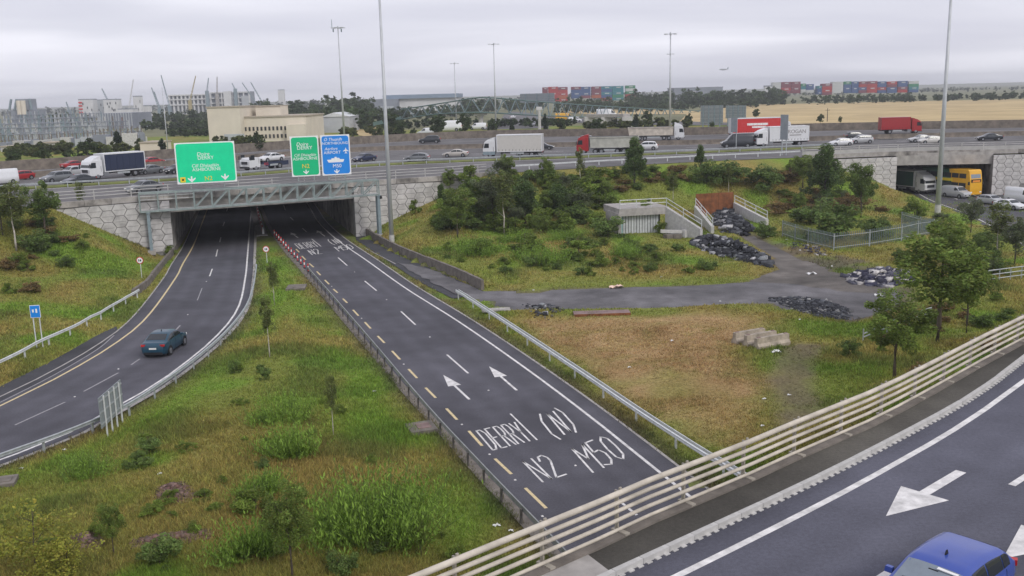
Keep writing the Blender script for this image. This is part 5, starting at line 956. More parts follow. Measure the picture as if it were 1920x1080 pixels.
MB().box((Lb/2-.07, 0, 2.55), (.1, 2.0, .5)).build('sign_box', 'black', t); MB().box((Lb/2-.015, 0, 2.5), (.02, 1.5, .3)).build('destination_display', 'lamp_amber', t)
for sg in (-1, 1):
    for z, hh_ in ((1.75, .85), (3.3, .75)):
        for k in range(6): MB().box((-Lb/2+1.2+k*1.55, sg*1.262, z), (1.42, .02, hh_)).build('side_window', 'glass', t)
    MB().box((-.5, sg*1.262, 2.55), (4.2, .02, .45)).build('side_advert', 'sign_yellow', t); MB().box((Lb/2-.1, sg*1.45, 2.2), (.15, .3, .5)).build('mirror', 'black', t); MB().box((Lb/2-.02, sg*.95, .75), (.06, .35, .2)).build('headlight', 'lamp_white', t)
    for x in (Lb/2-2.6, -Lb/2+2.8): wheel(t, x, sg*1.26, .48)
MB().box((Lb/2, 0, .5), (.08, 2.3, .25)).build('bumper', 'paint_bus_yellow_v', t)
# ---- the two near cars
pa = P(340, 655, 0); tv = P(330, 618, 0)-P(240, 690, 0); car('dark teal coupe-shaped car driving up the southbound bend', P(303, 660, .01)+np.array([.15, .5, 0]), math.atan2(tv[1], tv[0])-.08, 'coupe_suv', 'teal', n=60)
tv = P(1661, 968, ZM)-P(1802, 884, ZM); car('bright blue hatchback at the bottom right on the slip road', P(1768, 1093, ZM+.7)*np.array([1, 1, 0])+np.array([0, 0, ZM+.01]), math.atan2(tv[1], tv[0]), 'hatch', 'blue', n=70, glass='light', scale=.9)
# ================================================================== VEGETATION
def leaves(n, cent, rad, size, base, var=.35, up=.35, shape=None, clusters=14, squash=.8):
    """n leaf faces gathered in clumps through an ellipsoid crown; returns verts, faces, colours"""
    cl = RNG.normal(size=(clusters*4, 3)); cl /= np.linalg.norm(cl, axis=1)[:, None]; cl *= RNG.uniform(.25, .92, (clusters*4, 1)); 
    if shape == 'cone': k = (cl[:, 2]+1)/2; cl[:, :2] *= (1.05-.85*k)[:, None]
    if shape == 'slim': cl[:, :2] *= .6
    cl = cl[:clusters]; own = RNG.integers(0, clusters, n); tone = RNG.uniform(1-var, 1+var, clusters); cr = RNG.uniform(.14, .30, clusters)*(1.0 if clusters > 34 else 1.2)
    p = RNG.normal(size=(n, 3)); p /= np.linalg.norm(p, axis=1)[:, None]; p *= RNG.uniform(.35, 1, (n, 1))**.6; p = cl[own]+p*cr[own][:, None]*np.array([1, 1, squash]); p = np.array(cent)+p*np.array(rad)
    a = RNG.normal(size=(n, 3)); a[:, 2] *= .5; a /= np.linalg.norm(a, axis=1)[:, None]; b = RNG.normal(size=(n, 3)); b -= (b*a).sum(1)[:, None]*a; b /= np.linalg.norm(b, axis=1)[:, None]; s = size*RNG.uniform(.6, 1.3, (n, 1))
    v = np.stack([p-a*s*.6, p-b*s*.32, p+a*s*.6, p+b*s*.32], 1).reshape(-1, 3); f = np.arange(n*4).reshape(n, 4); c = np.array(base)[None]*tone[own][:, None]*RNG.uniform(.72, 1.3, (n, 1)); c = c*RNG.uniform(.9, 1.1, (n, 3))
    return v, f, np.repeat(c, 4, 0)
def trunk_mesh(h, r, limbs, spread, m_, lean=.0):
    mb = MB(); k = 6; pts = [(lean*h*(i/k)**1.5+random.uniform(-.03, .03)*h*.3*(i > 0), random.uniform(-.02, .02)*h*.3*(i > 0), h*i/k-.15*(i == 0)) for i in range(k+1)]; mb.path(pts, [r*(1-.8*i/k) for i in range(k+1)], 7)
    for j in range(limbs):
        z = h*random.uniform(.3, .85); a = random.uniform(0, 6.28); l = spread*random.uniform(.5, 1); x0 = lean*h*(z/h)**1.5; mb.path([(x0, 0, z), (x0+math.cos(a)*l*.5, math.sin(a)*l*.5, z+l*.35), (x0+math.cos(a)*l, math.sin(a)*l, z+l*.8)], [r*.32, r*.18, r*.05], 5)
    me = mb.mesh('trunk', True); me.materials.append(MATS[m_]); return me
PROTO = {}; WIDE = 1.16
def proto(kind, i):
    key = (kind, i)
    if key in PROTO: return PROTO[key]
    K_ = {  # crown params for a tree one metre... given at the height H; colour, leaf count, leaf size
     'round': dict(H=6, c=(0, 0, 3.9), r=(2.0, 2.0, 2.3), n=11000, s=0.14, col=(.110, .158, .040), cl=55, tr=('bark', .11, 7, 1.6)),
     'light': dict(H=6, c=(0, 0, 3.9), r=(1.9, 1.9, 2.3), n=9000, s=0.135, col=(.140, .190, .042), cl=50, tr=('bark', .10, 7, 1.5)),
     'cone': dict(H=6, c=(0, 0, 3.4), r=(1.9, 1.9, 2.9), n=11000, s=0.14, col=(.088, .135, .042), cl=60, shape='cone', tr=('bark', .11, 9, 1.3)),
     'birch': dict(H=6, c=(0, 0, 4.1), r=(1.25, 1.25, 2.2), n=3600, s=0.12, col=(.125, .150, .045), cl=36, shape='slim', tr=('bark_pale', .06, 3, .8)),
     'grey': dict(H=6, c=(0, 0, 3.8), r=(1.8, 1.8, 2.5), n=8500, s=0.13, col=(.115, .138, .070), cl=50, tr=('bark', .09, 8, 1.4)),
     'bush': dict(H=2, c=(0, 0, .85), r=(1.35, 1.35, 1.05), n=4200, s=.13, col=(.118, .170, .046), cl=34, tr=('bark', .04, 6, .7)),
     'bush_light': dict(H=2, c=(0, 0, .85), r=(1.3, 1.3, 1.0), n=3600, s=.12, col=(.150, .205, .038), cl=20, tr=('bark', .04, 6, .7)),
     'yellow': dict(H=2, c=(0, 0, .95), r=(1.15, 1.15, 1.05), n=2600, s=.075, col=(.25, .25, .045), cl=34, tr=('bark', .03, 7, .8)),
     'rusty': dict(H=2, c=(0, 0, .6), r=(1.6, 1.6, .8), n=1200, s=.18, col=(.17, .12, .05), cl=20, tr=('bark', .03, 6, .8)),
     'far': dict(H=9, c=(0, 0, 5.0), r=(3.6, 3.6, 4.2), n=1300, s=.85, col=(.065, .095, .035), cl=30, tr=('bark', .2, 5, 2.0)),
     'conifer': dict(H=9, c=(0, 0, 4.6), r=(2.2, 2.2, 4.6), n=1400, s=.7, col=(.040, .062, .032), cl=36, shape='cone', tr=('bark', .18, 4, 1.2))}[kind]
    v, f, c = leaves(K_['n'], K_['c'], K_['r'], K_['s'], np.array(K_['col'])*(1.0 if kind in ('far', 'conifer') else 1.22), clusters=K_['cl'], shape=K_.get('shape')); k = v[:, 2] < .02; v[k, 2] = .02; me = npmesh('crown', v, f, c); me.materials.append(MATS['leaf'])
    tm = trunk_mesh(K_['H']*.86, K_['tr'][1], K_['tr'][2], K_['tr'][3], K_['tr'][0], lean=random.uniform(-.05, .05)); PROTO[key] = (me, tm, K_['H']); return PROTO[key]
def tree(label, px, ytop, kind, wide=1.0, name='tree', cat='tree', group=None, z=None, lean=0, rot=None):
    b = T(*px) if z is None else P(px[0], px[1], z); h = max(zfor(b, ytop)-b[2], .4); me, tm, H0 = proto(kind, random.randrange(3)); k = h/H0*1.03
    t = thing(name, label, cat, b, random.uniform(0, 6.28) if rot is None else rot, group); t.scale = (k*wide*WIDE, k*wide*WIDE, k); obj('crown', me, None, t); obj('trunk', tm, None, t); return t
TR = [  # base, top row, kind, width factor, label
 ((858, 446), 352, 'light', 1.05, 'small leafy tree with a dark stem left of the bank thicket'), ((946, 441), 322, 'birch', 1.25, 'slender birch with a pinkish stem in front of the bank thicket'), ((925, 428), 318, 'grey', 1.1, 'grey green tree left of the pink stemmed birch'),
 ((985, 420), 326, 'cone', 1.2, 'dense dark tree just right of the pink stemmed birch'), ((1048, 408), 338, 'cone', 1.3, 'dark rounded tree in the middle of the bank thicket'), ((1092, 412), 350, 'grey', 1.1, 'grey green tree at the right of the bank thicket'), ((1024, 345), 294, 'light', .8, 'bright green sapling standing against the motorway lane'),
 ((1088, 350), 278, 'birch', .8, 'tall thin birch with a long bare pale stem on the upper bank'), ((828, 395), 345, 'cone', .9, 'dark young tree growing against the hexagon wall'), ((890, 400), 330, 'round', 1.0, 'mid green tree behind the small leafy tree on the bank'), ((1190, 350), 258, 'cone', 1.0, 'dark feathery tree in front of the red tipper'),
 ((1313, 322), 272, 'cone', .9, 'young tree at the top of the bank right of the white tipper'), ((1366, 362), 312, 'birch', .9, 'birch with a bare pale stem above the rusty sheet'), ((1262, 378), 322, 'birch', 1.1, 'leaning birch above the culvert portal'), ((1210, 432), 372, 'light', .9, 'young tree growing in front of the culvert gate'),
 ((1545, 388), 272, 'cone', 1.15, 'tallest dark tree left of the right hexagon wall'), ((1614, 408), 298, 'round', .75, 'narrow tree in front of the right hexagon wall'), ((1505, 352), 290, 'light', 1.1, 'yellowish tree at the left end of the right bridge parapet'), ((1820, 436), 372, 'grey', 1.1, 'grey green tree by the side road'), ((1868, 492), 382, 'birch', 1.35, 'tall pale stemmed birch by the side road'), ((1902, 498), 402, 'grey', 1.0, 'dark grey tree at the right edge by the side road'), ((1838, 500), 440, 'round', .9, 'small tree left of the tall side road birch'),
 ((1757, 640), 420, 'light', 1.2, 'large leafy tree in front of the yard near the slip road'), ((1677, 708), 545, 'light', 1.05, 'thin stemmed small tree nearest the slip road parapet'), ((1812, 625), 485, 'light', .85, 'slimmer tree right of the large leafy tree'), ((1772, 500), 408, 'light', .9, 'light green tree behind the large leafy tree'),
 ((31, 470), 346, 'birch', 1.4, 'pale stemmed birch at the left edge of the photo'), ((86, 440), 342, 'round', 1.0, 'leafy tree left of the hexagon wall'), ((154, 402), 342, 'birch', .9, 'small sapling in front of the left hexagon wall parapet'), ((5, 440), 352, 'light', 1.0, 'tree cut by the left edge behind the birch'),
 ((506, 670), 560, 'birch', .9, 'sapling with a white crooked stem on the grass island'), ((515, 572), 492, 'birch', 1.0, 'thin sapling at the far end of the grass island'), ((625, 815), 705, 'birch', .75, 'thin dark sapling beside the bright weeds on the island'), ((548, 1085), 905, 'light', .7, 'leafy young tree at the bottom of the grass island'), ((214, 1040), 940, 'light', .7, 'leafy green sapling among brown patches at lower left'), ((790, 1045), 975, 'light', .6, 'slender sapling left of the parapet end')]
for px_, yt, kd, wd, lb in TR: tree(lb, px_, yt, kd, wd)
BU = [((1560, 450), 372, 'bush', 1.0, 'biggest dark bush inside the palisade fence'), ((1642, 447), 404, 'bush', 1.05, 'dark low bush inside the fence right of the biggest one'), ((1714, 416), 364, 'bush_light', .7, 'pale upright shrub beside the side road mast'), ((1592, 668), 634, 'bush', .8, 'round dark bush on the grass right of the concrete blocks'), ((1365, 340), 300, 'bush', 1.5, 'wide dark bush clump under the motorway guardrail'), ((1432, 355), 308, 'bush', 1.1, 'grey green bush right of the wide dark clump'), ((1325, 345), 300, 'bush', .9, 'dark bush left of the wide clump above the rusty sheet'),
 ((1435, 445), 412, 'bush', .9, 'bush at the foot of the right ramp wall'), ((1180, 420), 380, 'bush_light', .9, 'light bush left of the culvert gate'), ((1140, 445), 402, 'bush', 1.1, 'bush on the bank left of the culvert'), ((1240, 438), 412, 'bush_light', .7, 'low shrub in front of the culvert wing wall'),
 ((830, 425), 388, 'bush_light', .8, 'shrub below the hexagon wall near the tall mast'), ((780, 400), 368, 'bush_light', .6, 'spiky shrub against the hexagon wall beside the mast'), ((905, 475), 440, 'bush_light', 1.3, 'bright clump on the lower bank left of the birch foot'), ((985, 470), 432, 'bush_light', 1.4, 'bright green clump below the dark bank tree'), ((1085, 480), 440, 'bush_light', 1.3, 'bright clump on the lower bank towards the culvert'), ((1000, 500), 478, 'bush', 1.0, 'low dark bramble at the foot of the bank'), ((1120, 500), 470, 'bush_light', 1.1, 'bramble near the access track below the bank'), ((1180, 470), 446, 'bush', 1.0, 'dark bramble left of the long rubble heap'), ((840, 470), 448, 'bush_light', 1.0, 'low bramble behind the retaining wall'), ((1230, 490), 468, 'bush_light', 1.2, 'low green bramble left of the rubble heap end'),
 ((72, 470), 425, 'bush', 1.0, 'dark bush under the trees on the left bank'), ((60, 548), 515, 'rusty', 1.0, 'rust brown bramble patch on the left bank'), ((15, 500), 470, 'rusty', .9, 'brown bramble at the left edge of the bank'), ((125, 500), 478, 'bush', 1.0, 'small dark bush in the middle of the left bank'), ((320, 478), 455, 'bush_light', .7, 'shrub at the foot of the left gantry post'),
 ((70, 1085), 938, 'yellow', .85, 'yellow leaved shrub at the lower left corner'), ((130, 1090), 985, 'yellow', .8, 'smaller yellow green shrub beside the yellow leaved one'), ((280, 850), 815, 'bush', .9, 'low dark weed patch below the sign back'), ((440, 700), 672, 'bush', .6, 'tiny dark shrub near the crooked sapling'), ((497, 712), 685, 'bush', .6, 'small dark shrub right of the tiny one by the crooked sapling'), ((300, 1060), 1005, 'bush', .9, 'dark green weed clump at the bottom left'), ((480, 960), 900, 'bush_light', 1.0, 'leafy weed clump left of the young tree at the bottom'), ((640, 1075), 1030, 'bush', .9, 'dark weed clump right of the young tree at the bottom'), ((860, 1060), 1015, 'bush_light', .8, 'weed clump by the parapet at the bottom'), ((1860, 660), 620, 'rusty', 1.0, 'brown bramble behind the parapet under the trees'), ((1720, 700), 668, 'rusty', 1.0, 'brown bramble patch beside the thin stemmed tree'), ((1690, 488), 462, 'bush', .9, 'dark bush right of the fence corner'), ((1460, 400), 360, 'rusty', 1.2, 'brownish bramble on the bank right of the ramp'), ((1480, 340), 300, 'rusty', 1.3, 'rusty bush left of the tallest dark tree')]
for px_, yt, kd, wd, lb in BU: tree(lb, px_, yt, kd, wd, 'bush', 'bush')
def filler(label, group, poly, n, kinds, h0, h1, name='shrub'):
    q = np.array(poly, float); lo, hi = q.min(0), q.max(0); k = 0
    while k < n:
        x, y = random.uniform(lo[0], hi[0]), random.uniform(lo[1], hi[1])
        if not inpoly(q, np.array([x]), np.array([y]))[0]: continue
        b = T(x, y); me, tm, H0 = proto(random.choice(kinds), random.randrange(3)); s_ = random.uniform(h0, h1)/H0; t = thing(name, label, 'shrub', b, random.uniform(0, 6.28), group); w_ = random.uniform(.9, 1.5); t.scale = (s_*w_, s_*w_, s_); obj('crown', me, None, t); obj('trunk', tm, None, t); k += 1
filler('shrub in the thicket on the motorway bank between mast and culvert', 'shrubs of the bank thicket', [(800, 420), (850, 350), (960, 335), (1120, 330), (1155, 400), (1150, 440), (1000, 440), (860, 440)], 78, ('bush', 'bush_light', 'bush_light', 'light', 'light', 'grey'), 1.3, 3.9)
filler('low weedy shrub on the lower bank above the access track', 'shrubs above the track', [(780, 455), (860, 450), (1150, 450), (1280, 470), (1380, 510), (1200, 520), (950, 520), (840, 490)], 60, ('bush_light', 'bush_light', 'bush'), .5, 1.2)
filler('shrub on the bank between the ramp and the right bridge', 'shrubs right of the ramp', [(1440, 320), (1520, 310), (1660, 380), (1660, 400), (1500, 430), (1450, 390)], 34, ('bush', 'grey', 'rusty', 'light', 'bush_light'), 1.2, 3.2)
filler('shrub on the upper bank above the culvert', 'shrubs above the culvert', [(1120, 325), (1300, 312), (1300, 360), (1160, 368)], 26, ('bush', 'rusty', 'bush_light', 'bush_light'), .7, 1.9)
filler('shrub on the left bank under the trees', 'shrubs of the left bank', [(0, 380), (100, 400), (200, 440), (120, 520), (0, 560)], 20, ('bush', 'bush_light', 'rusty'), .7, 1.7)
filler('shrub under the roadside trees near the slip road', 'shrubs under the roadside trees', [(1620, 620), (1900, 545), (1900, 600), (1640, 700)], 16, ('bush', 'rusty', 'bush_light'), .5, 1.2)
filler('shrub beside the side road at the right edge', 'shrubs by the side road', [(1700, 400), (1760, 410), (1900, 500), (1860, 540), (1760, 480)], 14, ('bush', 'bush_light', 'grey'), 1.0, 2.6)
filler('small leafy weed on the grass island', 'weeds on the island', [(80, 900), (420, 680), (560, 680), (900, 1000), (700, 1080), (20, 1080)], 46, ('bush', 'bush_light', 'bush_light'), .25, .7, 'weed')
def clump(label, px, ytop, wpx, n=420, col=(.21, .33, .05)):      # tall bright weeds: many leaning leafy stems
    b = T(*px); h = max(zfor(b, ytop)-b[2], .4); w_ = M(wpx, b[1])/2; ns = 7; sc_ = RNG.uniform(-.62, .62, (ns, 2))*w_; sh_ = RNG.uniform(.45, 1.0, ns); sh_[0] = 1.0; ow = RNG.integers(0, ns, n); q = np.zeros((n, 3)); q[:, :2] = sc_[ow]+RNG.normal(size=(n, 2))*w_*.22; r = np.minimum(np.linalg.norm(q[:, :2], axis=1), w_*1.1); ln = q/(w_+1e-6)*RNG.uniform(.2, .75, (n, 1))*h; hh = h*RNG.uniform(.35, 1.08, n)*sh_[ow]; V = []; C = []
    tip = q+ln; tip[:, 2] = hh; k = 9
    for i in range(k):                                # pairs of leaves up each stem
        f0 = (i+.5)/k; p = q+(tip-q)*f0; d = np.stack([RNG.normal(size=n), RNG.normal(size=n), RNG.uniform(.6, 2.2, n)], 1); d /= np.linalg.norm(d, axis=1)[:, None]; s = np.clip(h*.13, .1, .26)*RNG.uniform(.6, 1.2, (n, 1)); sd_ = np.cross(d, [0, 0, 1.]); sd_ /= np.linalg.norm(sd_, axis=1)[:, None]+1e-6
        V.append(np.stack([p, p+d*s*.5+sd_*s*.13, p+d*s, p+d*s*.5-sd_*s*.13], 1).reshape(-1, 3)); C.append(np.repeat(np.array(col)[None]*RNG.uniform(.55, 1.25, (n, 1))*(.8+.35*sh_[ow])[:, None], 4, 0))
    V = np.vstack(V); t = thing('weed_clump', label, 'weeds', b, 0); me = npmesh('foliage', V, np.arange(len(V)).reshape(-1, 4), np.vstack(C)); obj('foliage', me, 'leaf', t)
    mb = MB(); 
    for i in range(0, n, 6): mb.bar(q[i]-[0, 0, .05], tip[i], .012)
    mb.build('stems', 'stem_green', t, fix=False); return t
mat('stem_green', (.10, .16, .04), .8, .2, 3)
for px_, yt, wp, lb in [((705, 1005), 870, 215, 'largest bright green weed clump beside the parapet end'), ((525, 788), 742, 140, 'bright weed clump in the middle of the island, farther of two'), ((560, 850), 788, 115, 'bright weed clump in the middle of the island, nearer of two'), ((900, 478), 440, 90, 'bright weeds on the bank behind the retaining wall'), ((1010, 492), 455, 100, 'bright weeds low on the bank near the track'), ((1060, 450), 425, 80, 'bright weeds under the dark bank trees'), ((470, 1040), 965, 130, 'bright weed clump at the bottom beside the young tree'), ((470, 930), 880, 110, 'pale weed clump in the lower middle of the island'), ((1170, 480), 450, 80, 'bright weeds left of the rubble heap'), ((965, 455), 428, 60, 'bright weeds round the foot of the pink stemmed birch'), ((170, 890), 850, 130, 'green weed patch below the bend guardrail')]:
    clump(lb, px_, yt, wp, 1100 if wp > 150 else 520)
# ---- grass: every blade is a face, denser where it is near
NG = 420000
gpx = RNG.uniform(-160, 2080, NG); gpy = 1260-np.abs(RNG.power(1.25, NG))*0-RNG.uniform(0, 935, NG); p, ok = hit(gpx, gpy); p = p[ok]
x, y, z = p[:, 0], p[:, 1], p[:, 2]; c, hg, den = flora(x, y); dE_ = -sdist(E, x, y)
keep = (RNG.random(len(x)) < den) & (dE_ > .3) & (z > -.2) & ~inpoly(corr, x, y) & (np.abs(sdist(N, x, y)) > .8)
for rd in ((L_left, L_right), (R_left, R_right)): keep &= ~inpoly(np.vstack([rd[0], rd[1][::-1]]), x, y)
keep &= ~inpoly(shLp, x, y) & ~inpoly(shRp, x, y)
p, c, hg = p[keep], c[keep], hg[keep]; dist = np.linalg.norm(p[:, :2], axis=1); nb_ = 3
P3 = np.repeat(p, nb_, 0)+RNG.normal(size=(len(p)*nb_, 3))*np.repeat(np.clip(dist*.0016, .04, .3), nb_)[:, None]*[1, 1, 0]; C3 = np.repeat(c*RNG.uniform(.62, 1.5, (len(c), 1)), nb_, 0)*RNG.uniform(.75, 1.3, (len(p)*nb_, 1)); D3 = np.repeat(dist, nb_); H3 = np.repeat(hg, nb_)*RNG.uniform(.45, 1.5, len(P3))*.17; P3[:, 2] = hz(P3[:, 0], P3[:, 1])-.03
C3 *= 1.22*RNG.uniform(.9, 1.1, C3.shape); a = RNG.uniform(0, 6.28, len(P3)); wv = np.clip(D3*.0011, .03, .16)[:, None]*np.stack([np.cos(a), np.sin(a), 0*a], 1); ln = RNG.normal(size=(len(P3), 3))*H3[:, None]*.45; ln[:, 2] = H3
V = np.stack([P3-wv*.5, P3+wv*.5, P3+ln], 1).reshape(-1, 3); g_ = obj('grass', npmesh('grass', V, np.arange(len(V)).reshape(-1, 3), np.repeat(C3, 3, 0)), 'grass'); stuff(tag(g_, 'rough green and straw coloured grass over the banks, island and field', 'grass'))
# brown bare patches with dead leaves on the island
for k, (lb, poly) in enumerate([('reddish brown bare patch on the lower island', [(295, 915), (345, 905), (378, 935), (330, 948), (292, 938)]), ('brown bare patch near the yellow shrub', [(130, 1010), (180, 1000), (195, 1025), (145, 1035)]), ('long brown bare patch at the bottom of the island', [(245, 1015), (320, 1000), (400, 995), (395, 1010), (310, 1025), (250, 1030)])]):
    rubble('dead_leaf_patch', lb, poly, 900, .22, .13, [(.16, .09, .075), (.20, .13, .11), (.11, .08, .05)], cat='bare patch')
# ================================================================== BACKGROUND
def fbox(name, label, cat, px0, px1, ytop, ybot, d, depth, m_, rz=0.0, group=None):
    """plain far volume: front face spans px0..px1 at distance d"""
    a = D(px0, ybot, d); b = D(px1, ybot, d); W = float(np.linalg.norm(b[:2]-a[:2])); zt_ = D((px0+px1)/2, ytop, d)[2]; zb_ = min(a[2], b[2], ZM)-.5; c = (a+b)/2
    t = thing(name, label, cat, (c[0], c[1], zb_), math.atan2(b[1]-a[1], b[0]-a[0])+rz, group); MB().box((0, depth/2, (zt_-zb_)/2), (W, depth, zt_-zb_)).build('walls', m_, t); return t, W, zt_-zb_, zb_
# cream office block with small windows
t, W, Hb, zb_ = fbox('cream_building', 'large cream building with two rows of small windows beyond the motorway', 'building', 452, 578, 219, 288, 272, 26, 'cream')
pxw = W/126
for r_, yy in enumerate((243, 257.5)):
    z = D(515, yy, 272)[2]-zb_-(.0)
    for k in range(13):
        x = (457+k*7.4+(4 if k == 12 else 0)-515)*pxw
        if r_ == 1 and 2 <= k <= 3: pass
        w_ = MB().box((x, -.06, z+.35), (.62, .1, 1.15)).build('window', 'cream_trim', t); MB().box((x, -.12, z+.35), (.46, .06, 1.0)).build('pane', 'window_dark', w_)
MB().box((0, 13, Hb+.12), (W+.6, 26.6, .35)).build('roof_edge', 'cream_trim', t); MB().box((-8*pxw*1.0-10*pxw, 12, Hb+1.6), (47*pxw, 10, 2.6)).build('penthouse', 'cream', t); MB().box((-18*pxw, 12, Hb+3.0), (48*pxw, 10.6, .25)).build('penthouse_roof', 'cream_trim', t)
MB().box((46*pxw, -1.0, Hb*.40), (36*pxw, 2, Hb*.80)).build('end_bay', 'cream', t)
t2, W2, H2, _ = fbox('cream_building', 'tall windowless cream block at the left of the cream building', 'building', 395, 456, 201, 290, 268, 20, 'cream'); MB().box((0, 10, H2+.1), (W2+.5, 20.5, .35)).build('roof_edge', 'cream_trim', t2); MB().box((W2*.28, -.08, 3.2), (5.5, .2, 6)).build('door', 'shed_grey', t2)
t, W, Hb, _ = fbox('cream_hut', 'small cream walled hut right of the blue lorry', 'building', 265, 300, 268, 300, 214, 8, 'cream'); MB().box((0, 4, Hb+.1), (W+.4, 8.4, .25)).build('roof', 'cream_trim', t)
t, W, Hb, _ = fbox('grey_shed', 'grey metal shed with shallow roof behind the aerial mast', 'building', 603, 655, 219, 240, 330, 22, 'shed_grey'); MB().add([(-W/2-.3, -.3, Hb), (W/2+.3, -.3, Hb), (W/2+.3, 22.3, Hb), (-W/2-.3, 22.3, Hb), (-W*.05, -.3, Hb+1.4), (-W*.05, 22.3, Hb+1.4)], [(0, 1, 4), (2, 3, 5), (0, 4, 5, 3), (1, 2, 5, 4)]).build('roof', 'galv_light', t)
t, W, Hb, _ = fbox('house', 'tiny white house beside the grey shed', 'building', 581, 598, 240, 250, 320, 8, 'white_far'); MB().add([(-W/2-.3, -.3, Hb), (W/2+.3, -.3, Hb), (W/2+.3, 8.3, Hb), (-W/2-.3, 8.3, Hb), (-W/2, 4, Hb+1.6), (W/2, 4, Hb+1.6)], [(0, 1, 5, 4), (2, 3, 4, 5), (0, 4, 3), (1, 2, 5)]).build('roof', 'concrete_dark', t)
# long warehouse
t, W, Hb, _ = fbox('warehouse', 'long pale warehouse with blue grey roof on the skyline', 'building', 722, 857, 184, 202, 650, 70, 'white_far'); MB().box((0, 34, Hb+1.2), (W+2, 72, 2.6)).build('roof', 'roof_blue', t); MB().box((-W*.41, -.3, Hb*.45), (W*.16, .5, Hb*.9)).build('end_panel', 'shed_grey', t)
t, W, Hb, _ = fbox('warehouse', 'smaller dark grey warehouse left of the long one', 'building', 693, 746, 186, 199, 640, 40, 'sub_grey'); MB().box((W*.1, -.2, Hb*.3), (W*.5, .4, Hb*.55)).build('pale_panel', 'shed_grey', t)
mat('crane_ochre', (.40, .33, .16), .7, .1, 1)
# construction frame with slabs and columns
t, W, Hb, zb_ = fbox('construction_frame', 'tall pale concrete frame under construction with cranes', 'building', 322, 398, 178, 216, 1000, 3, 'sub_grey'); MB().box((0, 15, Hb/2), (W*.96, 24, Hb*.97)).build('core', 'sub_grey', t)
for fz in (.55, .80, 1.0): MB().box((0, 8, Hb*fz), (W*1.02, 24, 1.3)).build('slab', 'white_far', t)
for k in range(11): MB().box((-W/2+W*k/10, -2.0, Hb/2), (1.6, 2.4, Hb)).build('column', 'white_far', t)
t, W, Hb, _ = fbox('construction_frame', 'right part of the concrete frame with white stair core', 'building', 398, 470, 172, 206, 990, 20, 'sub_grey'); MB().box((-W*.05, -2, Hb*.5), (W*.2, 4, Hb*1.05)).build('stair_core', 'white_far', t); MB().box((W*.40, -2, Hb*.4), (W*.18, 4, Hb*.8)).build('stair_core', 'shed_grey', t)
for fz in (.5, .72, .97): MB().box((0, -1, Hb*fz), (W*1.02, 3, 1.2)).build('slab', 'white_far', t)
for k in range(8): MB().box((-W/2+W*k/7, -1.2, Hb/2), (1.3, 1.6, Hb)).build('column', 'white_far', t)
for i, (x0, y0, x1, y1, d, m_) in enumerate([(318, 200, 302, 141, 960, 'steel_blue'), (356, 190, 367, 142, 960, 'crane_ochre'), (388, 172, 391, 146, 980, 'steel_blue'), (407, 178, 407, 144, 985, 'concrete'), (441, 168, 435, 156, 985, 'steel_blue'), (482, 196, 454, 155, 950, 'steel_blue'), (494, 196, 470, 154, 950, 'steel_blue'), (299, 206, 284, 164, 900, 'steel_blue'), (301, 206, 289, 172, 905, 'steel_blue'), (241, 208, 250, 149, 900, 'white_far'), (202, 188, 191, 166, 880, 'steel_blue'), (130, 208, 124, 191, 880, 'steel_blue')]):
    a, b = D(x0, y0, d), D(x1, y1, d); lb = ['leftmost dark crane boom leaning left by the construction frame', 'yellow crane boom in front of the construction frame', 'short upright crane boom above the construction frame', 'upright grey crane boom in the middle of the frame', 'short leaning crane boom above the stair core', 'long crane boom leaning left at the right end of the frame', 'rightmost leaning crane boom beside the frame', 'dark crane boom left of the tall frame, outer of a pair', 'dark crane boom left of the tall frame, inner of a pair', 'pale tall crane boom left of the white tower', 'dark crane boom above the striped white block', 'small crane boom left of the striped white block'][i]
    t = thing('crane', lb, 'crane', (a[0], a[1], ZM), 0); bb = b-a; za = a[2]-ZM; mb = MB(); s = .55
    for sx, sz in ((-s, 0), (s, 0)): mb.bar((sx, 0, za), (bb[0]+sx*.4, 0, za+bb[2]), .38)
    nn = 9
    for k in range(nn): f0, f1 = k/nn, (k+1)/nn; mb.bar((-s*(1-.6*f0)+bb[0]*f0, 0, za+bb[2]*f0), (s*(1-.6*f1)+bb[0]*f1, 0, za+bb[2]*f1), .25)
    mb.build('boom', m_, t); MB().box((0, 0, za/2), (3.0, 3.0, za+2)).build('tower', m_, t)
def wblock(label, px0, px1, yt, yb, d, m_, stripes=None, win=None, name='far_block', cat='building'):
    t, W, Hb, _ = fbox(name, label, cat, px0, px1, yt, yb, d, M(px1-px0, d)*.8, m_)
    if stripes:
        for k in range(4): MB().box((-W*.38, -.25, Hb*(.35+k*.17)), (W*.26, .5, Hb*.075)).build('stripe', stripes, t)
    if win:
        for k in range(win): MB().box((W*(-.2+.6*k/max(1, win-1)), -.15, Hb*random.uniform(.4, .85)), (W*.06, .3, Hb*.12)).build('window', 'window_dark', t)
    MB().box((0, M(px1-px0, d)*.4, Hb+.3), (W*1.02, M(px1-px0, d)*.8, .8)).build('roof_edge', 'sub_grey', t)
wblock('white block with red stripes on the left skyline', 150, 176, 187, 216, 880, 'white_far', 'red', 3); wblock('grey block right of the striped white block', 176, 198, 188, 216, 890, 'shed_grey', None, 4); wblock('white block with black openings under a crane', 196, 222, 187, 216, 870, 'white_far', None, 7)
wblock('tall slim white tower left of the construction frame', 253, 267, 181, 222, 850, 'white_far', None, 3); wblock('low white building beside the slim white tower', 266, 282, 199, 222, 860, 'white_far'); wblock('lone white tower on the skyline right of the cranes', 523, 534, 169, 200, 1250, 'white_far'); wblock('long low white shed on the left skyline', 222, 250, 205, 215, 820, 'white_far')
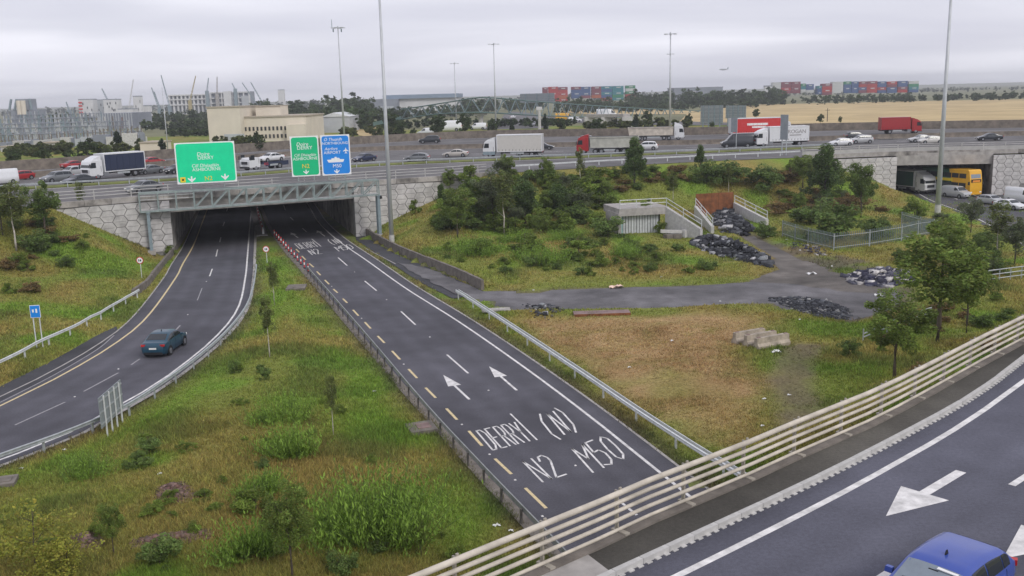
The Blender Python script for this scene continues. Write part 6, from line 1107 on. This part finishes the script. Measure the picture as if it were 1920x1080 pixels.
# power station hall and switchyard
t, W, Hb, _ = fbox('switchgear_hall', 'long grey switchgear hall behind the switchyard', 'building', 184, 252, 212, 248, 470, 25, 'sub_grey')
for k in range(14): MB().box((-W/2+W*(k+.5)/14, -.15, Hb*.5), (.4, .3, Hb)).build('rib', 'shed_grey', t)
MB().box((-W*.05, -.3, Hb*.5), (W*.035, .4, Hb*.7)).build('louvre', 'concrete_dark', t); MB().box((W*.2, -.3, Hb*.45), (W*.05, .4, Hb*.7)).build('louvre', 'rust_plate', t)
t, W, Hb, _ = fbox('power_plant', 'grey power plant block with two pale stacks at far left', 'building', 22, 62, 206, 226, 640, 20, 'sub_grey'); MB().box((W*.1, 6, Hb+3), (W*.5, 12, 8)).build('upper_block', 'sub_grey', t)
for x in (-.02, .18): MB().tube((W*x, -1.5, Hb-3), (W*x, -1.5, Hb+6), 1.6, 1.6, 10).build('stack', 'cream', t)

for a_, b_ in ((-.55, -.4), (-.3, -.15), (.5, .45)): MB().bar((W*a_, 0, Hb), (W*b_, 0, Hb+7), 1.1).build('duct', 'steel_blue', t)
rows = [(8, 190, 216, 470, 26), (0, 185, 224, 420, 24), (-20, 240, 233, 360, 24), (-20, 180, 240, 320, 18), (-20, 265, 252, 290, 22)]
for j, (x0, x1, yt, d, n) in enumerate(rows):
    lb = ['farthest grey lattice gantry of the switchyard', 'second farthest lattice gantry of the switchyard', 'middle lattice gantry of the switchyard', 'second nearest lattice gantry of the switchyard', 'nearest low gantry of the switchyard behind the hedge'][j]
    a, b = D(x0, yt, d), D(x1, yt, d); t = thing('switchyard_gantry', lb, 'gantry', (a[0], a[1], ZM-.2), math.atan2(b[1]-a[1], b[0]-a[0]), 'switchyard gantries'); W = float(np.linalg.norm((b-a)[:2])); h = a[2]-ZM
    mb = MB(); mb.bar((0, 0, h), (W, 0, h), .7, .25).bar((0, 0, h-1.6), (W, 0, h-1.6), .5, .25)
    for k in range(int(W/1.6)): mb.bar((k*1.6, 0, h-1.6), (k*1.6+(1.5 if k % 2 else .1), 0, h), .16)
    mb.build('beam', 'sub_grey', t)
    for k in range(n):
        x = W*k/(n-1); mb = MB(); mb.bar((x-.7, 0, 0), (x-.15, 0, h+random.uniform(.3, 2.2)), .3).bar((x+.7, 0, 0), (x+.15, 0, h+.3), .3)
        for q in range(5): z = h*q/5; s = .7-.11*q; mb.bar((x-s, 0, z), (x+s-.1, 0, z+h/5), .14)
        mb.build('post', random.choice(('sub_grey', 'shed_grey', 'steel_blue')), t)
        if k % 2: MB().tube((x+1.5, -.3, h-3.6), (x+1.5, -.3, h-1.6), .28, .2, 6).build('insulator', random.choice(('concrete_light', 'concrete_dark')), t)
for k in range(16):
    x = 6+k*17+random.uniform(-4, 4); y = 268-6*random.random()+(-.06*x); d = random.uniform(255, 285); p = D(x, y, d); s = random.uniform(1.6, 3.2)
    t = thing('transformer', f'{ORD[k]} switchyard transformer box from the left among the gantries', 'transformer', (p[0], p[1], ZM-.2), random.uniform(-.4, .4), 'switchyard transformers'); h = max(p[2]-ZM, 1.6); MB().box((0, 0, h/2), (s*1.3, s, h)).build('tank', random.choice(('sub_grey', 'shed_grey', 'concrete_light')), t); MB().tube((-.5, 0, h), (-.5, 0, h+1.6), .2, .12, 6).tube((.5, 0, h), (.5, 0, h+1.6), .2, .12, 6).build('bushing', 'concrete_dark', t); MB().box((s*.75, 0, h*.5), (.3, s*.8, h*.8)).build('radiator', 'sub_grey', t)
for i, (x0, x1, yt, yb, lb) in enumerate([(3, 40, 275, 292, 'pale flat roofed switchyard shed behind the hedge, left one'), (76, 104, 268, 284, 'pale flat roofed switchyard shed behind the hedge, right one')]):
    t, W, Hb, _ = fbox('switchyard_shed', lb, 'building', x0, x1, yt, yb, 250, 6, 'concrete_light'); MB().box((0, 3, Hb+.1), (W+.5, 6.5, .25)).build('roof', 'cream_trim', t)
# ---- green truss footbridge
fb = thing('footbridge', 'long green steel truss footbridge beyond the motorway', 'footbridge', (0, 0, 0)); key = [(752, 224, 205, 360), (800, 216, 198, 350), (850, 212, 190, 338), (895, 211, 183, 328), (930, 212, 184, 332), (1000, 216, 190, 352), (1080, 219, 196, 385), (1160, 221, 201, 425), (1240, 223, 205, 460), (1325, 226, 208, 490)]
bot = crom([D(x, yb, d) for x, yb, yt, d in key], 66); top = crom([D(x, yt, d) for x, yb, yt, d in key], 66); dv = np.array([.2, 3.0, 0])
for sh_ in (0, 1): 
    MB().path(bot+dv*sh_, .22, 4).build('lower_chord', 'bridge_green', fb); MB().path(top+dv*sh_, .20, 4).build('upper_chord', 'bridge_green', fb)
    for k in range(65): 
        a, b = (bot[k], top[k+1]) if k % 2 == 0 else (top[k], bot[k+1]); MB().bar(a+dv*sh_, b+dv*sh_, .16).build('diagonal', 'steel_blue' if not sh_ else 'bridge_green', fb)
MB().ribbon(bot+[0, 0, .2], bot+dv+[0, 0, .2]).build('walkway', 'concrete_dark', fb)
for x, yb, d in ((901, 211, 330), (1075, 219, 383), (1240, 223, 460)): p = D(x, yb, d); MB().tube((p[0], p[1]+1.5, ZM-.3), (p[0], p[1]+1.5, p[2]), .8, .8, 10).box((p[0], p[1]+1.5, p[2]-.5), (4.5, 3.4, .9)).build('pier', 'concrete_light', fb)
rp0, rp1 = D(752, 224, 362), D(700, 236, 330); MB().ribbon(np.array([rp0, (rp0+rp1)/2, rp1]), np.array([rp0, (rp0+rp1)/2, rp1])+dv).sweep(np.array([rp0, rp1]), [(-.1, 0), (-.1, 1.2), (.1, 1.2), (.1, 0)]).build('ramp', 'bridge_green', fb)
# ---- roads and bridge beyond the motorway
def farsheet(name, px, z, m_): return struct(MB().add([tuple(P(x, y, z)) for x, y in px], [tuple(range(len(px)))]).build(name, m_))
farsheet('far_road', [(905, 243), (940, 222), (948, 212), (962, 209), (1000, 212), (1015, 220), (1030, 240)], ZM+.03, 'asphalt_m50'); farsheet('far_road', [(1010, 215), (1040, 220), (1300, 228), (1420, 231), (1420, 235), (1200, 234), (1040, 229)], ZM+.05, 'asphalt_m50')
farsheet('stubble_field', [(1270, 232), (1290, 212), (1398, 196.5), (1700, 190), (1960, 185), (2100, 235), (1660, 238), (1420, 232)], ZM+.02, 'stubble'); farsheet('stubble_field', [(1040, 208), (1180, 205), (1310, 206), (1290, 214), (1100, 214)], ZM+.06, 'stubble'); farsheet('bare_earth', [(640, 250), (660, 240), (705, 238), (715, 248), (690, 256)], ZM+.04, 'stubble')
ob = thing('far_overbridge', 'small concrete overbridge between trees behind the tippers', 'bridge', (0, 0, 0)); a, b = P(1105, 238, ZM), P(1175, 238, ZM); MB().bar(a+[0, 0, 3.6], b+[0, 0, 3.6], 4, 1.0).build('deck', 'concrete', ob)
for q in (a, a+(b-a)*.45, b): MB().box((q[0], q[1], ZM+1.6), (3.2, 4, 3.2)).build('pier', 'concrete_light', ob)
# ---- sign backs and edge-on signs
def backsign(label, x0, x1, yt, yb, ypost, bars=4):
    a, b = P(x0, ypost, ZM), P(x1, ypost, ZM); d = a[1]; t = thing('road_sign', label, 'road sign', a, math.atan2(b[1]-a[1], b[0]-a[0]), 'large signs seen from behind'); W = float(np.linalg.norm(b-a)); z0, z1 = zfor(a, yb)-ZM, zfor(a, yt)-ZM
    MB().box((W/2, .1, (z0+z1)/2), (W, .12, z1-z0)).build('panel', 'sign_back', t)
    for k in range(bars): x = W*(k+.5)/bars; MB().box((x, -.1, z1/2), (.25, .25, z1)).build('post', 'steel_blue', t)
    for k in range(5): MB().box((W/2, -.02, z0+(z1-z0)*(k+.5)/5), (W, .1, .1)).build('stiffener', 'galv', t)
backsign('large grey sign back left of the red trailer, wider of two', 1313, 1355, 198, 233, 240, 4); backsign('large grey sign back just above the red trailer, narrower of two', 1360, 1398, 198, 222, 240, 4); backsign('grey sign backs fixed above the footbridge', 976, 1040, 176, 193, 226, 3)
for lb, x, y0, y1, yt in (('narrow grey sign seen edge-on beside the dark van', 1376, 277, 248, 221), ('taller grey sign seen edge-on before the lettered lorry', 1469, 291, 262, 215)):
    b = P(x, y0, ZM); z0, z1 = zfor(b, y1)-ZM, zfor(b, yt)-ZM; t = thing('road_sign', lb, 'road sign', b, R(-62), 'signs seen edge-on'); MB().box((0, 0, (z0+z1)/2), (1.7, .12, z1-z0)).build('panel', 'sign_back', t)
    for q in (-.5, .5): MB().tube((q, .1, -.1), (q, .1, z1), .09, .09, 8).build('post', 'galv', t)
# ---- container stacks
CC = {'r': (.40, .05, .05), 'm': (.22, .07, .09), 'b': (.07, .12, .26), 't': (.05, .22, .26), 'g': (.06, .24, .13), 'w': (.55, .56, .55), 'o': (.42, .12, .05)}
for k_, c_ in CC.items(): mat('box_'+k_, c_, .6, .15, .3)
CN = {'r': 'red', 'm': 'maroon', 'b': 'dark blue', 't': 'teal', 'g': 'green', 'w': 'pale', 'o': 'orange'}
def stack(px0, w_px, cols, ytop, d, where):
    a = D(px0, ytop, d); W = M(w_px, d); h = M(5.2, d)
    for k, ch in enumerate(cols):
        z = a[2]-h*(k+1); lab = f'{CN[ch]} container, {("top", "second", "third", "fourth", "fifth", "sixth")[k]} layer, stack {where}'; t = thing('shipping_container', lab, 'container', (a[0]+W/2, a[1], z), 0, 'stacked shipping containers'); MB().box((0, 3, h/2), (W*.985, 6, h*.96)).build('box', 'box_'+ch, t)
        MB().box((0, -.05, h*.97), (W, .2, h*.08)).build('top_rail', 'box_'+ch, t); mb = MB()
        for q in range(5): mb.box((-W*.4+W*.2*q, -.06, h*.48), (W*.07, .14, h*.86))
        stuff(mb.build('corrugation', 'box_'+ch, t))
        if k % 2 == 0: MB().box((W*.05, -.16, h*.55), (W*.4, .08, h*.3)).build('panel_mark', 'box_w', t)
for i, (px0, w_, cols, yt) in enumerate([(1017, 10, 'mmrr', 164), (1028, 18, 'rrrrr', 163), (1046, 18, 'mrror', 163.5), (1071, 18, 'mbbb', 163), (1089, 18, 'bbbm', 163), (1109, 18, 'mmmo', 162.5), (1127, 20, 'tbtbr', 162), (1148, 21, 'tttgt', 161.5), (1173, 18, 'gwgro', 160.5)]):
    stack(px0, w_, cols, yt, 760, ['at the left end of the central row', 'with red boxes of the central row', 'left of the gap in the central row', 'right of the gap in the central row', 'in the blue middle of the central row', 'in the maroon part of the central row', 'left of the teal boxes in the central row', 'of teal boxes in the central row', 'of green boxes at the right end of the central row'][i])
for i, (px0, w_, cols, yt) in enumerate([(1449, 15, 'wwww', 154.5), (1465, 18, 'mmrm', 154), (1484, 17, 'mmmm', 153.5), (1502, 9, 'gtw', 157), (1512, 14, 'bbw', 158), (1533, 8, 'tbb', 161), (1542, 18, 'mrrm', 157), (1561, 20, 'wwww', 153.5), (1582, 14, 'gbbb', 153), (1597, 13, 'bbbb', 153), (1611, 14, 'mrbm', 153), (1626, 19, 'mrrr', 152.5), (1646, 16, 'bbrb', 153), (1664, 18, 'rmbb', 153), (1684, 18, 'bbmr', 152), (1705, 18, 'wgtb', 152)]):
    stack(px0, w_, cols, yt, 780, ['of pale boxes at the left of the right row', 'of maroon boxes next to the pale ones', 'of maroon boxes, second in the right row', 'with a green top in the right row', 'with dark blue top beside the green one', 'low and narrow in the right row', 'with red boxes after the low one', 'tall and pale in the right row', 'with green top right of the pale stack', 'all dark blue in the right row', 'with mixed red and blue boxes', 'of red boxes near the logo edge', 'of blue boxes right of the red ones', 'hidden by the logo, first', 'hidden by the logo, second', 'hidden by the logo, third'][i].replace('near the logo edge', 'towards the right end').replace('hidden by the logo, first', 'with red top near the right end').replace('hidden by the logo, second', 'with two blue boxes on top near the right end').replace('hidden by the logo, third', 'last at the right end'))
wblock('white depot building below the container row on the right', 1434, 1447, 162, 178, 770, 'white_far'); wblock('long dark shed roof on the skyline between the container rows', 1264, 1355, 165, 172, 900, 'sub_grey'); wblock('white and red small depot hut between the container rows', 1295, 1305, 171, 177, 760, 'white_far')
# ---- aeroplane
pc = D(1357, 130, 2600); t = thing('aeroplane', 'small aeroplane low in the sky right of the ring collar mast', 'aeroplane', pc, R(195)); Lp = 26
MB().path([(-13, 0, .6), (-10, 0, .3), (-4, 0, 0), (8, 0, 0), (11.5, 0, -.2), (13, 0, -.5)], [.3, 1.2, 1.9, 1.9, 1.4, .3], 10).build('fuselage', 'shed_grey', t, smooth=True)
for sg in (-1, 1): MB().add([(3.5, 0, -.8), (-2, 0, -.8), (-5, sg*14, .6), (-3.6, sg*14, .6), (3.5, 0, -.3), (-2, 0, -.4), (-5, sg*14, .75), (-3.6, sg*14, .75)], [(0, 1, 2, 3), (4, 5, 6, 7), (0, 3, 7, 4), (1, 2, 6, 5), (2, 3, 7, 6)]).build('wing', 'shed_grey', t); MB().tube((3, sg*4.6, -1.6), (-.5, sg*4.6, -1.5), 1.0, .8, 10).build('engine', 'sub_grey', t); MB().add([(-10, 0, .6), (-12.5, 0, .6), (-13.5, sg*5, 1), (-12.6, sg*5, 1), (-10, 0, .9), (-12.5, 0, .9), (-13.5, sg*5, 1.1), (-12.6, sg*5, 1.1)], [(0, 1, 2, 3), (4, 5, 6, 7), (0, 3, 7, 4), (1, 2, 6, 5), (2, 3, 7, 6)]).build('tailplane', 'shed_grey', t)
MB().extrude([(-9, 1), (-12.8, 1), (-14, 6), (-12.4, 6)], -.15, .15).build('fin', 'steel_blue', t)
# ---- trees beyond the motorway
FT = [((484, 284), 246, 'far', .9, 'dark tree in front of the cream building'), ((306, 296), 258, 'conifer', 1.0, 'dark conifer right of the cream hut'), ((222, 284), 244, 'conifer', 1.1, 'dark conifer behind the blue lorry'), ((165, 302), 258, 'far', 1.0, 'dark green tree behind the lorry cab'), ((130, 306), 276, 'far', .9, 'bushy tree left of the lorry cab beyond the wall'), ((84, 310), 274, 'far', .9, 'tree between the two switchyard sheds'), ((30, 314), 280, 'far', 1.0, 'tree in front of the left switchyard shed'), ((752, 256), 226, 'far', .9, 'tree below the left end of the footbridge'), ((775, 256), 240, 'far', .9, 'small tree left of the white van beyond the wall'), ((822, 256), 214, 'far', .9, 'dark tree between the white vans beyond the wall'), ((872, 254), 214, 'far', .8, 'light tree left of the footbridge pier'), ((735, 250), 212, 'far', 1.0, 'tree right behind the tall mast'), ((925, 254), 224, 'far', .8, 'tree under the middle of the footbridge'), ((960, 252), 222, 'conifer', 1.0, 'dark young conifer on the far road verge'), ((1022, 252), 214, 'conifer', .8, 'dark conifer beside the pale camera post'), ((1050, 252), 222, 'far', 1.0, 'bright round tree behind the gap between lorries'), ((1120, 250), 222, 'far', 1.1, 'dark round tree left of the small overbridge'), ((1192, 244), 212, 'conifer', 1.0, 'dark feathery tree above the white tipper'), ((1215, 240), 208, 'far', .8, 'light tree behind the white tipper body'), ((1290, 236), 212, 'far', .7, 'dark tree right of the ring collar mast'), ((1335, 242), 228, 'far', .8, 'low bush under the large sign back'), ((1418, 222), 204, 'far', .9, 'round bush on the stubble field above the red trailer'), ((1538, 232), 214, 'far', .9, 'dark round bush at the lower edge of the stubble field'), ((1575, 232), 218, 'far', .6, 'small bush right of the dark one on the stubble field')]
for px_, yt, kd, wd, lb in FT: tree(lb, px_, yt, kd, wd, z=ZM-.1)
p = P(1012, 252, ZM); t = thing('camera_post', 'pale post with a white head beside the footbridge', 'post', p); h = zfor(p, 206)-ZM; MB().tube((0, 0, -.2), (0, 0, h), .45, .35, 8).build('post', 'concrete_light', t); MB().box((0, 0, h+.4), (1.6, .8, .9)).build('head', 'white_far', t)
p = P(1551, 228, ZM); t = thing('pole', 'thin wooden pole on the stubble field', 'pole', p); h = zfor(p, 203)-ZM; MB().tube((0, 0, -.2), (0, 0, h), .16, .1, 6).build('shaft', 'bark', t); MB().box((0, 0, h-.6), (1.4, .12, .12)).build('crossarm', 'bark', t)
def wood(label, segs, col, name='far_wood'):
    V = []; C = []
    for x0, x1, yt0, yt1, d0, d1, n in segs:
        for i in range(int(n*1.5)):
            f = random.random(); x = x0+(x1-x0)*f; d = random.uniform(d0, d1); zt_ = D(x, yt0+(yt1-yt0)*f, d)[2]*random.uniform(.72, 1.04); h = max(zt_-ZM, 2.5); r = h*.42*random.uniform(.8, 1.2); b = D(x, 200, d)
            v, f_, c = leaves(150, (b[0], b[1], ZM+h-r*.95), (r*1.15, r*1.15, r), max(.9, h*.13), np.array(col)*random.uniform(.7, 1.25), clusters=8); V.append(v); C.append(c)
            v, f_, c = leaves(70, (b[0], b[1], ZM+h*.3), (r*1.1, r*1.1, h*.35), max(1.0, h*.15), np.array(col)*random.uniform(.6, 1.0), clusters=6); V.append(v); C.append(c)
    V = np.vstack(V); o = obj(name, npmesh(name, V, np.arange(len(V)).reshape(-1, 4), np.vstack(C)), 'leaf'); stuff(tag(o, label, 'woodland'))
GW = (.070, .100, .042)
wood('dense dark wood between the cream building and the tall mast', [(575, 735, 197, 200, 340, 420, 34), (470, 700, 186, 190, 480, 620, 60), (620, 690, 174, 176, 560, 640, 14), (540, 600, 200, 205, 320, 360, 10)], GW)
wood('strip of trees behind the switchyard below the cranes', [(252, 400, 207, 203, 520, 640, 30), (262, 395, 224, 218, 400, 470, 26), (300, 395, 240, 236, 320, 360, 18), (60, 170, 212, 210, 560, 640, 18)], GW)
wood('belt of trees below the warehouse and the footbridge', [(720, 900, 196, 188, 480, 560, 34), (860, 1020, 183, 180, 640, 740, 30), (700, 900, 226, 222, 345, 400, 26), (900, 1080, 232, 232, 330, 362, 22)], GW)
wood('hedge and trees below the central container row', [(1040, 1200, 184, 180, 580, 690, 34), (1040, 1300, 194, 190, 520, 600, 34), (1180, 1300, 168, 166, 640, 740, 24)], GW)
wood('dark tree belt above the stubble field', [(1295, 1470, 168, 160, 640, 760, 40), (1200, 1420, 186, 182, 560, 640, 40), (1400, 1720, 178, 172, 600, 720, 52), (1690, 1960, 176, 168, 600, 720, 60)], GW)
wood('scrub beyond the far wall of the motorway', [(640, 760, 246, 242, 285, 320, 16), (1170, 1320, 234, 232, 285, 330, 12), (1090, 1180, 236, 234, 290, 320, 8), (395, 470, 284, 280, 236, 255, 8), (0, 260, 300, 284, 215, 245, 22)], (.10, .12, .04), 'far_scrub')
wood('low hazy treeline along the horizon', [(-40, 330, 203, 196, 1300, 1700, 50), (450, 1000, 186, 180, 1100, 1500, 60), (1000, 1960, 174, 160, 1200, 1600, 170)], (.07, .09, .055), 'far_treeline')
# ================================================================== HAZE
hzb = MB().box((0, 1700, 24.5), (5200, 3900, 52)).build('haze', None); stuff(hzb); tag(hzb, 'thin pale haze filling the air over the whole place', 'haze')
hm = bpy.data.materials.new('haze'); hm.use_nodes = True; t_ = hm.node_tree; t_.nodes.clear(); o_ = t_.nodes.new('ShaderNodeOutputMaterial'); v_ = t_.nodes.new('ShaderNodeVolumePrincipled')
v_.inputs['Color'].default_value = (.90, .93, .98, 1); v_.inputs['Density'].default_value = .00028; v_.inputs['Anisotropy'].default_value = .2; t_.links.new(v_.outputs[0], o_.inputs['Volume']); hzb.data.materials.append(hm)
